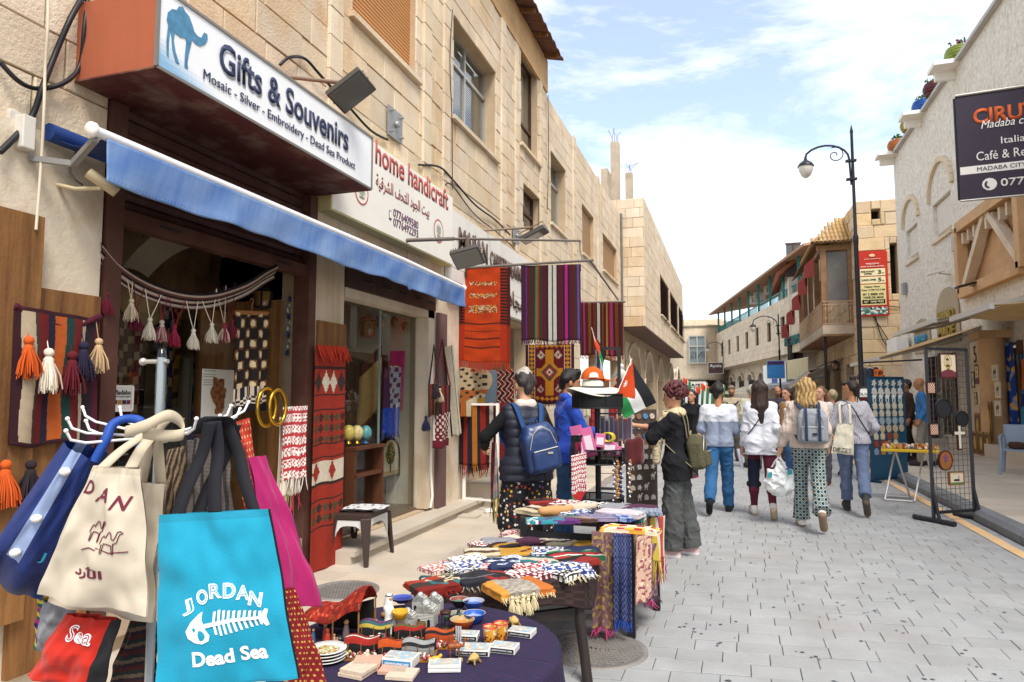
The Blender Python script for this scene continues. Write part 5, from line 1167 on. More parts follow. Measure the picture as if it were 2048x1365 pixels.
# ---- pipe frame with hanging rugs
YP=8.78;pr=empty('rug_rail',(XL,YP,0),0,'iron pipe rail standing out from the wall that carries the hanging rugs','rail');M_pipe=mat('iron_pipe','#7d746c',.5,metal=.4,dirt=.4,dc='#6a4630')
zr_=onY(1000,535,YP).z+.02;xe=onY(1165,530,YP).x
b=B();b.tube([(0,0,zr_),(xe-XL+.15,0,zr_)],.018,8);b.build('rail',M_pipe,pr)
pe=onT(1236,600,14);b=B();b.tube([(xe-XL+.1,0,zr_),(pe.x-XL,pe.y-YP,pe.z)],.016,8);b.build('brace',M_pipe,pr)
Y1_=7.3;a0,a1=onX(785,482,XL),onY(908,478,onX(785,482,XL).y);b=B();b.tube([a0-pr.location,a1-pr.location],.022,8);b.build('arm',M_pipe,pr)
c0=onY(905,487,a1 .y);c1=onT(1160,482,9.5);b=B();b.tube([a1-pr.location,c1-pr.location],.015,8);b.build('tie_bar',M_pipe,pr)
b=B();b.tube([c1-pr.location,V((c1 .x-XL,c1 .y-YP,zr_))+V((0,0,.25)),V((xe-XL,0,zr_))],.012,6);b.build('stay',M_pipe,pr)
def orange_rug(a,c):
 if a<.14 or a>.82:
  k=C('#4a1712')if(a<.05 or a>.93)else C('#2a1210' if(int(c*60)%2 or.06<a<.085)else '#8a2614');return k if c<.62 else lerp(C('#b8330f'),C('#5a1a12'),.5 if a<.05 or a>.93 else.15)
 for c0,h_ in((.17,.02),(.30,.025),(.44,.04)):
  if abs(c-c0)<h_ and.22<a<.76:return random.choice((C('#c99a2a'),C('#cbbfa8'),C('#7a4a2a'),C('#c4511a'),C('#a52a1a')))
 if any(abs(c-k)<.006 for k in(.60,.68,.76,.85)):return C('#5a2214')if c!=.76 else C('#c99a2a')
 return C('#c8420f',.9+.15*math.sin(c*40)*math.sin(a*9))
hang('orange_rug','long fringed orange kilim rug hung from the pipe rail','rug',onY(916,537,YP),onY(1020,535,YP),1.30,orange_rug,50,120,.012,2,fr=lambda t:C('#b8330f',.9),flen=.14,over=.1)
st3=stripes((1.2,'#46203a'),(.5,'#6b2f7a'),(.6,'#5a1a24'),(1.6,'#4a2a22'),(.6,'#1f8a54'),(.6,'#b8281e'),(.8,'#2f3a2a'),(1.2,'#5c1626'),(.5,'#1f1a2c'),(.9,'#d8d2c4'),(.4,'#4a4440'),(.9,'#d8d2c4'),(.3,'#1f1a2c'),(1.4,'#5c1626'),(.5,'#241c3a'),(.8,'#c4207a'),(.6,'#241c3a'),(1.0,'#5c1626'),(.9,'#4a2a22'),(.5,'#6a4f9a'),(.4,'#46203a'))
hang('striped_rug','maroon rug with green, white and pink stripes beside the orange rug','rug',onY(1042,532,YP),onY(1161,529,YP),1.02,lambda a,c:st3(a),90,30,.014,2,fr=lambda t:st3(t),flen=.06,over=.1)
YQ=12.5;st4=stripes(*[(random.uniform(.5,1.6),c)for c in('#5a2418','#3a1c1c','#a5285a','#4a1c1a','#8a4a1e','#2f1a1c','#6a2418','#33201e','#c9bfae','#3a1c1c','#8a4420','#4a1c1a','#b07a3a','#5a2018','#a5285a','#3a1c1c','#7a3a1c','#4a1c1a','#6a2a1a')])
hang('brown_striped_rug','dark brown striped rug hung farther along behind the flag','rug',onY(1160,606,YQ),onY(1246,606,YQ),.98,lambda a,c:st4(a),80,24,.03,3,fr=lambda t:C('#8a3a1a'),flen=.08,over=.1)
b=B();qa,qb=onY(1150,604,YQ+.02),onY(1250,604,YQ+.02);b.tube([V((XL,YQ+.02,qa.z)),qb],.018,8);b.tube([qb,V((XL,YQ+2.2,qb.z+.05))],.014,8);t=tag(b.build('rug_pole',M_pipe),'iron pole carrying the brown striped rug','pole')
def medal(a,c):
 x,y=abs(a-.5)*2,abs(c-.47)*2*1.25
 if x>.93 or y>1.2:return C('#3a141a')
 if x>.86:return C('#cfc4b0')if x<.88 else C('#4a161c')
 if x>.62:
  k=(c*14)%1;return C('#d08a22')if abs(x-.74)/.12+abs(k-.5)*2<1 else C('#5a1a20')
 if x>.59:return C('#cfc4b0')
 if y>1.02 and y<1.18:return C('#d08a22')if abs(((a*10)%1)-.5)*2+abs(y-1.1)/.08<1 else C('#5a1a20')
 d=x+y*.9
 if d<.15:return C('#d8ccb8')if d>.06 else C('#5a1a20')
 if d<.34:return C('#b8331e')if d<.24 else C('#4a4a4a')
 if d<.5 or(x<.16 and y<.95)or(y<.17 and x<.55):return C('#d08a22')
 for(cx,cy)in((.36,.72),):
  e_=abs(x-cx)+abs(y-cy)*.9
  if e_<.17:return C('#d8ccb8')if.06<e_ and math.sin(e_*120)>-.4 else C('#8a1f2a')
 return C('#6a1620')
hang('medallion_rug','maroon and gold geometric medallion rug behind the man in blue','rug',onY(1051,690,9.6),onY(1148,688,9.6),.86,medal,70,76,.006,1,fr=lambda t:C('#6a4a3a'),flen=.03)
def sphinx(a,c):
 if c<.62 and a<.5 and(math.sin(a*26+c*8)*math.sin(c*40)>.45):return C('#1f1a1a')
 if a>.72+.12*math.sin(c*7):return C('#6f8494')if c<.8 else C('#d0bd96')
 if c>.5+.5*abs(a-.48)and a>.12:
  return C('#c99a2a')if.38<a<.62 and math.sin(c*30)>-.5 else C('#d6c6a6')
 if.52<a<.68 and(.12<c<.2 or.3<c<.36):return C('#2a221f')
 if c<.45:return C('#cdb489')
 return C('#b8641e')
hang('pictorial_kilim','pictorial kilim with palms and pyramids below the orange rug','rug',onX(922,735,XL+.25),onY(994,742,10.2),.66,sphinx,50,60,.008,1)
hang('red_geometric_rug','dark red rug with stepped white lines behind the grey-haired woman','rug',onY(988,742,10.3),onY(1028,738,10.3),.75,lambda a,c:C('#d0c4b2')if abs(((a*2+abs((c*5)%1-.5))%.5)-.2)<.04 else(C('#8a1f1c')if int(a*6+c*8)%2 else C('#2a1414')),40,60,.006,1)
# white stand with a striped rug over it
rk=empty('carpet_stand',onZ(960,1022,.0),0,'white metal clothes stand carrying the striped rug','stand');o3=rk.location.copy();s0,s1=onZ(928,1018),onZ(995,1024)
ztop=onT(955,818,(s0 .y+.2)/math.cos(YAW)).z;ztop=1.42;b=B();
for s_ in(s0,s1):b.bar(s_-o3+v*.02,s_-o3+v*ztop,.035);b.bar(s_-o3+V((-.12,-.16,.03)),s_-o3+V((.12,.16,.03)),.05,.04)
b.bar(s0-o3+v*.14,s1-o3+v*.14,.025);b.bar(s0-o3+v*ztop,s1-o3+v*ztop,.03);b.build('frame',M_white,rk)
st5=stripes((1,'#2a1c20'),(1,'#a5301c'),(1,'#1f2030'),(1.1,'#c4771f'),(.8,'#1f2030'),(1.2,'#a02a20'),(.9,'#4a1420'),(.8,'#d8cfc0'),(.7,'#4a1424'),(.8,'#d8cfc0'),(1.2,'#7a1c1c'),(.8,'#1f2030'),(.8,'#8a5a1f'),(1,'#1f1c24'),(1.2,'#8a2418'))
hang('striped_rug','red, navy and white striped rug over the white stand','rug',s0+V((-.06,-.03,ztop+.02)),s1+V((.30,.12,ztop+.02)),.84,lambda a,c:st5(a),80,20,.02,2,fr=lambda t:st5(t),flen=.16)
b=B();b.box((0,0,.015),(.3,.2,.03));t=tag(b.build('loose_slab',M_slab),'loose flat stone lying on the pavement by the carpet stand','stone');t.location=onZ(935,1035)
# ================================================================ BAG STAND IN FRONT
TB=1.72
def text_mesh(s,bold=0):
 cu=bpy.data.curves.new('t','FONT');cu.body=s;cu.size=1;cu.offset=bold;cu.resolution_u=3
 ob=bpy.data.objects.new('t',cu);COL.objects.link(ob);dg=bpy.context.evaluated_depsgraph_get();dg.update()
 me=bpy.data.meshes.new_from_object(ob.evaluated_get(dg));bpy.data.objects.remove(ob);me.materials.clear()
 a=np.empty(len(me.vertices)*3,'f');me.vertices.foreach_get('co',a);a=a.reshape(-1,3);lo,hi=a.min(0),a.max(0)
 return me,(a[:,0]-lo[0])/(hi[0]-lo[0]),(a[:,1]-lo[1])/(hi[1]-lo[1])
def text_on(s,fn,box,m,parent,arc=0,bold=0,name='lettering'):
 """print lettering onto a curved sheet fn(u,v)->(point) within box u0,u1,v0,v1 (v down)"""
 me,x,y=text_mesh(s,bold);u0,u1,v0,v1=box
 P=[fn(u0+(u1-u0)*a,v1+(v0-v1)*b_-arc*math.sin(math.pi*a))for a,b_ in zip(x,y)]
 me.vertices.foreach_set('co',np.array([tuple(p)for p in P],'f').ravel());me.update();me.name=name;return link(name,me,m,parent)
def decal(polys,fn,m,parent,name):
 b=B()
 for p in polys:b.add([fn(*q)for q in p],[tuple(range(len(p)))])
 return b.build(name,m,parent)
def bag(name,label,cs,ts,cf,bulge=.02,m=None,nu=54,nv=66,group=None,seam=None,wr=.008):
 """soft flat bag on four picture corners (top left, top right, bottom right, bottom left) at depths ts"""
 q=[onT(x,y,t)for(x,y),t in zip(cs,ts)];c=sum(q,V())/4;t=empty(name,c,0,label,'bag',group)
 q=[p-c for p in q];n=((q[1]-q[0]).cross(q[3]-q[0])).normalized();n=n if n.dot(O-c)>0 else-n;sd_=random.uniform(0,9)
 def base(a,b_,s=1,off=0):
  p=(q[0]*(1-a)+q[1]*a)*(1-b_)+(q[3]*(1-a)+q[2]*a)*b_
  e=(1-abs(2*a-1)**3)*(1-abs(2*b_-1)**4*(.9 if b_>.5 else.4))
  w=wr*mnoise.noise(V((a*3+sd_,b_*3,1)))*2+wr*math.sin(a*11+b_*5+sd_)*b_+wr*.8*mnoise.noise(V((a*8+sd_,b_*6,5)))
  edge=n*0+(q[3]-q[0])*(.006*math.sin(a*7+sd_)*(1 if b_>.9 else 0))
  return p+n*(s*(bulge*e+.002)+w+off)+edge
 b=B();b.smooth=True;b.grid(lambda a,c_:base(a,1-c_),nu,nv,lambda a,c_:cf(a,1-c_));
 if(base(1,.5)-base(0,.5)).cross(base(.5,0)-base(.5,1)).dot(n)<0:b.f=[f[::-1]for f in b.f]
 k=len(b.f);b.grid(lambda a,c_:base(a,c_,-1),nu,nv,lambda a,c_:cf(a,c_))
 b.build('body',m or M_cloth,t)
 return t,(lambda a,b_:base(a,b_,1,.0018)),c
def ribbon(parent,pts,w,m,side=None,name='strap',th=.002):
 P=[V(p)for p in pts];n=len(P)*6;b=B();b.smooth=True;sd=V(side)if side is not None else _r
 b.grid(lambda a,c_:curve(P,a)+sd*(w*(c_-.5)),n,2);return b.build(name,m,parent,thick=th)
PT=onT(318,860,TB);PB=V((PT.x,PT.y,0))
st_=empty('bag_stand',PB,0,'clear plastic display pole with white wire hooks that carries the bags','stand')
ztp=onT(318,699,TB).z;zh=onT(318,858,TB).z
b=B();b.tube([(0,0,.03),(0,0,ztp-.02)],.0105,14);b.build('pole',mat('grey_pole','#9aa3a8',.15,spec=.7,metal=.3),st_)
b=B();b.lathe([(.0125,0),(.013,.1),(.0125,.2),(.009,.23),(0,.236)],(0,0,ztp-.23),16);b.build('clear_sleeve',G_clear,st_)
b=B();b.tube([(-.06,0,zh+.17),(.02,0,zh+.17)],.006,6);b.ball((-.06,0,zh+.17),.01);b.build('clamp_screw',M_frame_al,st_)
b=B();b.lathe([(0,0),(.27,0),(.27,.015),(.05,.03),(.03,.06),(0,.06)],n=28);b.build('foot',M_black,st_)
for(x,y,t_)in((135,838,1.6),(165,815,1.9),(132,862,1.55),(172,842,1.75),(497,805,1.9),(462,812,1.8),(440,832,1.65),(393,838,1.55),(240,815,2.0),(480,818,2.0)):
 e_=onT(x,y,t_)-PB;s0=V((0,0,zh-.02));d=e_-s0;b=B();b.tube([s0,s0+d*.8+v*(-.025),s0+d*.95+v*-.02,e_],.0033,8);b.ball(e_,.0052);b.build('hook_arm',mat('white_wire','#e6e4e2',.35,spec=.5),st_)
b=B();b.lathe([(.012,-.015),(.022,-.015),(.022,.015),(.012,.015)],(0,0,zh-.02),14);b.build('hub',M_white,st_)
W_=lambda a,c:C('#1fa5c4',.92)
# turquoise tote
tq,f,c0=bag('turquoise_tote','turquoise tote bag printed Jordan Dead Sea with a white fish skeleton',[(321,1030),(538,1018),(597,1356),(309,1392)],[1.52,1.54,1.50,1.46],lambda a,c:C('#1490ae')if c>.045 and c<.985 else C('#12849f'),.022,mat('nonwoven',attr=True,rough=.75,bump=.25,bs=300,sheen=.1))
M_wp=mat('white_ink','#eef0ee',.7)
fish=[]
def arcp(cx,cy,pts):return[(cx+x,cy+y)for x,y in pts]
fish.append([(.245,.66),(.29,.61),(.36,.565),(.385,.555),(.375,.60),(.40,.655),(.43,.69),(.42,.72),(.37,.735),(.31,.725),(.26,.70)])
fish.append([(.39,.625),(.60,.607),(.82,.617),(.82,.632),(.60,.627),(.40,.648)])
for k in range(10):
 u_=.455+k*.037;h_=.075*(1-.055*k)*(1 if k else.85);fish.append([(u_,.622),(u_+.018,.622),(u_+.036,.622-h_),(u_+.014,.622-h_*.96)]);fish.append([(u_,.626),(u_+.018,.626),(u_+.034,.626+h_),(u_+.016,.626+h_)])
fish.append([(.80,.618),(.85,.575),(.875,.58),(.855,.622),(.87,.668),(.845,.675),(.80,.632)])
b=B();b.tube([f(.995,k/12)-(O-c0).normalized()*.012 for k in range(13)],.008,6);b.build('side_gusset',mat('black_edge','#17181c',.8),tq);decal(fish,f,M_wp,tq,'fish_print');decal([[(.312+.012*math.cos(a),.652+.011*math.sin(a))for a in[k*.785 for k in range(8)]]],lambda a,c:f(a,c)+(O-c0).normalized()*.002,mat('turq_ink','#1490ae',.8),tq,'fish_eye')
x0=.21
for i,(ch,u0,v0,rot)in enumerate(zip('JORDAN',(.215,.335,.445,.555,.655,.74),(.485,.435,.405,.41,.43,.475),(-.35,-.2,-.05,.05,.2,.35))):
 def fr_(a,c,u0=u0,v0=v0,rot=rot):
  x,y=(a-.5)*.10,(c-.5)*.085;return f(u0+.05+x*math.cos(rot)-y*math.sin(rot),v0+.04+x*math.sin(rot)*.65+y*math.cos(rot))
 text_on(ch,fr_,(0,1,0,1),M_wp,tq,0,.045)
 text_on(ch,lambda a,c,g_=fr_:g_(a,c)+(O-c0).normalized()*.0008,(.1,.9,.1,.9),mat('turq_ink'),tq,0,-.028,'letter_core')
text_on('Dead Sea',f,(.285,.82,.775,.862),M_wp,tq,-.0,.035);
M_bstrap=mat('black_strap','#1b1b20',.8,bump=.1,bs=300)
hk=onT(432,838,1.6)
for(xa,ya,xb,yb_,ta)in((352,1040,420,845,1.55),(430,1026,430,842,1.56),(395,1030,470,850,1.6),(508,1022,452,845,1.58)):
 ribbon(tq,[onT(xa,ya,ta-.02)-c0,onT((xa*2+xb)/3,(ya*2+yb_)/3,ta)-c0,onT((xa+2*xb)/3+6,(ya+2*yb_)/3,ta+.02)-c0,onT(xb,yb_,ta+.02)-c0],.03,M_bstrap)
ribbon(tq,[onT(395,868,1.6)-c0,onT(415,842,1.58)-c0,onT(435,834,1.58)-c0,onT(452,848,1.6)-c0,onT(462,880,1.62)-c0],.05,M_bstrap)
# cream totes
crm=mat('canvas',attr=True,rough=.9,bump=.14,bs=500,var=.05,vs=14)
ct2,f2,c2=bag('cream_tote','plain cream canvas tote hanging behind the camel tote',[(255,962),(331,969),(305,1245),(90,1205)],[1.66,1.62,1.64,1.68],lambda a,c:C('#cdbfa9'),.015,crm)
ct,f1,c1=bag('cream_tote','cream canvas tote printed with two camel outlines and dark red lettering',[(190,931),(284,938),(297,1233),(68,1192)],[1.56,1.54,1.52,1.56],lambda a,c:C('#cabda8')if c>.05 else C('#bfb19b'),.02,crm)
M_mar=mat('maroon_ink','#6a2436',.8)
text_on('DAN',f1,(.08,.62,.10,.22),M_mar,ct,.0,.015)if False else[text_on(ch,lambda a,c,i=i:f1(.10+i*.27+a*.2+(c-.5)*-.04*i,.10+i*.045+c*.10),(0,1,0,1),M_mar,ct,0,.02)for i,ch in enumerate('DAN')]
text_on(arabic('الأرد'),f1,(.30,.62,.70,.80),M_mar,ct,0,.03)
def camel_line(u0,v0,s):
 pts=[(0,.55),(.05,.3),(.12,.2),(.2,.28),(.26,.12),(.33,.02),(.40,.10),(.44,.28),(.52,.32),(.58,.18),(.62,0),(.70,-.03),(.78,.05),(.70,.08),(.66,.2),(.62,.4),(.5,.48),(.5,.9),(.46,.9),(.44,.55),(.3,.52),(.16,.5),(.12,.9),(.07,.9),(.08,.55)]
 return[(u0+x*s,v0+y*s*.55)for x,y in pts]
for(u0,v0,s)in((.36,.38,.30),(.56,.435,.32)):
 p=camel_line(u0,v0,s);b=B();b.tube([f1(*q)for q in p],.0011,4);b.build('camel_print',M_mar,ct)
b=B();b.tube([f1(.33,.60),f1(.42,.575),f1(.52,.58)],.0012,4);b.tube([f1(.52,.565),f1(.68,.585),f1(.85,.57)],.0012,4);b.build('sand_line',M_mar,ct)
M_cs=mat('canvas_strap','#c4b59c',.9,bump=.15,bs=400)
for(xa,xb,yb_)in((205,300,862),(262,318,858)):
 ribbon(ct,[onT(xa,936,1.54)-c1,onT((xa+xb)/2-8,900,1.56)-c1,onT(xb-10,868,1.58)-c1,onT(xb+14,842,1.58)-c1,onT(xb+40,838,1.6)-c1],.028,M_cs)
ribbon(ct,[onT(250,865,1.53)-c1,onT(290,852,1.50)-c1,onT(335,832,1.52)-c1,onT(362,845,1.56)-c1,onT(366,868,1.56)-c1,onT(330,872,1.53)-c1,onT(285,866,1.51)-c1],.026,M_cs,side=v)
for(xa,xb)in((282,305),(322,312)):ribbon(ct2,[onT(xa,968,1.64)-c2,onT((xa+xb)/2,910,1.62)-c2,onT(xb,860,1.61)-c2],.026,M_cs)
# blue holdall
def holdc(a,c):return C('#8fa0c4')if.24<a<.46 and c<.78 else(C('#15275a')if c>.80 or abs(a-.78)<.012 else C('#182c66'))
hb_,fh,ch_=bag('blue_holdall','navy blue holdall with a clear pocket strip, tilted at the left edge',[(128,884),(214,912),(82,1204),(-50,1142)],[1.60,1.64,1.66,1.62],holdc,.045,mat('nylon',attr=True,rough=.5,bump=.3,bs=9,spec=.4))
for u_,v_ in((.36,.12),(.35,.45),(.34,.72)):b=B();b.ball(fh(u_,v_)+(O-ch_).normalized()*.008,.012,12,8,(1,1,.8));b.build('pompon',M_white,hb_)
text_on('J',fh,(.70,.78,.64,.72),mat('cyan_ink','#3aa6d0',.6),hb_,0,.03)
b=B();b.tube([curve([fh(.8,.02),onT(212,880,1.62)-ch_,onT(225,850,1.64)-ch_,onT(255,838,1.66)-ch_,onT(285,848,1.66)-ch_,onT(280,900,1.68)-ch_],i/24)for i in range(25)],.011,8);b.build('handle',mat('blue_handle','#1f4796',.6),hb_)
# magenta, polka, red and lower bags
mg,fm,cm=bag('magenta_tote','magenta tote bag with black side band behind the turquoise one',[(495,916),(533,912),(646,1212),(560,1216)],[1.66,1.74,1.76,1.64],lambda a,c:C('#a3185e')if a<.9 else C('#191920'),.012,mat('nonwoven'))
def polka(bg,dot,f=11):
 def g_(a,c):x,y=a*f,c*f*2.2;x+=.5*(int(y)%2);return C(dot)if math.hypot(x%1-.5,y%1-.5)<.2 else C(bg)
 return g_
bag('polka_bag','coral red bag with pale dots hung high on the stand',[(464,846),(499,836),(522,1015),(488,1020)],[1.74,1.76,1.76,1.74],polka('#b8402f','#d9a57a',6),.01,nu=60,nv=130)
bag('polka_bag','dark red bag with tiny gold dots low behind the turquoise tote',[(566,1180),(585,1175),(668,1400),(575,1400)],[1.62,1.66,1.64,1.6],polka('#7a1a1e','#c49a4a',9),.012,nu=90,nv=180)
rb_,fr2,cr2=bag('red_tote','red tote bag with white Sea lettering below the cream totes',[(131,1228),(244,1240),(196,1392),(52,1352)],[1.62,1.60,1.58,1.62],lambda a,c:C('#b8210f')if a<.86 else C('#1b1a1e'),.02,mat('nonwoven'))
text_on('Sea',fr2,(.28,.74,.10,.34),M_wp,rb_,0,.03);text_on('Sea',lambda a,c:fr2(a,c)+(O-cr2).normalized()*.0008,(.30,.72,.12,.32),mat('red_ink','#b8210f',.8),rb_,0,-.02,'letter_core')
bag('grey_cloth_bag','grey cloth bag edged with coloured stripes below the holdall',[(78,1195),(150,1210),(130,1330),(66,1290)],[1.72,1.72,1.72,1.72],lambda a,c:C('#8d8d92')if a>.2 else(C('#c9b53a'),C('#1f5a4a'),C('#a5287a'),C('#24245a'))[int(c*14)%4],.02)
kn=stripes((1,'#5a2a2a'),(1,'#2a3a3a'),(1,'#7a6a5a'),(1,'#3a2a3a'));bag('knit_bag','dark striped knitted bag hanging low between the red and turquoise bags',[(262,1240),(312,1245),(318,1400),(205,1395)],[1.72,1.7,1.7,1.72],lambda a,c:kn((c*5+a*.5)%1),.02,M_weave)
bag('grey_knit_bag','grey woven bag hanging behind the black straps',[(375,880),(455,870),(470,1030),(365,1030)],[1.86,1.86,1.86,1.86],lambda a,c:C('#6b625c')if int(a*14)%3 else C('#3a3436'),.02,M_weave)
bag('brown_knit_bag','brown and cream woven bag at the back of the stand',[(335,900),(378,890),(372,1030),(330,1030)],[1.9,1.9,1.9,1.9],lambda a,c:C('#9a8468')if int(a*9+c*6)%2 else C('#4a3a30'),.02,M_weave)
# ================================================================ TABLES
def soft_noise(p,s):return mnoise.noise(V((p[0]*s,p[1]*s,p[2]*s)))
Z1=.70;tc1=onZ(838,1292,Z1);R1=.47
t1=empty('round_table',V((tc1 .x,tc1 .y,0)),0,'round table under a purple cloth crowded with small souvenirs','table')
b=B();b.lathe([(0,Z1-.03),(R1-.01,Z1-.03),(R1-.01,Z1-.006),(0,Z1-.006)],n=36);b.build('table_top',M_wood,t1)
for k in range(4):a=k*math.pi/2+.6;b=B();b.tube([(R1*.55*math.cos(a),R1*.55*math.sin(a),Z1-.03),(R1*.75*math.cos(a),R1*.75*math.sin(a),0)],.016,8);b.build('leg',M_black,t1)
def purp(a,c):
 n_=mnoise.noise(V((math.cos(a*6.283)*c*40,math.sin(a*6.283)*c*40,c*9)));k=math.sin(a*220*6.283/2)>0
 return lerp(C('#3a2148')if k else C('#2c2140'),C('#1f2238'),.5+.5*n_)
b=B();b.smooth=True
def cl1(a,c):
 th=a*2*math.pi
 if c<.35:r_=R1*(c/.35);return V((r_*math.cos(th),r_*math.sin(th),Z1+.001))
 f_=(c-.35)/.65;r_=R1+.012+f_*(.05+.035*math.sin(th*9+1)+.02*math.sin(th*17));return V((r_*math.cos(th),r_*math.sin(th),Z1-.004-f_*.55+.02*math.sin(th*5)*f_))
b.grid(cl1,220,60,purp);cl_=tag(b.build('purple_tablecloth',M_cloth,None,thick=.003),'purple woven cloth draped over the round table','tablecloth');cl_.location=t1 .location
def onT1(px,py):return onZ(px,py,Z1+.004)
def zz(x,y):return 620+x/4.267,1180+y/4.267
M_paint=mat('paint',attr=True,rough=.35,spec=.5)
M_clay=mat('clay',attr=True,rough=.8,bump=.3,bs=150)
# playing-card boxes
def cardbox(x,y,rz,w=.088,d=.062,h=.021,n=1,label='',strip='#1c1c20',txt='JORDAN PLAYING CARD'):
 t=empty('playing_card_box',onT1(*zz(x,y)),rz,label,'card box','playing card boxes on the round table')
 for k in range(n):
  b=B();b.cur=C('#dcd8d0');b.box((0,0,h/2+k*h),(w,d,h-.0012));b.build('box',M_paint,t,bevel=.0015)
 b=B();b.grid(lambda a,c:V((-w*.45+a*w*.9,-d*.42+c*d*.84,h*n+.0006)),9,6,lambda a,c:random.choice((C('#a9b7bd'),C('#c9c2b2'),C('#8fb0c4'),C('#b7a892'))));b.build('photo_print',M_paint,t)
 b=B();b.cur=C(strip);b.box((0,-d/2-.0006,h/2),(w*.92,.001,h*.62));b.build('title_strip',M_paint,t);text(txt,V((-w*.4,-d/2-.0013,h*.36)),(1,0,0),v,w*.8,h*.26,M_wp,t,'lettering',.0004)
cardbox(1810,385,-.05,label='playing card box with black strip at the right rim of the round table');cardbox(1660,520,.02,label='playing card box with black strip nearest the clay turtle');cardbox(1400,535,.22,.11,.075,.02,1,'larger playing card box behind the camel figurine');cardbox(775,640,.08,.1,.07,.03,1,'playing card box with a blue strip on the coasters','#2f7aa8');cardbox(1150,680,.35,.1,.055,.012,2,'two white picture boxes stacked at the front of the round table','#d8d4cc');cardbox(1330,415,.2,.09,.06,.02,1,'playing card box half hidden behind the small cups')
# bowls
def bowl(x,y,r_,h,c_out,c_in,label,lift=0):
 t=empty('painted_bowl',onT1(*zz(x,y))+v*lift,0,label,'bowl','painted ceramic bowls');b=B();b.lathe([(r_*.45,0),(r_*.5,.004),(r_*.85,h*.55),(r_,h)],n=24,cap=False);b.build('outer',mat('glaze_'+c_out,c_out,.25,spec=.6,var=.12,vs=60),t);b=B();b.smooth=True
 prof=[(r_*1.005,h+.001),(r_*.94,h+.0005),(r_*.8,h*.6),(r_*.4,.012),(0,.01)];cc=[C('#b5aea2'),C(c_in[0]),C(c_in[1]),C(c_in[2])];b.lathe(prof,n=24,cols=cc,cap=False);b.build('inner',M_paint,t);return t
bowl(1275,190,.038,.03,'#26211f',('#7a3a2a','#3f6a5a','#b5792a'),'black and orange patterned bowl at the back of the round table',.02);bowl(1395,210,.042,.032,'#2c4a93',('#8f98b0','#3a5fae','#a5aec0'),'blue bowl with white pattern inside at the back',.02);bowl(1400,280,.043,.035,'#2450a4',('#2450a4','#7a9acb','#24509a'),'deep blue bowl in front of the blue and white one');bowl(1300,330,.045,.033,'#c45a1c',('#a58a5a','#b5742a','#a5642a'),'orange bowl with a white zigzag rim');bowl(1262,265,.036,.028,'#1f2624',('#7a7a6a','#2f4a3a','#a5924a'),'small black and green bowl between hourglass and orange bowl');bowl(785,175,.045,.02,'#27347e',('#3a4a9a','#27347e','#27347e'),'flat dark blue bowl behind the white figurine',.03)
# small cups
for(x,y,lb)in((1538,455,'red rimmed shot cup with yellow desert picture, left of the pair'),(1628,425,'red rimmed shot cup with yellow desert picture, right of the pair')):
 t=empty('souvenir_cup',onT1(*zz(x,y)),0,lb,'cup','souvenir shot cups');b=B();b.smooth=True;h=.058
 b.grid(lambda a,c:V(((.019+.006*c)*math.cos(a*6.283),(.019+.006*c)*math.sin(a*6.283),h*c)),24,12,lambda a,c:C('#b8301e')if c>.93 else(C('#c98a2a')if mnoise.noise(V((math.cos(a*6.28)*2,math.sin(a*6.28)*2,c*4)))>-.1 else(C('#7a3a1e')if c<.5 else C('#d6c39a'))));b.build('wall',M_paint,t,thick=.002);b=B();b.cur=C('#a8281a');b.lathe([(.0,.004),(.019,.004),(.0245,h-.002)],n=24,cap=False);b.build('inside',M_paint,t)
 # clay turtles
def turtle(x,y,s,rz,lb):
 t=empty('clay_turtle',onT1(*zz(x,y)),rz,lb,'figurine','clay turtles');pr=[('e',(0,0,.45*s),(.5*s,.42*s,.34*s),None),('c',(.42*s,0,.4*s),(.62*s,0,.5*s),.12*s,.13*s)]+[('c',(a*.32*s,b_*.32*s,.25*s),(a*.42*s,b_*.42*s,.06*s),.11*s,.09*s)for a in(-1,1)for b_ in(-1,1)]+[('e',(0,0,.78*s),(.22*s,.2*s,.1*s),None)]
 blob('body',pr,s*.06,M_clay,t,.05*s,colfn=lambda p:np.where((p[:,2:3]>.45*s),np.array([C('#b99a5e')]),np.array([C('#8f7340')])))
turtle(1400,625,.036,-1.9,'beige clay turtle at the front right of the round table');turtle(1740,310,.042,2.4,'ochre clay turtle near the right rim behind the cups')
# camel figurine
def camel_fig(p,s,rz,label,cat='figurine',col='#8a4a22',base=True):
 t=empty('camel_figurine',p,rz,label,cat);z=.62*s
 pr=[('c',(-.22*s,0,z),(.2*s,0,z),.13*s,.14*s),('e',(0,0,z+.16*s),(.14*s,.09*s,.14*s),None),('c',(.24*s,0,z+.02*s),(.42*s,0,z-.02*s),.075*s,.055*s),('c',(.42*s,0,z-.02*s),(.50*s,0,z+.3*s),.055*s,.045*s),('c',(.50*s,0,z+.32*s),(.64*s,0,z+.28*s),.055*s,.035*s),('c',(-.33*s,0,z+.02*s),(-.36*s,0,z-.18*s),.02*s,.015*s)]
 for x,dx_ in((.18,.06),(.2,-.08),(-.24,.08),(-.22,-.06)):
  y=.06*s*(1 if dx_>0 else-1);pr+=[('c',(x*s,y,z-.05*s),((x+dx_*.4)*s,y,.32*s),.06*s,.035*s),('c',((x+dx_*.4)*s,y,.32*s),((x+dx_*.2)*s,y,.03*s),.033*s,.03*s)]
 blob('body',pr,s*.028,mat('camel_paint',col,.4),t,.05*s)
 if base:b=B();b.box((0,0,.008*s),(.8*s,.3*s,.03*s));b.build('base',M_black,t,bevel=.001)
 return t
camel_fig(onT1(*zz(1235,590)),.065,.5,'brown carved camel figurine standing among the little tents')
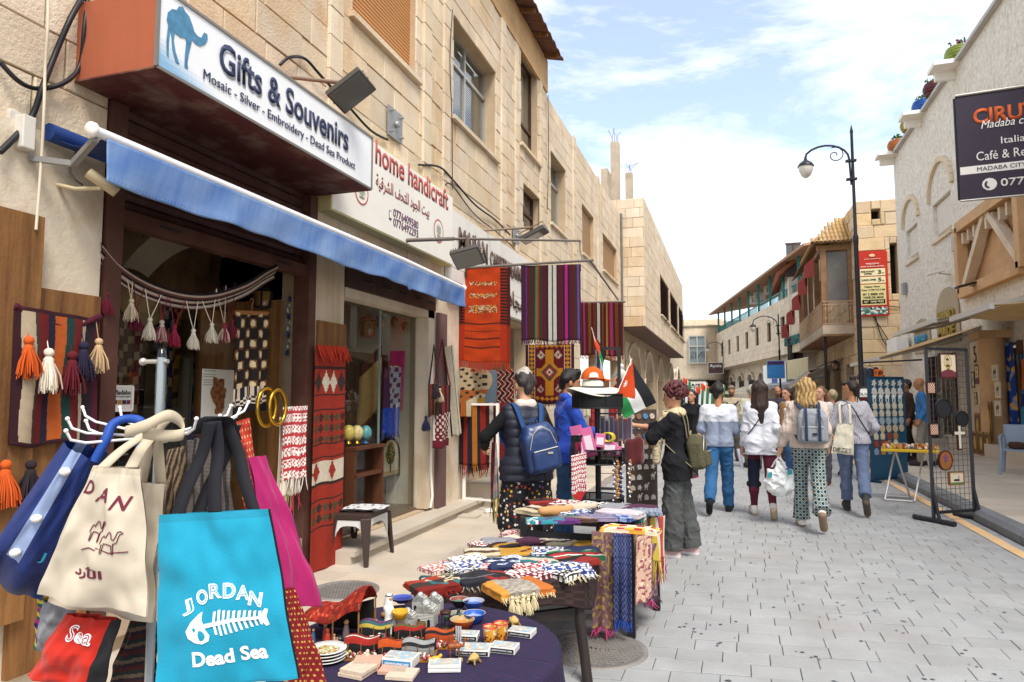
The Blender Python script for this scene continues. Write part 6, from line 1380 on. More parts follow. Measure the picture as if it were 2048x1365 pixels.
# white robed figure holding the yellow bowl
t=empty('robed_figurine',onT1(*zz(680,370)),0,'tall white robed man figurine holding out a yellow bowl','figurine')
blob('robe',[('c',(0,0,.006),(0,0,.07),.024,.017),('c',(0,0,.07),(-.004,0,.10),.017,.012),('c',(-.012,-.006,.088),(.02,-.012,.072),.008,.006),('c',(-.004,0,.112),(-.004,0,.126),.0115,.012),('c',(-.012,.0,.118),(-.016,.002,.085),.008,.01)],.0022,mat('white_glaze','#e4e2da',.35),t,.01)
b=B();b.ball((.003,-.004,.121),.0075,10,8);b.build('face',mat('figure_skin','#b98a62',.6),t);b=B();b.tube([V((-.004+.012*math.cos(a),.012*math.sin(a),.131))for a in[k*.5236 for k in range(12)]],.0018,6,closed=True);b.build('head_band',M_black,t)
t=empty('yellow_bowl',onT1(*zz(680,370))+V((.045,-.012,.066)),0,'yellow wicker bowl held by the white figurine','bowl');b=B();b.lathe([(.012,-.012),(.018,-.010),(.028,.012),(.03,.02),(.027,.02),(.02,-.004),(0,-.006)],n=24);b.build('bowl',mat('yellow_bowl','#c99a22',.5,bump=.6,bs=120),t)
# black and white stone domes (model churches)
for(x,y,s,lb)in((990,300,.075,'white and black stone model of an arched church, in front'),(830,330,.06,'white and black stone model church beside the yellow bowl'),(1060,190,.062,'stone model church with a silver dome at the back right'),(940,170,.055,'stone model church with a silver dome at the back left')):
 t=empty('model_church',onT1(*zz(x,y)),.1,lb,'model','stone model churches');b=B();b.smooth=False
 def stc(a,c):
  row=int(c*9);k=(a*16+.5*(row%2))%1;return C('#1e1d1c')if(c*9)%1<.2 or k<.16 else C('#c9c7be')
 w_,h_=s,s*.62
 for(p0,u_)in((V((-w_/2,-w_*.35,0)),V((w_,0,0))),(V((w_/2,-w_*.35,0)),V((0,w_*.7,0))),(V((-w_/2,w_*.35,0)),V((0,-w_*.7,0)))):b.grid(lambda a,c:p0+u_*a+v*(h_*c),32,27,stc)
 b.build('wall',M_clay,t);b=B();b.smooth=True;b.grid(lambda a,c:V((w_*.5*math.cos(math.pi*a),-w_*.35+w_*.7*c,h_+w_*.4*math.sin(math.pi*a))),40,12,stc);b.build('vault',M_clay,t)
 b=B();b.prism([(w_*.5*math.cos(math.pi*k/12),w_*.4*math.sin(math.pi*k/12))for k in range(13)],(0,-w_*.352,h_),(1,0,0),v,.001);b.build('gable',mat('gable_stone','#8a8882',.8,var=.7,vs=160),t)
 b=B();b.ball((0,0,h_+w_*.38),w_*.26,14,8);b.build('dome',mat('foil_dome','#b5b8b6',.25,metal=.6,bump=.5,bs=150),t)
 b=B()
 for k in(-.25,.25):b.prism([(k*w_-.006,.002),(k*w_+.006,.002),(k*w_+.006,h_*.5),(k*w_,h_*.65),(k*w_-.006,h_*.5)],(0,-w_*.353,0),(1,0,0),v,.001)
 b.build('doorway',M_black,t)
 # hourglass
t=empty('hourglass',onT1(*zz(1155,335)),0,'dark wooden hourglass beside the stone churches','hourglass');b=B();b.lathe([(.0,0),(.019,0),(.019,.007),(0,.007)],n=16);b.lathe([(.0,.056),(.0205,.056),(.0205,.064),(0,.064)],n=16)
b.build('cap',M_fr,t);b=B();b.lathe([(.012,.007),(.013,.018),(.003,.0315),(.013,.045),(.012,.056)],n=16);b.build('glass',G_clear,t);b=B()
for k in range(3):a=k*2.1;b.tube([(.016*math.cos(a),.016*math.sin(a),.007),(.016*math.cos(a),.016*math.sin(a),.056)],.0022,6)
b.build('spindle',M_fr,t)
# plates stack
t=empty('plate_stack',onT1(*zz(140,600)),0,'stack of blue rimmed souvenir plates beside the dotted bag','plates')
for k in range(4):
 b=B();r_=.062;b.lathe([(0,.0),(r_*.6,.0),(r_,.009),(r_*.99,.0115),(r_*.62,.004),(0,.004)],(0.002*(k%2),0,k*.0095),28,cols=[C('#24409a')]*2+[C('#d8d6d0'),C('#d8d6d0'),C('#b9a26a')]);b.build('plate',M_paint,t)
b=B();b.grid(lambda a,c:V(((a-.5)*.07,(c-.5)*.07,.0335)),12,12,lambda a,c:random.choice((C('#c9b07a'),C('#8a9a5a'),C('#d8d2c0'),C('#9a6a3a'))));b.build('painted_scene',M_paint,t)
# coasters
for i,(x,y,n,rz,lb)in enumerate(((480,660,2,.35,'pink stone coasters stacked two high at the front of the table'),(400,720,2,-.1,'pale coasters lying lowest at the front left'),(720,690,1,.2,'pale coaster under the blue card box'),(790,735,1,.15,'flat pink tile at the table front edge'))):
 t=empty('stone_coaster',onT1(*zz(x,y)),rz,lb,'coaster','stone coasters')
 for k in range(n):b=B();b.box((.004*k,.003*k,.006+k*.0115),(.085,.075,.011));b.build('tile',mat('coaster_%d'%(i%2),('#c49a86','#cdb7a2')[i%2],.7,var=.15,vs=50,bump=.2,bs=100),t,bevel=.001)
 # little bedouin tents: striped cloth over a barrel frame on a board, bits of goods in front
def tent(x,y,rz,s,cols,label):
 s*=1.2
 t=empty('model_tent',onT1(*zz(x,y)),rz,label,'model tent','little striped model tents');st=stripes(*cols);b=B();b.smooth=True
 b.grid(lambda a,c:V(((a-.5)*s*1.25,-s*.42*math.cos(math.pi*c)+.05*s,s*.55*math.sin(math.pi*c)**.8*(1+.12*math.sin(a*7))+.004)),20,20,lambda a,c:st(c));b.build('tent_cloth',M_weave,t,thick=.002)
 b=B();b.box((0,-.1*s,.002),(1.35*s,1.25*s,.004));b.build('board',M_fr2,t);r_=random.Random(int(x));b=B()
 for k in range(46):
  q=V((r_.uniform(-.55,.55)*s,-s*r_.uniform(.35,.68),.006+r_.random()*.16*s));b.cur=r_.choice((C('#8a2430'),C('#b9a25a'),C('#c9b39a'),C('#2f5a46'),C('#6a4a2a'),C('#d8cfc0'),C('#a84a5a')));b.ball(q,s*r_.uniform(.035,.08),6,4)
 b.build('trinkets',M_paint,t,kind='stuff')
 for k in(-.5,0,.5):b=B();b.tube([(k*s,-s*.45,0),(k*s*.9,-s*.38,s*.5)],.0016,5);b.build('tent_pole',M_wood,t)
tent(450,540,.35,.075,[(1,'#1c1a1c'),(1.2,'#a5281e'),(.4,'#d8cfc0'),(1,'#8a1f1a'),(2,'#1c1a1c')],'black and red model tent at the front left of the table');tent(715,560,.55,.07,[(1,'#20201f'),(1.4,'#c4501c'),(.3,'#1c1a1c'),(1.2,'#b8431a'),(1.6,'#1c1a1c')],'orange model tent in the middle front');tent(930,560,.3,.07,[(1,'#8f8f90'),(.5,'#26262a'),(1,'#a5a5a4'),(.6,'#26262a'),(2,'#3a3a40')],'grey and black model tent beside the camel figurine');tent(1110,460,.3,.065,[(1,'#b8481c'),(.4,'#2a2226'),(1,'#c4571f'),(1.5,'#26242a')],'orange and navy model tent behind the grey one');tent(840,430,.6,.07,[(1,'#1c1a1c'),(.5,'#a5281e'),(.4,'#3a6a3a'),(.6,'#a5281e'),(1.4,'#26242a')],'black model tent with red and green stripes');tent(560,400,.3,.075,[(1,'#26242a'),(.5,'#c9b24a'),(.6,'#3a6a6a'),(.6,'#6a3a6a'),(.5,'#d8d2c8'),(.4,'#26242a'),(.5,'#d8d2c8'),(1,'#26242a')],'model tent with rainbow and white stripes at the back left')
# big red tent with figurines
p=onT1(*zz(230,400));t=empty('nativity_tent',p,.15,'large model tent of red cloth sheltering small carved figures','model tent');b=B();b.smooth=True
b.grid(lambda a,c:V(((a-.5)*.23,-.085+.17*c,.052+.10*(a*.9)*(1-.35*(2*c-1)**2)+.012*math.sin(a*9)+.03*(1-(2*c-1)**2))),30,18,lambda a,c:C('#7a1f14')if soft_noise((a*14,c*10,0),1)>0 else(C('#c4553a')if soft_noise((a*30,c*22,3),1)>.25 else C('#a02c1a')));b.build('tent_cloth',M_weave,t,thick=.003)
b=B();b.smooth=True;b.cur=C('#1f1a1a');b.grid(lambda a,c:V(((a-.5)*.21,.08,.002+.1*c*(.5+a*.6))),10,5);b.build('back_cloth',M_weave,t,thick=.002)
for(x,y,h)in((-.1,-.08,.05),(.11,-.08,.14),(.11,.08,.14),(.02,-.085,.1)):b=B();b.tube([(x,y,0),(x,y,h)],.003,6);b.build('tent_pole',M_wood,t)
for i,(x,y,h,c)in enumerate(((.05,-.04,.075,'#6a5a5a'),(-.01,-.06,.05,'#8a5a3a'),(-.03,-.03,.055,'#a53a3a'),(.02,-.07,.035,'#c9a58a'),(.075,-.06,.03,'#b98a62'),(-.06,-.06,.045,'#3a5a7a'),(.035,-.08,.028,'#c4a08a'))):
 b=B();b.cur=C(c);b.lathe([(h*.2,0),(h*.16,h*.4),(h*.1,h*.75)],(x,y,0),10);b.cur=C('#b98a62');b.ball((x,y,h*.86),h*.12,8,6);b.build('carved_figure',M_paint,t)
for(x,y,h,c,lb)in((520,290,.075,'#9a6a2c','carved brown kneeling woman figurine behind the tents'),(465,290,.05,'#a5643a','small orange clay figure by the large tent'),(150,460,.05,'#a3301c','little red cloth cone in front of the large tent')):
 t=empty('small_figurine',onT1(*zz(x,y)),0,lb,'figurine');blob('body',[('c',(0,0,h*.2),(0,0,h*.5),h*.28,h*.2),('c',(0,0,h*.5),(.0,0,h*.66),h*.16,h*.12),('e',(0,0,h*.84),(h*.13,h*.14,h*.16),None)],h*.05,mat('fig_'+c,c,.6,var=.3,vs=90),t,h*.06)
t=empty('sand_vial',onT1(*zz(1265,440)),0,'clear glass vials with coloured sand standing beside the camel','vial');
for k in range(3):b=B();b.tube([(k*.008-.008,0,0),(k*.008-.008,0,.05)],.0035,8);b.build('tube',mat('sand%d'%k,('#9ab0a8','#c9a5a0','#a5b4c4')[k],.2),t)
t=empty('gold_bird',onT1(*zz(1070,630)),.4,'small yellow glazed bird at the front of the table','figurine');blob('body',[('e',(0,0,.012),(.016,.011,.011),None),('c',(.01,0,.016),(.016,0,.024),.006,.006),('c',(-.012,0,.014),(-.022,0,.018),.005,.002)],.0018,mat('yellow_glaze','#c9a032',.3),t,.006)
r_=random.Random(77);extra=B()
for k in range(90):
 a_,q_=r_.uniform(0,6.28),math.sqrt(r_.random())*.40;p_=V((tc1 .x+q_*math.cos(a_),tc1 .y+q_*math.sin(a_),Z1+.004));px_,py_,_=proj(p_)
 if not(660<px_<960 and 1235<py_<1330):continue
 extra.cur=C(r_.choice(('#8a2430','#b9a25a','#c9b39a','#2f5a46','#6a4a2a','#c4501c','#26242a','#a84a5a','#8a6a3a')));h_=r_.uniform(.012,.035)
 if k%3==0:extra.lathe([(h_*.35,0),(h_*.3,h_*.5),(h_*.12,h_)],p_,8);extra.ball(p_+v*h_,h_*.2,6,4)
 elif k%3==1:extra.box(p_+v*(h_*.3),(h_*1.2,h_*.8,h_*.6),rot=Matrix.Rotation(r_.uniform(0,3),3,'Z'))
 else:extra.ball(p_+v*(h_*.4),h_*.42,8,5,(1.3,1,.9))
tag(extra.build('tiny_trinkets',M_paint),'scatter of tiny charms and beads between the model tents','trinkets',kind='stuff')
# ---- scarf table
Z2=.55;Q2=[onT(818,1192,3.4),onT(1166,1152,3.75),onT(1206,1092,4.65),onT(985,1062,4.75)];Q2=[V((p.x,p.y,0))for p in Q2];c2_=sum(Q2,V())/4
t2=empty('plastic_table',c2_,0,'dark brown plastic table under the folded scarves','table');L2=[p-c2_ for p in Q2]
b=B();b.add([p+v*(Z2-.005)for p in L2]+[p+v*(Z2-.05)for p in L2],[(0,1,2,3),(7,6,5,4)]+[(i,4+i,4+(i+1)%4,(i+1)%4)for i in range(4)]);b.build('table_top',mat('brown_plastic','#2c2523',.45),t2)
for i,p in enumerate(L2):
 d=p.normalized();b=B();b.tube([p*.88+v*(Z2-.05),p*.95+v*.3,p*1.02+v*.12,p*1.06+v*.0],[.035,.03,.028,.03],8);b.build('leg',mat('brown_plastic'),t2)
for i in range(4):b=B();b.bar(L2[i]*.92+v*.36,L2[(i+1)%4]*.92+v*.36,.03,.05);b.build('stretcher',mat('brown_plastic'),t2)
def q2(a,c):return(L2[0]*(1-a)+L2[1]*a)*(1-c)+(L2[3]*(1-a)+L2[2]*a)*c
b=B();b.smooth=True
def drape(a,c):
 th=a*4;k=int(th)%4;f_=th-int(th);e=L2[k]*(1-f_)+L2[(k+1)%4]*f_
 if c<.6:return e*(c/.6)+v*(Z2+.003)
 g_=(c-.6)/.4;w=.03*math.sin(a*44)+.02*math.sin(a*90);return e*(1.02+g_*(.03+w*.6))+v*(Z2-g_*(.17+.05*math.sin(a*25)))
b.grid(drape,160,30,lambda a,c:C('#3a2a26')if(int(a*260)+int(c*40))%2 else C('#2a1d1c'));dc_=tag(b.build('brown_tablecloth',M_cloth,None,thick=.003),'dark brown checked cloth hanging over the scarf table','tablecloth');dc_.location=c2_
def folded(px,py,w,d,h,rz,cf,label,z=None,fr=None,fl=.03,name='folded_scarf',cat='scarf',group='folded scarves on the tables',tilt=0,nu=26,nv=20,layers=3):
 """neatly folded cloth: soft top, layered sides"""
 h=h*.62;p=onZ(px,py,z if z is not None else Z2+h);p=V((p.x,p.y,(z if z is not None else Z2+h)-h+.004));t=empty(name,p,rz,label,cat,group);sd_=random.uniform(0,99)
 def sf(a,c):
  x,y=2*a-1,2*c-1;e=max(abs(x),abs(y));top=(1-abs(x)**8)*(1-abs(y)**8);h_=h;hh=h*(top**.16)*(1+.22*mnoise.noise(V((x*1.6+sd_,y*1.6,0))))+.0
  k=1+.04*math.sin(layers*6.28*hh/h)*(e>.8);return V((x*w/2*k,y*d/2*k+.01*math.sin(x*3+sd_),hh+.004*mnoise.noise(V((x*5,y*5,sd_)))))
 def rm(x):
  x=2*x-1;return.5+.5*math.copysign(1-(1-abs(x))**2.2,x)
 b=B();b.smooth=True;b.grid(lambda a,c:sf(rm(a),rm(c)),nu,nv,cf);b.grid(lambda a,c:V((w*.48*(2*a-1),d*.48*(2*c-1),-.002)),2,2,lambda a,c:cf(a,c));b.build('fabric',M_cloth,t)
 if fr:fringe(t,lambda s_:V(((s_-.5)*w,-d/2,h*.35)),V((0,-.6,-.8)),lambda s_:C(fr,random.uniform(.8,1.1)),fl,max(14,int(w*130)),.0025)
 return t
def bands(*ws):s_=stripes(*ws);return lambda a,c:s_(c)
def plain(h,k=.06):return lambda a,c:C(h,1+k*math.sin(c*70)*math.sin(a*40))
ang=math.atan2(Q2[1].y-Q2[0].y,Q2[1].x-Q2[0].x)
F=folded
F(1055,1072,.30,.20,.05,ang+.2,plain('#d9cdb6'),'cream woollen scarf folded at the back right of the scarf table');F(1118,1075,.36,.22,.06,ang-.35,bands((3,'#e0d8ca'),(.3,'#8f8a7a'),(3,'#e4dfd4'),(1,'#c9bb9a')),'large white and cream scarf at the back',fr='#d8ccb4',fl=.03)
F(1032,1064,.20,.14,.06,ang+.3,kuf('#b23a3a'),'red and white checked scarf at the very back');F(1148,1106,.34,.16,.06,ang-.2,bands((.6,'#2f6a4a'),(.5,'#d8d2c4'),(.7,'#a83232'),(.4,'#26262a'),(.7,'#2f7a56'),(.5,'#d8d2c4'),(.7,'#a83232')),'green, white and red crocheted scarf at the right edge',fr='#2f6a4a',fl=.02)
F(1058,1100,.28,.16,.05,ang,plain('#5a2a24'),'plain maroon brown scarf in the middle of the table');F(1010,1088,.22,.13,.055,ang+.35,bands((1,'#2a2422'),(.6,'#b5832a'),(1,'#3a2a26'),(.6,'#c9b9a0')),'black and mustard striped scarf toward the back');F(975,1085,.22,.14,.05,ang+.2,kuf('#8a2a3a'),'wine and white checked scarf behind the black net one');F(960,1098,.16,.12,.05,ang,bands((1,'#3a7a5a'),(1,'#26322a'),(.6,'#b5742a')),'green and black bordered scarf at the left back')
F(1130,1133,.30,.20,.06,ang-.3,kuf('#2f4a8f'),'blue and white checked scarf at the front right corner',fr='#d8d8da',fl=.02);F(1070,1130,.26,.17,.055,ang-.1,kuf('#b23236'),'red and white checked scarf beside the blue one',fr='#2f7a4a',fl=.03);F(1012,1120,.26,.2,.055,ang+.1,kuf('#8fa0b8','#e4e4e2',22),'white scarf with pale blue threads in the middle');F(938,1116,.22,.16,.06,ang+.15,lambda a,c:C('#26262a')if abs(math.sin(a*22+c*11))*abs(math.sin(a*22-c*11))<.12 else C('#dcd8d0'),'white scarf with black net pattern');F(980,1128,.16,.15,.05,ang,kuf('#c4787a','#ddd4cc'),'faded pink checked scarf in the middle left');F(920,1135,.18,.14,.05,ang+.2,kuf('#3a3a3e','#d4d0c8'),'black and white checked scarf at the left')
F(880,1132,.2,.15,.045,ang+.35,kuf('#b8605a','#d8cfc6'),'pale red checked scarf at the left edge');F(865,1165,.24,.2,.06,ang+.15,bands((2,'#7a2018'),(1,'#3a3230'),(2,'#a33a26'),(.6,'#2a2624')),'dark red and black folded shawl at the front left corner',fr='#7a1f1c',fl=.04);F(898,1156,.18,.2,.06,ang+.1,lambda a,c:C('#cdbf9a')if math.sin(c*60+math.sin(a*20))>0 else C('#3a342c'),'beige and black zigzag shawl next to the dark red one',fr='#cbb98a',fl=.035);F(952,1152,.24,.19,.065,ang+.1,bands((2,'#26262c'),(.3,'#6a6a6e'),(1.6,'#2c2c32'),(.4,'#7a6a62'),(1,'#5a4a44')),'charcoal striped shawl at the front middle',fr='#9a8a7a',fl=.03)
PAL=[('wine checked',kuf('#7a2634')),('navy plain',plain('#27304e')),('cream and brown striped',bands((1,'#c9bb9a'),(.4,'#5a3f30'),(1,'#d2c6ae'),(.4,'#7a5a44'))),('black and white checked',kuf('#2a2a2e')),('teal striped',bands((1,'#2f6f74'),(.5,'#c9c0ac'),(1,'#24545c'))),('mustard',plain('#b0832f')),('grey',plain('#8a8a8e')),('red and black striped',bands((1,'#8f2a24'),(.6,'#26221f'),(1,'#a5382c'))),('blue checked',kuf('#3a5290')),('plum',plain('#4f2a40'))]
def heap(Lq,cq,Zt,nr,nc,where,ang_):
 for r_ in range(nr):
  for k_ in range(nc):
   a_,c_=(k_+.5)/nc,(r_+.5)/nr;p_=(Lq[0]*(1-a_)+Lq[1]*a_)*(1-c_)+(Lq[3]*(1-a_)+Lq[2]*a_)*c_+cq;x_,y_,_=proj(V((p_.x,p_.y,Zt+.03)));nm,cf_=PAL[(r_*nc+k_*3+nr)%10]
   F(x_,y_,.24,.2,.055+.012*(k_%2),ang_+random.uniform(-.4,.4),cf_,'%s folded scarf, %s from the left, %s row, %s'%(nm,ORD[k_],('front','second','third','back')[r_],where),z=Zt+.035,fr=random.choice((None,'#cdbf9a','#3a2f2c')),fl=.03)
heap(L2,c2_,Z2,4,4,'scarf table',ang)
ot=F(1035,1168,.30,.22,.075,ang+.12,lambda a,c:(C('#8d857a')if math.sin(a*60)*math.sin(c*40)>0 else C('#a59c8e'))if.3<a<.62 else(C('#b5662a')if a>.3 else C('#c4883a')),'orange and grey folded shawl with cream tassels at the front edge',fr='#d8c79a',fl=.03)
for k in range(5):tassel(ot,V((-.1+.03*k,-.13,.02-.02*(k%2))),'#d8c9a0',.07)
# ---- far table with hanging scarves
Z3=.72;Q3=[onT(1040,1062,4.65),onT(1266,1062,4.4),onT(1318,1032,5.0),onT(1075,1015,5.4)];Q3=[V((p.x,p.y,0))for p in Q3];c3_=sum(Q3,V())/4;L3=[p-c3_ for p in Q3]
t3=empty('trestle_table',c3_,0,'black legged table behind the scarf table, hung with scarves','table');b=B();b.add([p+v*(Z3-.004)for p in L3]+[p+v*(Z3-.035)for p in L3],[(0,1,2,3),(7,6,5,4)]+[(i,4+i,4+(i+1)%4,(i+1)%4)for i in range(4)]);b.build('table_top',mat('brown_plastic'),t3)
for p in L3:b=B();b.bar(p*.93+v*(Z3-.03),p*.95+v*0,.05,.05);b.build('leg',M_black,t3)
b=B();b.bar(L3[1]*.94+v*.55,L3[2]*.94+v*.55,.03,.09);b.bar(L3[0]*.94+v*.6,L3[1]*.94+v*.6,.03,.06);b.build('apron',M_black,t3)
a3=math.atan2(Q3[1].y-Q3[0].y,Q3[1].x-Q3[0].x)
heap(L3,c3_,Z3,2,5,'far table',a3)
F(1105,1038,.34,.13,.04,a3+.35,lambda a,c:C('#2f7f8a')if math.sin(a*30+c*9)*math.sin(c*18)>-.2 and a<.6 else(C('#5a2f6a')if a>.35 else C('#d0d4d0')),'teal and violet patterned scarf at the left of the far table',z=Z3+.045);F(1150,1035,.28,.12,.04,a3+.3,bands((1,'#5a4038'),(.6,'#a58a7a'),(1,'#2f6a62'),(.6,'#8a7a70')),'brown scarf with a teal border rolled on the far table',z=Z3+.045);F(1195,1032,.26,.12,.045,a3+.2,lambda a,c:C('#5a5a78')if int(c*16)%2 else C('#8a7f94'),'grey violet striped scarf on the far table',z=Z3+.05);F(1235,1030,.24,.13,.05,a3-.3,lambda a,c:C('#8a9ab8')if math.sin(a*20)*math.sin(c*14)>0 else C('#3a4f8a'),'blue patterned scarf on the far table',z=Z3+.05);F(1240,1022,.30,.14,.06,a3-.2,plain('#c4b8bc',.12),'pale mauve scarf lying loose at the back of the far table',z=Z3+.07);F(1290,1020,.22,.14,.05,a3+.2,lambda a,c:C('#6a7484')if int(a*20+c*6)%2 else C('#8f97a4'),'grey blue scarf at the right back of the far table',z=Z3+.05)
F(1262,1055,.34,.12,.05,a3-.05,lambda a,c:C('#a52a3a')if math.hypot((a*6)%1-.5,(c*2.5)%1-.5)<.26 else(C('#d8a83a')if math.sin(a*14)*math.sin(c*9)>.1 else C('#dccdb0')),'yellow scarf with red flowers folded over the front edge of the far table',z=Z3+.05)
for(x,y,w,c,lb)in((1110,1028,.24,'#b98a58','tan leather slipper pointing back on the far table'),(1160,1022,.22,'#b9a894','pale grey slipper beside the tan one')):
 t=empty('slipper',onZ(x,y,Z3+.02),a3+.5,lb,'slipper','slippers on the far table');blob('shoe',[('c',(-.09,0,.02),(.0,0,.02),.03,.034),('c',(0,0,.022),(.1,0,.03),.036,.022),('c',(.1,0,.03),(.12,0,.045),.015,.01)],.008,mat('leather_'+c,c,.6),t,.02)
def flor(bg,c1,c2):return lambda a,c:C(c1)if soft_noise((a*7,c*22,1),1)>.22 else(C(c2)if soft_noise((a*9,c*26,7),1)>.3 else C(bg))
hang('floral_scarf','brown mauve flowered scarf with pink fringe hanging from the far table front','scarf',onT(1183,1062,4.35),onT(1226,1064,4.35),.60,flor('#7a5a5a','#a58a4a','#5a3f4a'),24,60,.012,2,fr=lambda t:C('#a8406a'),flen=.05,m=M_cloth,thick=.003)
hang('blue_lace_scarf','navy blue lace patterned scarf hanging beside the table leg','scarf',onT(1226,1066,4.32),onT(1262,1068,4.3),.54,lambda a,c:C('#2a3158')if math.sin(a*40)*math.sin(c*90)>-.1 else C('#565f86'),30,70,.012,2,fr=lambda t:C('#2a4a9a'),flen=.06,m=M_cloth,thick=.003)
hang('cream_shawl','cream fringed shawl over the right end of the far table','shawl',onT(1268,1052,4.42),onT(1312,1028,4.9),.36,lambda a,c:C('#cbb695'),30,30,.015,3,fr=lambda t:C('#cbb695'),flen=.08,m=M_cloth,thick=.003)
hang('paisley_scarf','pink and cream paisley scarf hanging at the corner of the far table','scarf',onT(1272,1066,4.36),onT(1302,1050,4.5),.46,flor('#c4a08a','#8a4a52','#d8c4a8'),30,60,.012,2,m=M_cloth,thick=.003)
sf_=stripes((1,'#c4a83a'),(.6,'#d8d0c0'),(1,'#b8323a'),(.5,'#3a5a9a'),(1,'#c44a2a'),(.5,'#d8d0c0'),(1,'#a8287a'),(.6,'#c42a30'));hang('rainbow_scarf','bright striped scarf with long fringe at the far right of the far table','scarf',onT(1306,1036,4.62),onT(1332,1030,4.95),.30,lambda a,c:sf_(a),40,24,.02,2,fr=lambda t:sf_(t),flen=.16,m=M_cloth,thick=.003)
hang('purple_lace_scarf','dusky purple lace scarf hanging lowest under the far table corner','scarf',onT(1288,1090,4.5),onT(1318,1085,4.7),.36,lambda a,c:C('#5a4450')if math.sin(a*30)*math.sin(c*50)>0 else C('#7a5f68'),24,40,.015,2,fr=lambda t:C('#a8406a')if t<.5 else C('#5a4450'),flen=.05,m=M_cloth,thick=.003)
# ---- plastic stool
sp=[onZ(648,1133),onZ(735,1140),onZ(792,1104),onZ(703,1098)];cs_=sum(sp,V())/4;sl_=[p-cs_ for p in sp];sl_=[V((p.x,p.y,0)).normalized()*.36 for p in sl_]
t=empty('plastic_stool',cs_,0,'brown and white plastic stool with papers on its seat by the red runner','stool');b=B();ss=[p*.86 for p in sl_];b.add([p+v*.46 for p in ss]+[p*1.02+v*.40 for p in ss],[(0,1,2,3),(7,6,5,4)]+[(i,4+i,4+(i+1)%4,(i+1)%4)for i in range(4)]);b.build('seat',mat('brown_plastic2','#3a2c28',.45),t,bevel=.012)
for i,p in enumerate(sl_):
 q=p.normalized();s_=V((-q.y,q.x,0));b=B();b.add([p*.86+s_*.05+v*.42,p*.86-s_*.05+v*.42,p*.80-s_*.05+v*.42,p*.80+s_*.05+v*.42,p*1.04+s_*.02,p*1.04-s_*.02,p*.97-s_*.02,p*.97+s_*.02],[(3,2,1,0),(4,5,6,7),(0,1,5,4),(1,2,6,5),(2,3,7,6),(3,0,4,7)]);b.build('leg',mat('brown_plastic2'),t,bevel=.006)
for i in range(4):
 a_,b__=ss[i]*.97,ss[(i+1)%4]*.97;br=B();n=10;br.add([a_+(b__-a_)*(k/n)+v*(.41)for k in range(n+1)]+[a_+(b__-a_)*(k/n)+v*(.33-.16*abs(2*k/n-1)**4+.02)for k in range(n+1)],[(k,k+1,n+2+k,n+1+k)for k in range(n)]);br.build('skirt',mat('white_plastic','#d5d3d0',.4),t,thick=.008)
tp=empty('newspaper',cs_+v*.462,.2,'crumpled newspapers lying on the plastic stool','paper');b=B()
for k in range(3):b.grid(lambda a,c:V(((a-.5)*.38+.03*k,(c-.5)*.3-.02*k,.008+.012*k+.012*mnoise.noise(V((a*4,c*4,k)))-.03*max(0,abs(2*a-1)-.8))),14,12,lambda a,c:C('#c9c8c6')if random.random()<.75 else C('#7d7f86'))
b.build('sheets',M_print,tp,thick=.001)
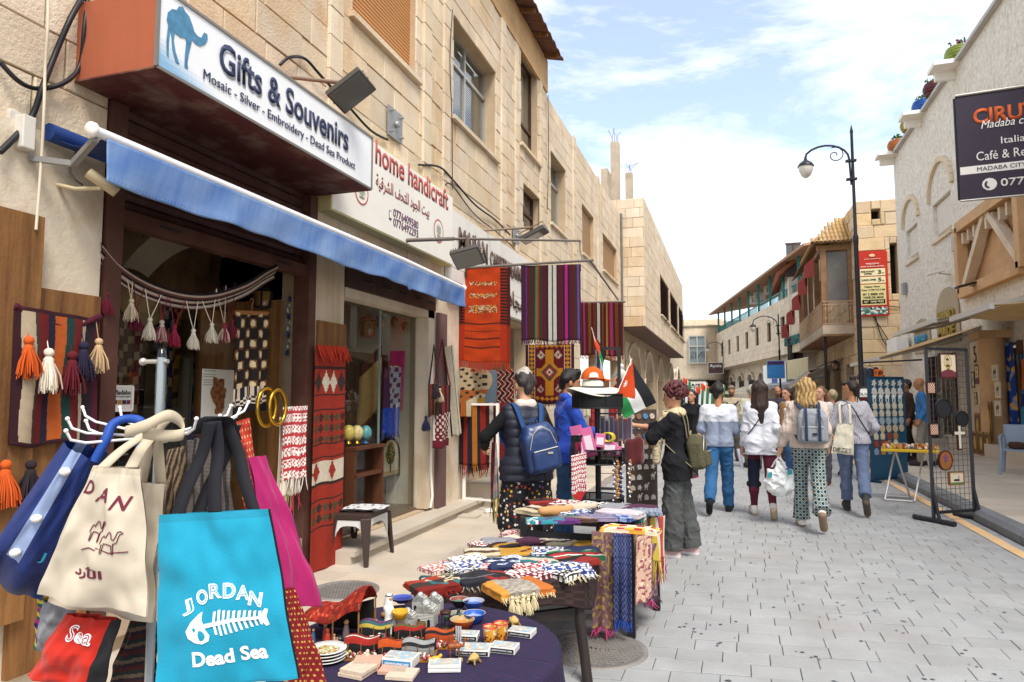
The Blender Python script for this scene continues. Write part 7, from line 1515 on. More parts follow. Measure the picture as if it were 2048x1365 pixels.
# ================================================================ PEOPLE
def pmat(name,kind,**k):
 """patterned cloth drawn by nodes: spots, lattice, stripes, flecks"""
 if name in _M:return _M[name]
 m=bpy.data.materials.new(name);m.use_nodes=True;_M[name]=m;t=m.node_tree;N=t.nodes;L=t.links;p=N['Principled BSDF'];p.inputs['Roughness'].default_value=k.get('rough',.9)
 g_=N.new('ShaderNodeTexCoord');co=g_.outputs['Object']
 def ramp(fac,els,interp='CONSTANT'):
  r_=N.new('ShaderNodeValToRGB');r_.color_ramp.interpolation=interp
  while len(r_.color_ramp.elements)<len(els):r_.color_ramp.elements.new(.5)
  for e,(pos,c)in zip(r_.color_ramp.elements,els):e.position=pos;e.color=(*C(c),1)
  L.new(fac,r_.inputs[0]);return r_.outputs[0]
 def math_(op,a,b=None):
  n=N.new('ShaderNodeMath');n.operation=op
  for i,x in enumerate((a,b)):
   if x is None:continue
   if isinstance(x,(int,float)):n.inputs[i].default_value=x
   else:L.new(x,n.inputs[i])
  return n.outputs[0]
 if kind=='spots':
  vo=N.new('ShaderNodeTexVoronoi');vo.inputs['Scale'].default_value=k['scale'];L.new(co,vo.inputs[0]);sx_=N.new('ShaderNodeSeparateColor');L.new(vo.outputs['Color'],sx_.inputs[0])
  c=ramp(sx_.outputs[0],k['cols']);mx_=N.new('ShaderNodeMix');mx_.data_type='RGBA';L.new(math_('LESS_THAN',vo.outputs['Distance'],k['r']),mx_.inputs[0]);mx_.inputs[6].default_value=(*C(k['bg']),1);L.new(c,mx_.inputs[7]);out=mx_.outputs[2]
 elif kind=='lattice':
  sp_=N.new('ShaderNodeSeparateXYZ');L.new(co,sp_.inputs[0]);f_=k['f'];s1=math_('SINE',math_('MULTIPLY',math_('ADD',sp_.outputs[0],sp_.outputs[2]),f_));s2=math_('SINE',math_('MULTIPLY',math_('SUBTRACT',sp_.outputs[0],sp_.outputs[2]),f_));out=ramp(math_('MULTIPLY',math_('ABSOLUTE',s1),math_('ABSOLUTE',s2)),k['cols'])
 elif kind=='stripes':
  sp_=N.new('ShaderNodeSeparateXYZ');L.new(co,sp_.inputs[0]);ax_={'x':0,'y':1,'z':2}[k.get('axis','x')];out=ramp(math_('FRACT',math_('MULTIPLY',math_('ADD',sp_.outputs[ax_],math_('MULTIPLY',sp_.outputs[1],.6 if ax_==0 else 0)),k['f'])),k['cols'])
 elif kind=='leopard':
  vo=N.new('ShaderNodeTexVoronoi');vo.inputs['Scale'].default_value=k['scale'];L.new(co,vo.inputs[0]);out=ramp(vo.outputs['Distance'],k['cols'])
 L.new(out,p.inputs['Base Color']);nb=N.new('ShaderNodeTexNoise');nb.inputs['Scale'].default_value=150;b_=N.new('ShaderNodeBump');b_.inputs['Strength'].default_value=.3;b_.inputs['Distance'].default_value=.004;L.new(nb.outputs[0],b_.inputs['Height']);L.new(b_.outputs[0],p.inputs['Normal']);return m
M_skin=mat('skin',attr=True,rough=.55,spec=.35,var=.04,vs=20)
M_hair=mat('hair',attr=True,rough=.5,spec=.4,bump=.6,bs=90,grain=.75,gs=(170,170,16),dc='#120c09')
M_vc=mat('garment',attr=True,rough=.9,bump=.35,bs=120,var=.08,vs=10)
def ik(a,c,l1,l2,pole):
 a,c=V(a),V(c);d=c-a;D=min(d.length,(l1+l2)*.995);d.normalize();c=a+d*D;x=(l1*l1-l2*l2+D*D)/(2*D);h=math.sqrt(max(l1*l1-x*x,0));pv=V(pole);pv=(pv-d*pv.dot(d));pv.normalize();return a+d*x+pv*h,c
class Person:
 def __init__(s,label,pos,rz,H,female=False,L=(8,4,0),R_=(-8,10,0),armL=None,armR=None,head=(0,0),lean=0,skin='#b98566',group=None,vox=.0085,face=True,beard=None,poleL=(0,-1,-.2),poleR=(0,-1,-.2),spread=.085,noarmL=False,curl=.5):
  s.k=H/1.75;s.vox=vox;s.f=female;s.skin=skin;s.lean=R(lean);sw=.150 if female else.175
  s.t=empty('person',pos,rz,label,'person',group)
  J={}
  for sd,(th,kn,an)in(('L',L),('R',R_)):
   x=-spread if sd=='L' else spread;hp_=V((x,0,.93));th,kn=R(th),R(kn)
   kne=hp_+V((x*.12,math.sin(th)*.43,-math.cos(th)*.43));ank=kne+V((0,math.sin(th-kn)*.42,-math.cos(th-kn)*.42));J[sd+'hip'],J[sd+'kne'],J[sd+'ank'],J[sd+'an']=hp_,kne,ank,R(an)
   a=R(an);J[sd+'toe']=ank+V((x*.25,.165*math.cos(a)+.0,.165*math.sin(a)-.055));J[sd+'heel']=ank+V((0,-.045*math.cos(a),-.045*math.sin(a)-.055))
  low=min(min(J[q+'toe'].z,J[q+'heel'].z)for q in 'LR')-.032;s.dz=-low;up=V((0,0,s.dz))
  for q in list(J):
   if isinstance(J[q],V.__class__)or hasattr(J[q],'z'):J[q]=J[q]+up
  s.hz=.93+s.dz
  def T(p):
   p=V(p)+up;d=p-V((0,0,s.hz));c,n=math.cos(s.lean),math.sin(s.lean);return V((p.x,d.y*c+d.z*n,s.hz+d.z*c-d.y*n))
  s.T=T;s.up=up
  J['Lsh'],J['Rsh']=T((-sw,0,1.405)),T((sw,0,1.405));J['nb']=T((0,-.01,1.47));
  yaw,pit=R(head[0]),R(head[1]);hm=Matrix.Translation(T((0,0,1.50)))@Matrix.Rotation(yaw,4,'Z')@Matrix.Rotation(-pit,4,'X')@Matrix.Translation((0,0,-1.50));s.hm=hm;s.hmi=hm.inverted()
  for sd,w,pole in(('L',armL,poleL),('R',armR,poleR)):
   x=-1 if sd=='L' else 1
   w=V(w)if w is not None else V((x*(sw+.07),.06,.90));w=w+up if True else w
   J[sd+'el'],J[sd+'wr']=ik(J[sd+'sh'],w,.285,.255,pole)
  s.J=J;s.face=face;s.beard=beard;s.curl=curl;s.body()
 def sc(s,prims):
  k=s.k;out=[]
  for p in prims:
   if p[0]=='c':out.append(('c',V(p[1])*k,V(p[2])*k,p[3]*k,p[4]*k)+tuple(p[5:]))
   elif p[0]=='b':out.append(('b',V(p[1])*k,tuple(x*k for x in p[2]),p[3],p[4]*k))
   else:out.append(('e',V(p[1])*k,tuple(x*k for x in p[2]),p[3])+tuple(p[4:]))
  return out
 def part(s,name,prims,m,k=.03,disp=None,colfn=None,vox=None,smooth=1,cuts=()):
  kk=s.k;cf=None;cuts=[(V(p)*kk,n,r*kk)for p,n,r in cuts]
  if colfn:cf=lambda P:np.array([colfn(V(p)/kk)for p in P])
  return blob(name,s.sc(prims),vox or s.vox,m,s.t,k*kk,disp,cf,smooth,cuts)
 def leg(s,sd,r0,r1,r2,r3=None,end=1.0):
  J=s.J;a,b_,c=J[sd+'hip'],J[sd+'kne'],J[sd+'ank'];e=b_+(c-b_)*end;m_=(b_+e)/2+V((0,-.012,0));return[('c',a,b_,r0,r1),('c',b_,m_,r1,(r3 or r1)*1.0),('c',m_,e,(r3 or r1),r2)]
 def arm(s,sd,r0,r1,r2,end=1.0):
  J=s.J;r0,r1,r2=r0*.86,r1*.86,r2*.9;a,b_,c=J[sd+'sh'],J[sd+'el'],J[sd+'wr'];out=[('c',a,b_ if end>.5 else a+(b_-a)*end*2,r0,r1)]
  if end>.5:out.append(('c',b_,b_+(c-b_)*min(1,(end-.5)*2),r1,r2))
  return out
 def hem(s,z,sleeves=(),sl=1.0):
  """cutting planes: straight hem at height z, cuffs at fraction sl of the forearm"""
  o=[(V((0,0,z))+s.up,(0,0,-1),.45)]if z else[]
  for sd in sleeves:
   a,w=s.J[sd+'el'],s.J[sd+'wr'];d=(w-a).normalized();o.append((a+(w-a)*sl,tuple(d),.13))
  return o
 def cuffs(s,f=.93):
  o=[]
  for sd in 'LR':
   a,w=s.J[sd+'kne'],s.J[sd+'ank'];d=(w-a).normalized();o.append((a+(w-a)*f,tuple(d),.19))
  return o
 def torso(s,e=0,low=.92,waist=1.0,hip=1.0):
  T=s.T;w=.072 if s.f else.088;o=[];e=e*.62
  for x in(-1,1):o+=[('c',T((x*w,.0,1.32)),T((x*w*.78*waist,.0,1.10)),.090+e,.078*waist+e),('c',T((x*w*.78*waist,0,1.10)),T((x*.075*hip,-.01,max(low,.95))),.078*waist+e,.100*hip+e)]
  if low<.95:o+=[('c',T((x*.075*hip,-.01,.95)),V((x*.078*hip,-.01,low))+s.up,.100*hip+e,.098*hip+e)for x in(-1,1)]
  o+=[('c',s.J['Lsh']*.82+T((0,0,1.405))*.18,s.J['Rsh']*.82+T((0,0,1.405))*.18,.050+e,.050+e),('c',T((0,0,1.34)),T((0,-.005,1.445)),.08+e,.05+e*.4)]
  if s.f:o+=[('e',T((x*.068,.07,1.27)),(.056+e,.048+e,.056+e),None)for x in(-1,1)]
  return o
 def hand(s,sd):
  J=s.J;a,w=J[sd+'el'],J[sd+'wr'];d=(w-a).normalized();x=-1 if sd=='L' else 1
  side=V((0,1,0))if abs(d.y)<.8 else V((0,0,1));side=(side-d*side.dot(d)).normalized();nrm=d.cross(side)*(-x)
  pe=w+d*.085;o=[('c',w-d*.01+side*.012,pe+side*.022,.02,.014),('c',w-d*.01-side*.012,pe-side*.022,.02,.014),('c',w,pe,.021,.016)]
  for i,l in enumerate((.072,.08,.074,.058)):
   off=side*(.033-.021*i);c=s.curl;p0=pe+off;p1=p0+(d*math.cos(c)+nrm*math.sin(c))*l*.55;p2=p1+(d*math.cos(c*2.2)+nrm*math.sin(c*2.2))*l*.5;o+=[('c',p0,p1,.0098,.009,.006),('c',p1,p2,.009,.0078,.006)]
  th0=w+d*.02+side*.024;th1=th0+(side*.75+d*.6+nrm*.25).normalized()*.042;o+=[('c',th0,th1,.0135,.011,.008),('c',th1,th1+(d*.9+side*.15+nrm*.35).normalized()*.034,.011,.0088,.006)]
  return o
 def body(s):
  J=s.J;T=s.T;hm=s.hm;h=lambda*p:hm@V(p)
  pr=s.torso(-.018,waist=.95)+s.leg('L',.078,.054,.036,.05)+s.leg('R',.078,.054,.036,.05)+s.arm('L',.046,.037,.026)+s.arm('R',.046,.037,.026)
  for sd in 'LR':pr+=[('c',J[sd+'ank'],J[sd+'toe'],.03,.022),('c',J[sd+'ank'],J[sd+'heel'],.03,.026)]+s.hand(sd)
  pr+=[('c',T((0,-.012,1.42)),h(0,-.012,1.55),.056,.050),('e',h(0,-.008,1.66),(.075,.094,.096),None),('e',h(0,.030,1.605),(.058,.068,.082),None),('c',h(-.012,.068,1.545),h(.012,.068,1.545),.022,.022),('c',h(0,.094,1.645),h(0,.112,1.612),.008,.0125,.012),('c',h(-.014,.092,1.578),h(.014,.092,1.578),.010,.010,.012),('c',h(-.035,.075,1.667),h(.035,.075,1.667),.017,.017,.02),('e',h(-.076,-.008,1.625),(.010,.020,.031),None,.008),('e',h(.076,-.008,1.625),(.010,.020,.031),None,.008)]
  sk=C(s.skin);hmi=s.hmi;drk=tuple(x*.25 for x in sk);lip=(sk[0]*.75,sk[1]*.45,sk[2]*.45);beard=C(s.beard)if s.beard else None
  def cf(p):
   q=hmi@p
   if q.z>1.50 and s.face:
    if q.y>.05:
     ax_=abs(abs(q.x)-.031)
     if ax_<.014 and abs(q.z-1.642)<.007:return(.03,.025,.02)if ax_<.007 else(.6,.57,.53)
     if ax_<.02 and abs(q.z-1.664)<.006:return tuple(x*.3 for x in(beard or drk))
     if abs(q.x)<.022 and abs(q.z-1.578)<.008 and q.y>.088:return lip
    if beard and q.z<1.600 and q.y>.0 and not(abs(q.x)<.02 and abs(q.z-1.578)<.007):return lerp(sk,beard,.82)
   return sk
  s.part('body',pr,M_skin,.028,None,cf,min(s.vox,.0075)if s.face else s.vox)
 def shoes(s,col,sole,high=0,m=None,th=.03):
  for sd in 'LR':
   J=s.J;a=J[sd+'an'];toe,heel,ank=J[sd+'toe'],J[sd+'heel'],J[sd+'ank'];u_=V((0,-math.sin(a),math.cos(a)))
   pr=[('c',heel+u_*.008,toe+u_*.008,.042,.040),('c',heel+u_*.03,ank+u_*(.005+high),.04,.046),('c',toe+u_*.01,(toe+ank)/2+u_*.02,.036,.04),('c',heel-u_*.012,toe-u_*.012,.041,.040)]
   c1,c2=C(col),C(sole);b0=toe;s.part('shoe',pr,m or M_vc,.014,None,lambda p,h_=heel,t_=toe,u_=u_:c2 if(p-h_).dot(u_)<-.004 else c1,.0065)
 def hair(s,prims,col,k=.02,disp=None,colfn=None,vox=None,m=None):
  P=[]
  for p in prims:
   if p[0]=='c':P.append(('c',s.hm@V(p[1]),s.hm@V(p[2]),p[3],p[4])+tuple(p[5:]))
   else:P.append(('e',s.hm@V(p[1]),p[2],None)+tuple(p[4:]))
  c=C(col)if col else None;hmi=s.hmi;return s.part('hair',P,m or M_hair,k,disp,(lambda p:colfn(hmi@p))if colfn else(lambda p:c),vox)
 def w(s,p):
  return s.t.matrix_basis@(V(p)*s.k)
CAP=[('e',(0,-.022,1.676),(.082,.094,.096),None),('c',(-.05,-.055,1.66),(.05,-.055,1.66),.055,.055),('c',(0,-.07,1.62),(0,-.06,1.58),.05,.042)]
def longhair(zl,w=.07,n=9,back=-.075,seed=1,wav=.0):
 r_=random.Random(seed);o=list(CAP)
 for i in range(n):
  x=(i/(n-1)*2-1);x0=x*w;zend=zl+r_.uniform(-.05,.06);y0=back*(1-.45*x*x);
  mid=(x0*1.15+r_.gauss(0,.008),y0-.022,(1.62+zend)/2);o+=[('c',(x0*.9,y0*.8,1.66),mid,.034,.027),('c',mid,(x0*1.1+r_.gauss(0,.02),y0-.01+r_.gauss(0,.01),zend),.027,.008)]
 return o
def groove(f=140,a=.003,seed=0):return lambda X,Y,Z:a*np.sin(f*X+3*np.sin(Z*14+seed)+f*.6*Y)*np.cos(Z*5+X*30)
def tube_thing(name,label,cat,pts,r,m,parent=None):
 b=B();P=[V(p)for p in pts];n=len(P)*6;b.tube([curve(P,i/n)for i in range(n+1)],r,8);return b.build(name,m,parent)
SW=math.sin;
# ---- woman in a quilted vest with a navy rucksack
p=onT(1052,900,5.75);VW=Person('woman with short grey hair in a quilted navy vest and flowered black trousers',(p.x,p.y,0),R(38),1.74,True,L=(6,6,0),R_=(-6,4,0),armL=(-.27,.30,1.10),armR=(.16,.30,1.08),poleL=(-.8,-.6,-.3),poleR=(.8,-.5,-.3),head=(14,6),lean=4,skin='#c79678',vox=.009)
fl=pmat('floral','spots',scale=27,r=.30,bg='#15141a',cols=[(0,'#d8cdb8'),(.2,'#b8672a'),(.4,'#d8d2c4'),(.55,'#c9a53a'),(.68,'#a83a2a'),(.8,'#4a4f9a'),(.9,'#d8cdb8')])
VW.part('trousers',VW.torso(.012,.90,hip=1.12)[2:8]+VW.leg('L',.125,.125,.085,.12,.95)+VW.leg('R',.125,.125,.085,.12,.95),fl,.05,wob(3,30,.016),cuts=VW.cuffs(.9))
quilt=lambda X,Y,Z:-.012*np.abs(np.sin(Z*math.pi/.075/VW.k))**.6+.004*np.sin(X*40+Z*9)
VW.part('vest',VW.torso(.038,.80,hip=1.12),mat('quilted_navy','#20222f',.55,bump=.4,bs=30,spec=.35),.03,quilt,vox=.008,cuts=VW.hem(.84))
VW.part('sleeve',VW.arm('L',.066,.058,.045,.98),mat('black_knit','#101012',.95,bump=.4,bs=150),.03,wob(4,40,.004));VW.part('sleeve',VW.arm('R',.066,.058,.045,.98),mat('black_knit'),.03,wob(5,40,.004))
VW.part('collar',[('c',VW.T((-.05,-.03,1.47)),VW.T((.05,-.03,1.47)),.05,.05),('c',VW.T((-.07,.02,1.45)),VW.T((-.05,.06,1.42)),.035,.03),('c',VW.T((.07,.02,1.45)),VW.T((.05,.06,1.42)),.035,.03)],mat('grey_fleece','#c4b9b0',1,bump=.5,bs=80),.03)
VW.hair([('e',(0,-.018,1.70),(.079,.092,.082),None),('c',(-.045,-.06,1.66),(.045,-.06,1.66),.048,.048),('c',(0,-.07,1.61),(0,-.06,1.58),.042,.036),('c',(0,.06,1.745),(0,-.05,1.765),.03,.03)],None,.02,groove(180,.005),lambda q:C('#cfc6b8')if q.z>1.735+.012*math.sin(q.x*90)else C('#3b3534'))
VW.shoes('#2a2a2c','#1c1c1c')
b=B();c=VW.hm@V((-.082,-.005,1.565));b.tube([V((c.x*VW.k+.022*math.sin(a)*.3,c.y*VW.k+.022*math.sin(a),c.z*VW.k+.022*math.cos(a)))for a in[k*.4488 for k in range(14)]],.0028,6,closed=True);b.build('earring',M_frame_al,VW.t)
def rucksack(name,label,per,col,m,c=(0,-.21,1.17),sz=(.15,.085,.20),rot=None,extra=None,strap='#1c2a4a',strapw=.018,vox=.008,straps=(-1,1),k=.04):
 t=empty(name,per.w((c[0],c[1],c[2]-sz[2])),per.t.rotation_euler.z,label,'backpack');kk=per.k;o=V((c[0],c[1],c[2]-sz[2]));L=lambda p:(V(p)-o)*kk
 rm=(rot or Matrix.Identity(3));RR=np.array(rm)
 q=lambda x,y,z:L(V(c)+rm@V((x*sz[0],y*sz[1],z*sz[2])))
 pr=[('b',q(0,0,-.15),(sz[0]*kk,sz[1]*kk,sz[2]*.8*kk),RR,.05*kk),('b',q(0,.05,.45),(sz[0]*.85*kk,sz[1]*.8*kk,sz[2]*.5*kk),RR,.06*kk)]
 blob('body',pr,vox,m,t,k*kk,wob(9,26,.004))
 blob('pocket',[('b',q(0,-1.0,-.42),(sz[0]*.78*kk,sz[1]*.42*kk,sz[2]*.42*kk),RR,.03*kk)],vox,m,t,.01,wob(8,26,.003))
 b=B();b.tube([q(-.78,-.95,.05),q(-.5,-1.12,.62),q(0,-1.1,.86),q(.5,-1.12,.62),q(.78,-.95,.05)],.0045,6);b.tube([q(-.7,-1.46,-.04),q(.7,-1.46,-.04)],.0045,6);b.build('zip',M_frame_al,t)
 b=B();b.tube([q(-.18,.5,.92),q(-.14,.4,1.12),q(.14,.4,1.12),q(.18,.5,.92)],.009,8);b.build('grab_handle',mat('strap_'+strap,strap,.8),t)
 for sx in straps:
  P=[q(sx*.5,.8,.75),L(per.T((sx*.115,-.09,1.455))),L(per.T((sx*.125,.05,1.47))),L(per.T((sx*.135,.135,1.36))),L(per.T((sx*.17,.10,1.18))),q(sx*.9,.7,-.75)]
  ribbon(t,P,.045,mat('strap_'+strap),side=(1,.2,0),name='shoulder_strap',th=.008)
 if extra:extra(t,q)
 return t
def nv_extra(t,q):
 b=B();b.box(q(.2,-1.5,-.2),(.045,.004,.016));b.build('label_tag',M_frame_al,t)
rucksack('backpack','navy nylon backpack hanging from the grey-haired woman\'s shoulder',VW,'#1f3560',mat('navy_nylon','#1d3561',.35,bump=.25,bs=12,spec=.5),(.03,-.235,1.13),(.15,.085,.21),Matrix.Rotation(R(-12),3,'Y'),nv_extra,'#20406f',straps=(-1,1))
pk=lambda a,c:(C('#c9a79c')if int(c*7)%2 else C('#9a9a98'))if a<.55 else(C('#5a2638')if int(c*7)%2 else C('#7a2f38'))
s0,s1=VW.w((-.235,.06,1.15)),VW.w((-.215,.24,1.15));hang('checked_scarf','pink and grey checked scarf hanging over the grey-haired woman\'s arm','scarf',s0,s1,.46,pk,22,40,.015,2,fr=lambda t:C('#4a3430')if t>.5 else C('#b59a4a'),flen=.2,m=M_cloth,thick=.004)
# ---- man in the blue jacket
p=onT(1130,900,7.0);BM=Person('young bearded man in a bright blue jacket and jeans facing the hat stand',(p.x,p.y,0),R(-62),1.79,False,L=(5,4,0),R_=(-5,3,0),armL=(-.10,.40,1.12),armR=(.12,.36,1.10),poleL=(-.6,-.5,-.7),poleR=(.6,-.6,-.7),head=(-4,12),lean=3,skin='#a87450',beard='#3a2a22',vox=.0085,curl=.9)
BM.part('jacket',BM.torso(.030,.78)+BM.arm('L',.074,.064,.046,.97)+BM.arm('R',.074,.064,.046,.97),mat('blue_jacket','#1d43a8',.65,bump=.35,bs=60,sheen=.1),.03,wob(11,38,.009),cuts=BM.hem(.84,'LR',.93))
BM.part('collar',[('c',BM.T((-.055,-.035,1.485)),BM.T((.055,-.035,1.485)),.045,.045),('c',BM.T((-.065,-.01,1.48)),BM.T((-.06,.07,1.44)),.028,.03),('c',BM.T((.065,-.01,1.48)),BM.T((.06,.07,1.44)),.028,.03)],mat('blue_jacket'),.02)
BM.part('shirt',[('c',BM.T((0,.01,1.50)),BM.T((0,.02,1.46)),.063,.066),('c',BM.T((0,.10,1.40)),BM.T((0,.115,1.2)),.045,.035)],mat('grey_shirt','#b3adae',.9,bump=.3),.02)
jeans=mat('denim','#2f4e72',.9,bump=.4,bs=150,var=.22,vs=7);BM.part('trousers',BM.torso(.012,.90)[2:8]+BM.leg('L',.095,.075,.07,.07,1)+BM.leg('R',.095,.075,.07,.07,1),jeans,.03,wob(12,40,.010),cuts=BM.cuffs(.98));BM.shoes('#3a3330','#d8d4cc')
BM.hair([('e',(0,-.012,1.695),(.083,.100,.088),None),('c',(-.05,-.06,1.66),(.05,-.06,1.66),.05,.05),('c',(0,-.075,1.61),(0,-.065,1.58),.044,.038),('c',(-.03,.06,1.745),(.04,.05,1.755),.035,.035),('c',(-.072,.02,1.67),(-.072,.012,1.63),.014,.01),('c',(.072,.02,1.67),(.072,.012,1.63),.014,.01)],'#15110f',.02,groove(120,.004))
# ---- curly-haired woman with the flag
p=onZ(1357,1112);CW=Person('curly red-haired woman in black top and grey trousers holding up the flag',(p.x,p.y,0),R(84),1.63,True,L=(5,4,0),R_=(-6,3,0),armL=(-.13,.44,1.09),armR=(.10,.52,1.33),poleL=(-.5,-.5,-.8),poleR=(.5,-.3,-.9),head=(4,4),lean=1,skin='#c08c6c',vox=.0085,curl=.9)
CW.part('blouse',CW.torso(.034,.70,hip=1.18)+CW.arm('L',.085,.085,.06,.70)+CW.arm('R',.075,.07,.05,.62),mat('black_jersey','#16161a',.9,bump=.4,bs=60),.04,wob(21,36,.010),cuts=CW.hem(.78,'LR',.22))
CW.part('trousers',CW.torso(.015,.86,hip=1.1)[2:8]+CW.leg('L',.11,.10,.10,.105,1.1)+CW.leg('R',.11,.10,.11,.105,1.1),mat('grey_linen','#4b4d4c',.95,bump=.6,bs=30,var=.15,vs=9),.03,wob(22,44,.011),cuts=CW.cuffs(1.02));CW.shoes('#c9a7a4','#e2dcd8')
rr=random.Random(8);curls=[('e',(0,-.02,1.68),(.095,.105,.10),None)]
for i in range(330):
 a,e_=rr.uniform(0,6.28),rr.uniform(-.45,1.5);d=V((math.cos(a)*math.cos(e_),math.sin(a)*math.cos(e_),math.sin(e_)));q=V((0,-.03,1.685))+V((d.x*.115,d.y*.125,d.z*.115))
 if q.y>.05 and q.z<1.715:continue
 curls.append(('e',q,(rr.uniform(.009,.019),)*3,None))
CW.hair(curls,None,.006,groove(240,.003),lambda q:lerp(C('#3a1a1e'),C('#7a2f34'),.5+.5*math.sin(q.x*190+q.z*170+q.y*150)),.006)
# printed neck scarf
sc_p=pmat('keffiyeh_print','lattice',f=85,cols=[(0,'#24211f'),(.07,'#d0be97'),(.6,'#c9b58c')]);CW.part('neck_scarf',[('c',CW.T((-.06,-.03,1.475)),CW.T((.06,-.03,1.475)),.058,.058),('c',CW.T((-.085,.02,1.46)),CW.T((-.05,.085,1.43)),.055,.052),('c',CW.T((.085,.02,1.46)),CW.T((.05,.085,1.43)),.055,.052),('c',CW.T((-.10,.07,1.44)),CW.T((-.13,.16,1.2)),.06,.055),('c',CW.T((-.13,.16,1.2)),CW.T((-.12,.19,.98)),.055,.045),('c',CW.T((-.12,-.02,1.46)),CW.T((-.06,-.07,1.47)),.05,.05)],sc_p,.03,wob(23,45,.008))
rucksack('shoulder_bag','olive green speckled cloth backpack on the curly-haired woman',CW,'#5a5636',pmat('olive_fleck','spots',scale=70,r=.16,bg='#4a4630',cols=[(0,'#8f8256'),(.4,'#6a6040'),(.7,'#a5986a')]),(-.02,-.215,1.08),(.14,.085,.19),Matrix.Rotation(R(-8),3,'X'),None,'#8a7f62',straps=(-1,1))
b=B();c=CW.J['Lwr']*CW.k;d=(CW.J['Lwr']-CW.J['Lel']).normalized();q_=V((0,0,1)).rotation_difference(d).to_matrix().to_4x4();b.lathe([(.030,-.006),(.033,0),(.030,.006)],n=14,M=Matrix.Translation(c-d*.03)@q_);b.build('bracelet',M_black,CW.t)
# the flag in her hand
def flagc(a,c,tri=.42):
# a from hoist to fly, c across the three bands
 if a<tri*2*min(c,1-c)*1.0:
  x,y=(a-.14)/.055,(c-.5)/.10;r_=math.hypot(x,y);th=math.atan2(y,x)
  return C('#e6e2dc')if r_<.62+.38*math.cos(7*th)else C('#c4461c')
 return C('#232429')if c<1/3 else(C('#e4e2de')if c<2/3 else C('#2f8a4a'))
def flag(label,q,cf,stick=None,group='small Jordan style flags',nu=60,nv=40,amp=.012,parent_loc=None,m=None):
 """q: hoist top, fly top, fly bottom, hoist bottom"""
 t=empty('hand_flag',q[3],0,label,'flag',group);o_=V(q[3]);Q=[V(p)-o_ for p in q];n=(Q[1]-Q[0]).cross(Q[3]-Q[0]).normalized()
 b=B();b.smooth=True;b.grid(lambda a,c:(Q[0]*(1-a)+Q[1]*a)*(1-c)+(Q[3]*(1-a)+Q[2]*a)*c+n*(amp*math.sin(a*7+c*2)*(.3+a)),nu,nv,cf);b.build('cloth',M_cloth,t,thick=.0015)
 if stick:b=B();b.tube([V(stick[0])-o_,V(stick[1])-o_],.004,8);b.build('stick',M_white,t)
 return t
hw_=CW.w(CW.J['Rwr'])+V((-.07,-.02,.02));tf=6.35
flag('large striped flag with red triangle and white star in the woman\'s raised hand',[onT(1229,797,tf),onT(1264,724,tf),onT(1313,806,tf+.1),onT(1250,838,tf)],lambda a,c:flagc(c,1-a,.5),(onT(1268,716,tf),hw_+V((0,0,-.1))))if False else None
Qf=[onT(1265,724,tf),onT(1314,806,tf+.12),onT(1251,838,tf+.05),onT(1228,796,tf-.05)]
def fc2(a,c):
 return flagc(a,c,.46)
flag('large black, white and green flag with red triangle in the raised hand',[Qf[0],Qf[1],Qf[2],Qf[3]],lambda a,c:flagc(a,c,.62),(Qf[0]+V((-.004,0,.03)),Qf[3]+V((0,0,-.02))))
# ---- the four walkers
def jeansleg(P,r=(.092,.068,.06,.068),e=.96,m=None,seed=1,hip=1.0,name='trousers',a=.006):return P.part(name,P.torso(.012,.88,hip=hip)[2:8]+P.leg('L',r[0],r[1],r[2],r[3],e+.1)+P.leg('R',r[0],r[1],r[2],r[3],e+.1),m or jeans,.03,wob(seed,46,a*1.2),cuts=P.cuffs(e))
p=onZ(1441,1026);SM=Person('man in a white and grey sweatshirt and blue jeans walking away',(p.x,p.y,0),R(-4),1.70,False,L=(-16,30,-38),R_=(15,6,8),armL=(-.17,.22,1.03),armR=(.16,.26,1.06),poleL=(-.35,-1,0),poleR=(.35,-1,0),head=(-22,6),skin='#b07c58',beard='#1d1715')
wz=1.24;SM.part('sweatshirt',SM.torso(.034,.82)+SM.arm('L',.075,.068,.046,.94)+SM.arm('R',.075,.068,.046,.94),M_vc,.03,wob(31,38,.007),lambda q:C('#cdd0d8')if q.z-SM.dz>wz else C('#838ca0'),cuts=SM.hem(.90,'LR',.9))
jeansleg(SM,(.105,.08,.07,.076),1.03,mat('denim_mid','#2c5a86',.9,bump=.4,bs=150,var=.2,vs=6),32);SM.shoes('#1c1c1f','#17171a')
SM.hair(CAP[:2]+[('c',(0,-.07,1.60),(0,-.065,1.57),.04,.034),('c',(0,.05,1.735),(0,-.02,1.76),.04,.04)],'#16120f',.02,groove(160,.003))
p=onZ(1526,1033);LW=Person('woman with long dark brown hair in a loose white shirt and wine red leggings',(p.x,p.y,0),R(2),1.72,True,L=(12,8,6),R_=(-15,22,-38),armL=(-.225,.06,.88),armR=(.225,.0,.90),skin='#c49478',head=(0,0))
LW.part('shirt',LW.torso(.045,.70,waist=1.1,hip=1.1)+LW.arm('L',.07,.062,.05,.95)+LW.arm('R',.07,.062,.05,.95),mat('white_cotton','#cfd1d8',.85,bump=.4,bs=50,var=.04),.03,wob(33,38,.010),cuts=LW.hem(.79,'LR',.93))
LW.part('leggings',LW.torso(.008,.88)[2:8]+LW.leg('L',.088,.062,.042,.058,.95)+LW.leg('R',.088,.062,.042,.058,.95),mat('wine_knit','#5c1f30',.9,bump=.3,bs=120),.03,wob(34,40,.003))
a,b_,c=LW.J['Lhip'],LW.J['Lkne'],LW.J['Lank'];LW.part('knee_brace',[('c',a*.45+b_*.55,b_,.084,.071),('c',b_,b_*.5+c*.5,.071,.066)],mat('brace_navy','#1d2236',.8),.02);LW.part('brace_strap',[('c',b_*.72+c*.28-V((.05,0,0)),b_*.72+c*.28+V((.05,0,0)),.045,.045)],M_black,.02)
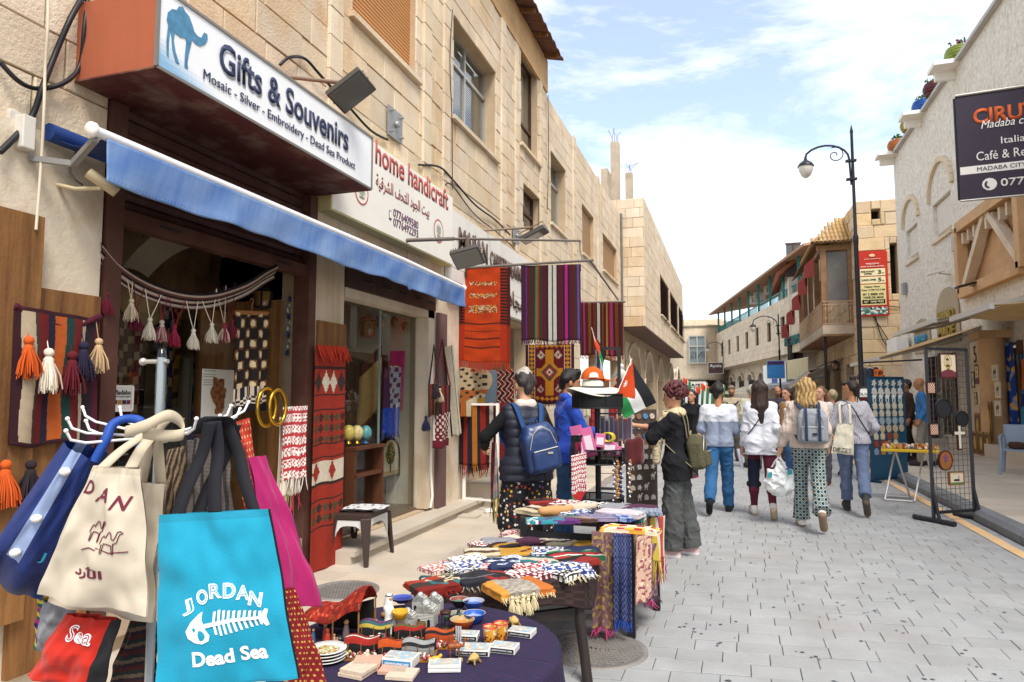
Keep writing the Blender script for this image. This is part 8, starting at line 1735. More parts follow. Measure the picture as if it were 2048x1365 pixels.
LW.shoes('#dcd6d0','#c9b59a');LW.hair(longhair(1.22,.075,11,-.08,3),'#3a251d',.02,groove(150,.004))
tube_thing('bag_strap','','',[LW.T((.12,.02,1.49))*LW.k,LW.T((.05,-.15,1.38))*LW.k,LW.T((-.06,-.155,1.2))*LW.k,LW.T((-.165,-.10,1.05))*LW.k],.007,M_black,LW.t)
t=empty('rolled_paper',LW.w(LW.J['Lwr'])+V((-.01,.0,-.2)),.1,'rolled white paper in the hand of the woman in the white shirt','paper');b=B();b.tube([(0,0,-.08),(-.05,0,.17)],.022,12);b.build('roll',mat('paper','#d8dae4',.7),t)
p=onZ(1622,1056);BW=Person('blonde woman in a beige jumper and patterned flared trousers with a grey backpack',(p.x,p.y,0),R(-3),1.74,True,L=(10,6,4),R_=(-20,30,-52),armL=(-.31,.06,.90),armR=(.21,.06,.95),skin='#cf9f84',head=(-6,0))
BW.part('jumper',BW.torso(.050,.84,waist=1.08)+BW.arm('L',.082,.08,.058,.95)+BW.arm('R',.082,.08,.058,.95),mat('rib_knit','#cbb9ac',.95,bump=.7,bs=60,var=.06),.04,lambda X,Y,Z:.003*np.sin(X*170)+wob(41,32,.008)(X,Y,Z),cuts=BW.hem(.93,'LR',.93))
geo=pmat('diamond_print','lattice',f=44,cols=[(0,'#8a6a3f'),(.07,'#16222b'),(.24,'#d6d8d2'),(.42,'#2f7f8c'),(.70,'#121a1e')]);jeansleg(BW,(.10,.078,.105,.078),1.0,geo,42,1.05,'trousers',.006);BW.shoes('#ded6cc','#8a7560')
BW.hair(longhair(1.30,.085,13,-.085,5)+[('c',(.08,.0,1.6),(.11,-.02,1.42),.03,.02),('c',(-.08,0,1.6),(-.11,-.02,1.42),.03,.02)],None,.02,lambda X,Y,Z:.004*np.sin(X*210+2*np.sin(Z*22))+.003*np.sin(Z*40+X*120+Y*90),lambda q:lerp(C('#a07844'),C('#dcb878'),.5+.5*math.sin(q.x*140+math.sin(q.z*30)*2)))
def gb(t,q):
 for sx in(-.42,.42):ribbon(t,[q(sx,-.4,1.0),q(sx,-1.25,.75),q(sx,-1.62,.1),q(sx,-1.6,-.8)],.028,mat('strap_#25344f'),side=(1,0,0),name='buckle_strap',th=.004)
 b=B();b.box(q(.1,-1.55,-.42),(.05,.004,.025));b.build('label_tag',M_black,t)
rucksack('backpack','light grey backpack with navy straps on the blonde woman',BW,'#9da2a8',mat('grey_canvas','#8e9298',.85,bump=.4,bs=120,var=.08),(.04,-.245,1.20),(.165,.085,.21),None,gb,'#25344f')
def carry(label,name,top,w,h,d,m,cat='bag',rz=0,print_=None,k=.02,seed=5):
 t=empty(name,V(top)-v*h,rz,label,cat);blob('body',[('e',(0,0,h*.3),(w*.5,d*.5,h*.3),None),('b',(0,0,h*.42),(w*.44,d*.3,h*.28),None,.03),('c',(0,0,h*.5),(0,0,h*.85),w*.2,w*.06)],.007,m,t,.06,wob(seed,34,.022))
 for sx in(-1,1):ribbon(t,[V((sx*w*.25,-d*.2*sx,h*.72)),V((sx*w*.12,0,h*.9)),V((0,0,h*.99))],.025,m,name='handle')
 return t
cb=carry('white plastic carrier bag swinging from the blonde woman\'s left hand','carrier_bag',BW.w(BW.J['Lwr'])+V((-.02,-.03,-.09)),.32,.46,.16,mat('white_plastic_bag','#dedfdc',.45,bump=.5,bs=14,spec=.4))
b=B();b.prism([(-.14,.22),(-.09,.22),(-.085,.29),(-.13,.28)],(0,-.1,0),(1,0,0),v,.001);b.prism([(.08,.26),(.14,.27),(.13,.33),(.085,.32)],(0,-.1,0),(1,0,0),v,.001);b.build('teal_print',mat('teal_ink','#2f8a90',.5),cb)
p=onZ(1712,1026);TW=Person('woman with a dark bun in a grey pinstriped shirt and slate trousers, head turned',(p.x,p.y,0),R(-6),1.74,True,L=(16,8,8),R_=(-18,30,-46),armL=(-.18,.20,1.03),armR=(.19,.22,1.03),poleL=(-.5,-1,0),poleR=(.5,-1,0),skin='#b8835f',head=(62,4))
TW.part('shirt',TW.torso(.045,.84,waist=1.12)+TW.arm('L',.075,.07,.056,.9)+TW.arm('R',.075,.07,.056,.9),pmat('pinstripe','stripes',f=55,cols=[(0,'#8c8a92'),(.45,'#b8b6bc')]),.03,wob(51,38,.008),cuts=TW.hem(.92,'LR',.88))
jeansleg(TW,(.095,.075,.075,.072),.86,mat('slate_cotton','#5d6b86',.9,bump=.3,bs=60,var=.1),52);TW.shoes('#3a3836','#5a5048',.05)
TW.hair(CAP+[('e',(0,-.045,1.79),(.042,.045,.038),None),('c',(0,-.06,1.70),(0,-.045,1.78),.03,.03),('c',(.03,-.085,1.6),(.035,-.09,1.45),.016,.006),('c',(-.03,-.085,1.6),(-.02,-.09,1.47),.014,.006),('c',(-.05,.07,1.72),(.05,.07,1.72),.022,.022)],'#2b1e19',.015,groove(170,.005))
tube_thing('bag_strap','','',[TW.T((-.10,.02,1.49))*TW.k,TW.T((0,-.14,1.40))*TW.k,TW.T((.10,-.15,1.2))*TW.k,TW.T((.19,-.06,1.05))*TW.k],.008,M_black,TW.t)
tt,ft,c_=bag('cotton_tote','natural cotton tote printed DIE ZEIT on the shoulder of the woman with the bun',[(1674,848),(1706,848),(1708,911),(1662,906)],[8.9,8.88,8.88,8.9],lambda a,c:C('#d6cdb8'),.03,crm)
text_on('DIE ZEIT',ft,(.04,.84,.80,.94),M_black,tt,0,.02)
for sx in(.2,.8):
 P0=ft(sx,.02);ribbon(tt,[P0,P0+v*.25+V((.0,.02,0)),TW.w((-.12,-.13,1.42))-c_,TW.w((-.13,.0,1.475))-c_],.03,crm if False else mat('tote_strap','#d6cdb8',.9),name='handle')
 # ---- people farther off
def passer(label,px,Y,rz,H,female,topc,botc,hairc,skin='#b98566',head=(0,0),long=False,grp=None,beard=None,jacket=.035,vox=.013,arms=None,patt=None,py=None,bald=False):
 q=onY(px,790,Y);P=Person(label,(q.x,Y,.14 if q.x>3.03 else 0),rz,H,female,L=(8,6,0),R_=(-8,8,-8),skin=skin,head=head,vox=vox,beard=beard,**(arms or{}))
 P.part('top',P.torso(jacket,.78)+P.arm('L',.072,.064,.046,.95)+P.arm('R',.072,.064,.046,.95),patt or mat('top_'+topc,topc,.9,bump=.3,bs=60),.03,wob(int(px),30,.010),cuts=P.hem(.84,'LR',.93));P.part('trousers',P.torso(.012,.88)[2:8]+P.leg('L',.092,.07,.06,.068,.95)+P.leg('R',.092,.07,.06,.068,.95),mat('bot_'+botc,botc,.9,bump=.3,bs=80),.03,wob(int(px)+1,30,.005));P.shoes('#3a2f36','#a33a5a' if female else '#2a2a2a')
 if hairc and not bald:P.hair((longhair(1.35,.075,7,-.08,int(px))if long else CAP),hairc,.02,groove(150,.004))
 return P
PB_='passers-by farther up the street'
passer('woman with short white-blonde hair in a turquoise jacket and jeans',1663,14.6,R(25),1.63,True,'#1f93a8','#3a6a9c','#c9b48a','#c58f74',(30,0),False,PB_)
cp_=passer('man in a beige cap and shirt with a black camera strap facing the camera',1463,17.2,R(178),1.74,False,'#a89a84','#4a4640',None,'#a5714f',(0,-6),False,PB_,'#3a2c24',.03,.011);cp_.hair([('e',(0,-.008,1.70),(.086,.104,.085),None),('c',(-.05,.09,1.715),(.05,.09,1.715),.018,.018)],'#8a7a60',.02)
tube_thing('camera_strap','','',[V((-.16,.10,1.40)),V((0,.17,1.25)),V((.15,.12,1.05))],.014,M_black,cp_.t)
passer('bald bearded man in a dark purple jacket coming down the street',1555,17.5,R(176),1.73,False,'#3d3644','#33343a',None,'#a8744f',(10,8),False,PB_,'#5a4a42',.04,.011,bald=True)
lp=passer('woman with dark hair in a leopard top under a white cardigan',1574,14.2,R(120),1.67,True,'#d2ccc4','#2f4f7a','#2a1d18','#b98566',(20,6),True,PB_);lp.part('leopard_top',lp.torso(.04,.86)[:5]+[('c',lp.T((0,.09,1.4)),lp.T((0,.1,.95)),.07,.08)],pmat('leopard','leopard',scale=38,cols=[(0,'#2a1c14'),(.32,'#a5794a'),(.6,'#6a452a')]),.03)
passer('woman with light brown hair partly behind the blonde woman',1641,13.2,R(160),1.68,True,'#cfc8c0','#4a4a52','#7a5a3c','#c4937a',(-20,0),True,PB_)
passer('grey-haired man in a pale shirt half hidden behind the woman in white',1502,15.5,R(10),1.74,False,'#b3b09c','#55524a','#b5b0a8','#b98566',(0,0),False,PB_)
passer('woman in a dark headscarf and black coat by the flag stall',1383,13.5,R(150),1.62,True,'#17171b','#1b1b20','#1c2430','#b98566',(10,0),True,PB_)
passer('bald shopkeeper in a blue shirt standing at the right hand shop',1842,15.6,R(80),1.74,False,'#3a6fa4','#8a8378',None,'#a8744f',(0,10),False,None,None,.03,bald=True)
passer('man in dark brown standing in the shade behind the blue board',1812,16.4,R(100),1.72,False,'#3a2a24','#2a2322','#1f1a18','#9a6a48',(0,0),False,None)
# ================================================================ STREET FURNITURE, RIGHT HAND SIDE
def street_lamp(base,H,arm,label,s=1.0):
 """tall post with a curled arm and a hanging lantern; arm is the sideways reach (signed)"""
 t=empty('street_lamp',base,0,label,'street lamp','curled street lamps');m=mat('lamp_iron','#25252b',.4,var=.1)
 b=B();b.lathe([(.13,0),(.13,.25),(.09,.35),(.075,1.1),(.085,1.15),(.065,1.25),(.058,H*.62),(.07,H*.63),(.07,H*.645),(.045,H*.655),(.035,H*.97),(.045,H*.975),(.02,H*.99),(0,H)],n=14);b.build('post',m,t)
 z1=H*.89;r=abs(arm)*.5;sg=1 if arm>0 else-1;b=B()
 b.tube([V((sg*.05,0,z1-.7)),V((sg*.08,0,z1))]+[V((sg*(r+.08-r*math.cos(a)),0,z1+r*.75*math.sin(a)))for a in[k*math.pi/10 for k in range(1,9)]]+[V((sg*abs(arm),0,z1+.15))],.028,8);b.build('arm',m,t)
 b=B();b.tube([V((sg*(.1+.55*r+.42*r*(1-k/22)*math.cos(1.2+k*.45)),0,z1+.25*r+.40*r*(1-k/22)*math.sin(1.2+k*.45)))for k in range(20)],.014,6);b.build('scroll',m,t)
 for z in(z1-.05,z1-.55):b=B();b.box((sg*.04,0,z),(.26,.12,.05));b.build('clamp',m,t)
 x=sg*abs(arm);b=B();b.lathe([(.0,.2),(.03,.19),(.05,.1),(.16,.02),(.21,-.06),(.21,-.08),(.0,-.07)],(x,0,z1-.02),14);b.build('lamp_hood',m,t);b=B();b.lathe([(.19,-.08),(.18,-.18),(.12,-.32),(.05,-.38),(0,-.39)],(x,0,z1-.02),14);b.build('lamp_glass',mat('opal_glass','#d8d4c8',.2,spec=.6),t);return t
lp_=onX(1728,720,3.3);street_lamp((3.25,19.6,.14),onX(1690,250,3.3).z-.6,-1.15,'tall black lamp post with curled arm on the right hand pavement')
p=onT(1560,745,42);street_lamp((p.x,p.y,0),6.6,-1.5,'black lamp post in front of the hotel with a blue poster on it');
t=board(onT(1535,757,41.5),.98,1.05,(1,0,0),mat('blue_poster','#3f8fd0',.5,var=.35,vs=1.2),'blue poster fixed to the far lamp post','poster',.04);b=B();b.prism([(.03,.82),(.95,.82),(.95,1.02),(.03,1.02)],(0,-.008,0),(1,0,0),v,.003);b.build('violet_panel',mat('violet','#4a2f6a',.6),t)
p=onT(1447,745,70);street_lamp((p.x,p.y,0),7.2,-1.5,'farthest lamp post at the bend of the street')
t=board(onT(1417,747,66),1.35,1.0,(1,0,0),mat('brown_board','#4a302e',.6),'brown hanging shop board with white script at the bend','sign',.1);text('Ayola',V((.12,-.01,.5)),(1,0,0),v,1.1,.36,M_white,t)
# ---- purple restaurant banner
YB=13.6;a0,a1=onY(1910,197,YB),onY(1932,400,YB);zt_,zb_=onY(1912,197,YB).z,onY(1928,400,YB).z;bw=1.75;u_=V((1,-.10,.0)).normalized()
cz=V((a0 .x,YB,zb_));t=board(cz,bw,zt_-zb_,u_,mat('aubergine','#3d3542',.7,var=.1),'dark purple restaurant banner standing out from the right hand wall','sign',.05,'banner_sign',M_black);hB=zt_-zb_;n_=u_.cross(v)
P=lambda x,z:u_*x+v*z+n_*.004
text('CIRUTA',P(.25,hB*.715),u_,v,1.15,hB*.15,mat('orange_ink','#d2602a',.6),t,'lettering',.003,.03);text('Madaba city mall',P(.36,hB*.64),u_,v,1.1,hB*.10,M_white,t,'script',.005,0,.3);text('Italian',P(.64,hB*.50),u_,v,.43,hB*.065,M_white,t);text('Café & Restaurant',P(.27,hB*.36),u_,v,1.3,hB*.085,M_white,t)
b=B();b.prism([(.02,hB*.24),(bw-.02,hB*.24),(bw-.02,hB*.315),(.02,hB*.315)],n_*.004,u_,v,.002);b.build('white_bar',M_white,t);text('MADABA CITY MALL - 3',P(.27,hB*.258)+n_*.002,u_,v,1.15,hB*.04,mat('aubergine'),t);text('077993',P(.60,hB*.09),u_,v,.66,hB*.075,M_white,t,'lettering',.003,.015)
b=B();b.prism([(.44+.11*math.cos(k*.5236),hB*.125+.11*math.sin(k*.5236))for k in range(12)],n_*.004,u_,v,.002);b.build('phone_disc',M_white,t);b=B();q=[n_*.008+u_*(.44+.06*math.cos(a))+v*(hB*.125+.06*math.sin(a))for a in[2.2+k*.3 for k in range(9)]];b.tube(q,.016,6);b.build('phone_icon',mat('aubergine'),t)
b=B();e0=u_*(bw*.05)+v*(hB+.03);b.tube([V((0,0,hB+.04)),u_*bw+V((0,0,hB+.04)),V((XR-cz.x,u_.y*bw,hB+.04))],.025,8);b.tube([V((0,0,-.02)),u_*bw+V((0,0,-.02)),V((XR-cz.x,u_.y*bw,-.02))],.02,8);b.build('pole',M_frame_al,t)
# ---- red menu board
ya=YH-.16;p0,p1=onY(1720,632,ya),onY(1772,502,ya);w_,h_=p1 .x-p0 .x,p1 .z-p0 .z;t=board(p0,w_,h_,(1,0,0),mat('menu_red','#b52a1c',.5,var=.06),'tall red menu board reading Jaw Zaman offers on the old stone house','sign',.06,'menu_board',mat('menu_red'));X_=(1,0,0);K=w_
def mb(z0,z1,c,s=None,tc='#2a2420',x0=.06,sc=.55):
 if c:b=B();b.prism([(K*x0,h_*z0),(K*(1-x0),h_*z0),(K*(1-x0),h_*z1),(K*x0,h_*z1)],(0,-.012,0),X_,v,.003);b.build('panel_field',mat('field_'+c,c,.6),t)
 if s:zz_=(z0+z1)/2;text(s,V((K*(.5-.5*sc*.92),-.018,h_*(zz_-(z1-z0)*.28))),X_,v,K*sc*.92,h_*(z1-z0)*.52,mat('ink_'+tc,tc,.6),t,'lettering',.003,.02)
mb(.86,.90,None,'JAW ZAMAN','#dcc7a0',sc=.6);mb(.785,.83,None,'WELCOME','#e6ddcc',sc=.5);mb(.74,.785,None,'JAW ZAMAN OFFER','#e6ddcc',sc=.9);mb(.62,.73,'#d8cfa4');mb(.50,.605,'#d8cfa4');mb(.16,.485,'#cfc38a')
for(s,z,x,w__,hh)in(('BREAKFAST',.675,.1,.48,.026),('OFFER',.638,.2,.28,.026),('3',.645,.68,.12,.06),('JD',.645,.82,.08,.02),('LUNCH OFFER',.54,.1,.52,.03),('5',.525,.68,.12,.06),('JD',.525,.82,.08,.02),('Happy Hour',.43,.2,.55,.032),('From 12 PM TO 5 PM',.385,.1,.8,.026),('BY 2 BEER OR',.315,.14,.72,.032),('WINE OR ARAK',.265,.14,.72,.032)):text(s,V((K*x,-.018,h_*z)),X_,v,K*w__,h_*hh,M_black,t,'lettering',.003,.02)
mb(.18,.245,'#24201c','GET ONE FREE','#e0d8a8',.1,.75);b=B();b.grid(lambda a,c:V((K*(.03+.94*a),-.014,h_*(.015+.115*c))),14,5,lambda a,c:random.choice((C('#5a2a24'),C('#2f7a5a'),C('#8fb0c4'),C('#d8d4cc'),C('#3a6a4a'),C('#7a8a9a'))));b.build('photo_strip',M_print,t)
b=B();b.ball((K*.5,-.02,h_*.935),K*.11,12,6,(1,.15,.6));b.build('emblem',mat('pale_ink','#d8b48a',.6),t)
# ---- flower pots on the parapet
for i,(px,py,c,fl,lb)in enumerate(((1903,118,'#7a8a3a','#c46a8a','yellow green tyre pot with pink flowers, nearest on the right parapet'),(1859,205,'#5a2a2e','#4a6a34','wine red tyre pot with a green plant on the parapet'),(1836,240,'#23539c','#4a6a34','blue tyre pot on the parapet'),(1813,302,'#9a8a2a','#b85a72','yellow and red tyre pot with pink flowers on the parapet'),(1786,330,'#a8642e','#5a7a3a','orange and white tyre pot at the far corner of the parapet'))):
 q=onX(px,py,XR-.15);q=V((XR+.05,q.y,ZI+.1));k=1.0;t=empty('flower_pot',q,0,lb,'flower pot','tyre flower pots on the parapet');b=B()
 for j in range(5):r0=.30+.05*math.sin(j*.75);b.lathe([(r0,j*.075),(r0+.03,j*.075+.037),(r0+.01,j*.075+.072)],(0,0,0),20)
 b.build('tyre',mat('pot_'+c,c,.5,var=.35,vs=9),t);b=B();b.lathe([(0,.33),(.3,.33),(.3,.36)],n=16);b.build('soil',mat('soil','#4a3626',1),t)
 r_=random.Random(i);b=B()
 for j in range(90):
  a,rr_=r_.uniform(0,6.28),r_.uniform(0,.3);p0=V((rr_*math.cos(a),rr_*math.sin(a),.35+r_.uniform(0,.28)*(1-rr_*1.5)));b.cur=C(fl)if j%3==0 else C('#4a6a30',r_.uniform(.6,1.2));d1,d2=V((r_.gauss(0,1),r_.gauss(0,1),r_.gauss(0,1))).normalized()*.06,V((r_.gauss(0,1),r_.gauss(0,1),r_.gauss(0,1))).normalized()*.045;b.add([p0-d1,p0+d2,p0+d1,p0-d2],[(0,1,2,3)])
 b.build('plant',M_cloth,t,kind='stuff')
for i,(px,py)in enumerate(((1906,140),(1840,262),(1786,345))):
 q=onX(px,py,XR-.1);b=B();b.box((0,0,.06),(.9,.7,.12));b.box((.0,.25,-.12),(.6,.12,.25));t=tag(b.build('pot_shelf',M_white),('white ledge under the nearest tyre pot','white ledge under the blue tyre pot','white ledge under the orange tyre pot')[i],'ledge');t.location=(XR-.2,q.y,ZI-.02)
 # ---- awnings of the right hand shops
tanc=mat('tan_canvas','#c4a470',.9,bump=.3,bs=25,var=.15,vs=3,dirt=.3)
def big_awning(label,pw0,pw1,drop,out,sag,m=tanc):
 d=pw1-pw0;t=empty('shop_awning',pw0,0,label,'awning','tan awnings on the right');n=nR;b=B();b.smooth=True
 b.grid(lambda a,c:d*a+n*(out*c)+v*(-drop*c-sag*math.sin(math.pi*c)*(.5+.5*math.sin(math.pi*a))),24,14);b.build('cloth',m,t,thick=.012)
 b=B();b.box(n*out+d/2+v*(-drop-.02),(.07,d.length,.10));b.build('front_bar',mat('bar_alu','#c9c6c2',.35,metal=.4),t)
 for s_ in(.06,.5,.94):b=B();b.bar(d*s_+v*-.12,d*s_+n*out*.5+v*(-drop*.5-.14),.05,.06);b.bar(d*s_+n*out*.5+v*(-drop*.5-.14),d*(s_+.01)+n*out+v*(-drop-.03),.05,.06);b.build('arm',M_frame_al,t)
 return t
big_awning('near tan awning sagging over the mosaic shop',V((XR,15.4,3.85)),V((XR,13.2,3.85)),.8,2.1,.5);big_awning('middle tan awning seen edge on behind the near one',V((XR,20.3,3.75)),V((XR,16.5,3.75)),.6,2.1,.08);big_awning('far tan awning above the blue magnet board',V((XR,25,3.35)),V((XR,20.6,3.35)),.8,2.45,.08)
# yellow lettered signs, bracket lamps, air conditioner
for(px,py,w_,h_,lines,c2,lb)in((1842,672,2.0,1.15,('SILVER &','OLIVE WOOD'),'#3f8fb0','arched stone sign reading Silver in yellow letters'),(1893,632,2.2,1.7,('','HAND','MADE'),'#b0983a','arched stone sign reading Hand Made in yellow letters')):
 p=onX(px,py,XR-.06);t=empty('letter_sign',V((XR-.03,p.y,p.z-h_/2)),0,lb,'sign');b=B();b.prism([(-w_/2,0),(w_/2,0)]+[(w_/2*math.cos(math.pi*k/12),h_*.55+h_*.45*math.sin(math.pi*k/12))for k in range(13)],(-.02,0,0),uR,v,.03);b.build('stone_panel',mat('sign_stone','#a89a80',.8,var=.1),t)
 for i,s in enumerate(lines):
  if not s:continue
  z=h_*(.62-.30*i)if len(lines)==2 else h_*(.68-.28*i);text(s,V((-.03,w_*.36,z)),uR,v,w_*.72,h_*.2,mat('yellow_letter','#9a8336',.6)if not(i==1 and len(lines)==2)else mat('blue_letter',c2,.5),t,'lettering',.025,.03)
t=empty('air_conditioner',onX(1795,692,XR-.3),0,'white air conditioner box on the wall above the far awning','air conditioner');b=B();b.box((0,0,0),(.4,1.6,.55));b.build('case',M_white,t,bevel=.02)
for(px,py,lb)in((1940,572,'slim black lamp on the right wall above the awnings'),(1878,547,'small white lamp bracket on the right wall')):
 p=onX(px,py,XR-.3);t=empty('wall_lamp',p,0,lb,'lamp');b=B();b.box((-.1,0,.02),(.45,.3,.05),rot=Matrix.Rotation(-.25,3,'Y'));b.build('head',M_black if px>1900 else M_white,t,bevel=.01);b=B();b.tube([(0,0,0),(.3,0,-.05)],.02,6);b.build('arm',M_frame_al,t)
for(px,py,w_,lb)in((1910,487,.3,'small metal box on the right wall beside the carved frame'),(1808,578,.3,'grey meter box on the corner of the white house')):
 p=onX(px,py,XR-.08);b=B();b.box((0,0,0),(.12,w_,.42));t=tag(b.build('meter_box',mat('galvanised')),lb,'box');t.location=p
 # ---- wire grid rack with pictures
r0,r1=onZ(1868,1046),onZ(1950,1040);rw=(r1-r0).length;ru=(r1-r0)/rw;rn_=ru.cross(v);t=empty('grid_rack',r0,0,'black wire grid display rack standing on two feet at the kerb','rack');zt_=2.12;b=B();tl=-rn_*.0
for x in(0,rw):b.bar(ru*x+v*.06,ru*x+v*zt_+ru*0,.035,.035)
for z in(.12,zt_):b.bar(ru*0+v*z,ru*rw+v*z,.035,.035)
b.build('frame',mat('rack_iron','#2b2b2f',.4),t);b=B();n=9
for k in range(1,n):b.bar(ru*(rw*k/n)+v*.12,ru*(rw*k/n)+v*zt_,.005)
for k in range(1,29):b.bar(v*(.12+(zt_-.12)*k/29),ru*rw+v*(.12+(zt_-.12)*k/29),.005)
b.build('wire_mesh',mat('wire','#55565a',.4,metal=.5),t)
for x in(0,rw):b=B();b.tube([ru*x+rn_*.28+v*.03,ru*x-rn_*.28+v*.03],.032,10);b.tube([ru*x+rn_*.08+v*.04,ru*x+v*.4],.02,8);b.build('foot',mat('rack_iron'),t)
M_maroon=mat('maroon_frame','#4a2420',.5,var=.2)
def saint(x,y):
 if math.hypot(x*1.1+.05,y-.3)<.55 and math.hypot(x*1.1+.05,y-.3)>.42:return C('#b5954a')
 if math.hypot((x+.05)*1.6,y-.22)<.42:return C('#cbb08e')if not(y<.05 and abs(x+.05)<.22)and y<.45 else C('#4a3626')
 if y<-.35-.3*abs(x)+.12:return C('#6a2f3a')if int((x+y)*14)%2 else C('#7a3f48')
 return C('#ddd0b4')
onR=lambda px,py:(lambda d:O+d*((r0-O).dot(rn_)/d.dot(rn_)))(ray(px,py))+rn_*.03
def redm(x,y):return C('#8a2f2a')if math.sin(x*12)*math.sin(y*11)>0 else C('#d6c8ae')
def iris(x,y):return C('#5a3f7a')if math.hypot(x*1.2,y-.2)<.42 and math.sin(math.atan2(y-.2,x)*5)>-.4 else(C('#4a6a3a')if abs(x)<.1 and y<0 else C('#9a5a2f'))
def swan(x,y):return C('#2a2622')if math.hypot(x*.8,(y+.25)*1.8)<.36 or(abs(x-.3)<.05 and-.2<y<.4)else(C('#5a7a4a')if y<-.6 else C('#d6c8ae'))
for(px,py,w_,h_,cf,sh_,fm,lb)in((1893,732,.27,.31,saint,'rect',M_maroon,'mosaic portrait of a haloed bearded man at the top of the grid rack'),(1859,776,.13,.14,redm,'rect',M_maroon,'small red patterned mosaic on the left of the grid rack'),(1865,859,.14,.14,redm,'rect',M_fr,'small red flower mosaic lower left on the grid rack'),(1888,921,.22,.25,iris,'oval',M_maroon,'oval purple iris plaque on the grid rack'),(1910,957,.24,.16,swan,'rect',M_fr2,'small swan picture at the bottom of the grid rack'),(1884,818,.26,.24,lambda x,y:C('#2a2a30'),'oval',M_black,'round black plaque in the middle of the grid rack'),(1921,838,.2,.2,lambda x,y:C('#26262c'),'oval',M_black,'smaller round black plaque on the right of the grid rack')):plaque('framed_mosaic',lb,'picture',onR(px,py),w_,h_,ru,fm,cf,sh_,group='mosaics on the grid rack',fw=.1)
t=empty('mosaic_cross',onR(1915,876),0,'black and white mosaic cross hanging on the grid rack','cross');b=B();b.prism([(-.03,-.15),(.03,-.15),(.03,.03),(.1,.03),(.1,.09),(.03,.09),(.03,.17),(-.03,.17),(-.03,.09),(-.1,.09),(-.1,.03),(-.03,.03)],(0,0,0),ru,v,.02);b.build('cross',M_fr,t);b=B();b.prism([(-.018,-.13),(.018,-.13),(.018,.15),(-.018,.15)],rn_*.004,ru,v,.003);b.prism([(-.085,.042),(.085,.042),(.085,.078),(-.085,.078)],rn_*.006,ru,v,.003);b.build('mosaic_inlay',mat('bone_inlay','#d8d2c0',.5,var=.4,vs=70),t)
# ---- blue magnet board
m0,m1=onZ(1746,966),onZ(1816,960);mw=(m1-m0).length;mu=(m1-m0)/mw;mn=mu.cross(v);hm_=1.86;t=empty('magnet_board',m0,0,'tall teal blue board covered with rows of fridge magnets','display board');b=B();b.prism([(0,.05),(mw,.05),(mw,hm_),(0,hm_)],(0,0,0),mu,v,.03);b.build('panel',mat('teal_board','#1a4660',.5,var=.05),t);b=B()
for(a,c)in(((0,.05),(mw,.05)),((mw,.05),(mw,hm_)),((mw,hm_),(0,hm_)),((0,hm_),(0,.05))):b.bar(mu*a[0]+v*a[1]-mn*.015,mu*c[0]+v*c[1]-mn*.015,.03,.04)
b.bar(mu*.05-mn*.35+v*.02,mu*.05+mn*.12+v*.02,.04,.04);b.bar(mu*(mw-.05)-mn*.35+v*.02,mu*(mw-.05)+mn*.12+v*.02,.04,.04);b.build('frame',mat('teal_frame','#173a4f',.5),t)
mag=empty('magnets',parent=t);rows=[('#b5b3aa','flower'),('#c4bfb6','tent'),('#d8d6d0','camel'),('#c9bfa8','bird'),('#bdb5a2','hand'),('#8fa0a8','disc'),('#b5a58a','disc'),('#b58a5a','misc'),('#a5643a','misc'),('#a87a4a','misc')]
def mshape(kind,s):
 if kind=='disc':return[(s*math.cos(k*.628),s*math.sin(k*.628))for k in range(10)]
 if kind=='camel':return[(x*s*2.2-s*.9,y*s*2.2-s*.3)for x,y in((0,.35),(.15,.5),(.3,.75),(.45,.5),(.6,.5),(.75,.8),(.95,.85),(.95,.72),(.82,.7),(.7,.35),(.62,.3),(.62,-.3),(.52,-.3),(.5,.1),(.2,.1),(.2,-.3),(.1,-.3),(.08,.2))]
 if kind=='tent':return[(-s,-s*.8),(s,-s*.8),(s*.8,s*.4),(0,s),(-s*.8,s*.4)]
 if kind=='flower':return[(s*(.75+.25*math.cos(5*a))*math.cos(a),s*(.75+.25*math.cos(5*a))*math.sin(a))for a in[k*.314 for k in range(20)]]
 return[(-s*.7,-s*.8),(s*.7,-s*.8),(s*.9,s*.2),(s*.3,s),(-s*.3,s),(-s*.9,s*.2)]
for i,(c,kind)in enumerate(rows):
 for j in range(5 if i<7 else 4):
  cc=c if kind!='misc' else random.choice(('#a5743a','#c4b59a','#8a3a2e','#c9b9a0','#7a8aa0','#b5622a'));b=B();b.prism(mshape(kind,mw*.072),mu*(mw*(.13+.185*j))+v*(hm_*(.945-.073*i))+mn*.012,mu,v,.012);b.build('magnet',mat('mag_'+cc,cc,.5,var=.4,vs=60),mag)
b=B();b.prism([(0,0),(.24,0),(.24,.13),(0,.13)],mu*.17+v*(hm_+.02)-mn*.005,mu,v,.01);b.build('price_card',mat('orange_card','#c4601f',.6),t);text('1 JD',mu*.19+v*(hm_+.045)-mn*.0,mu,v,.2,.075,M_black,t,'lettering',.003,.03)
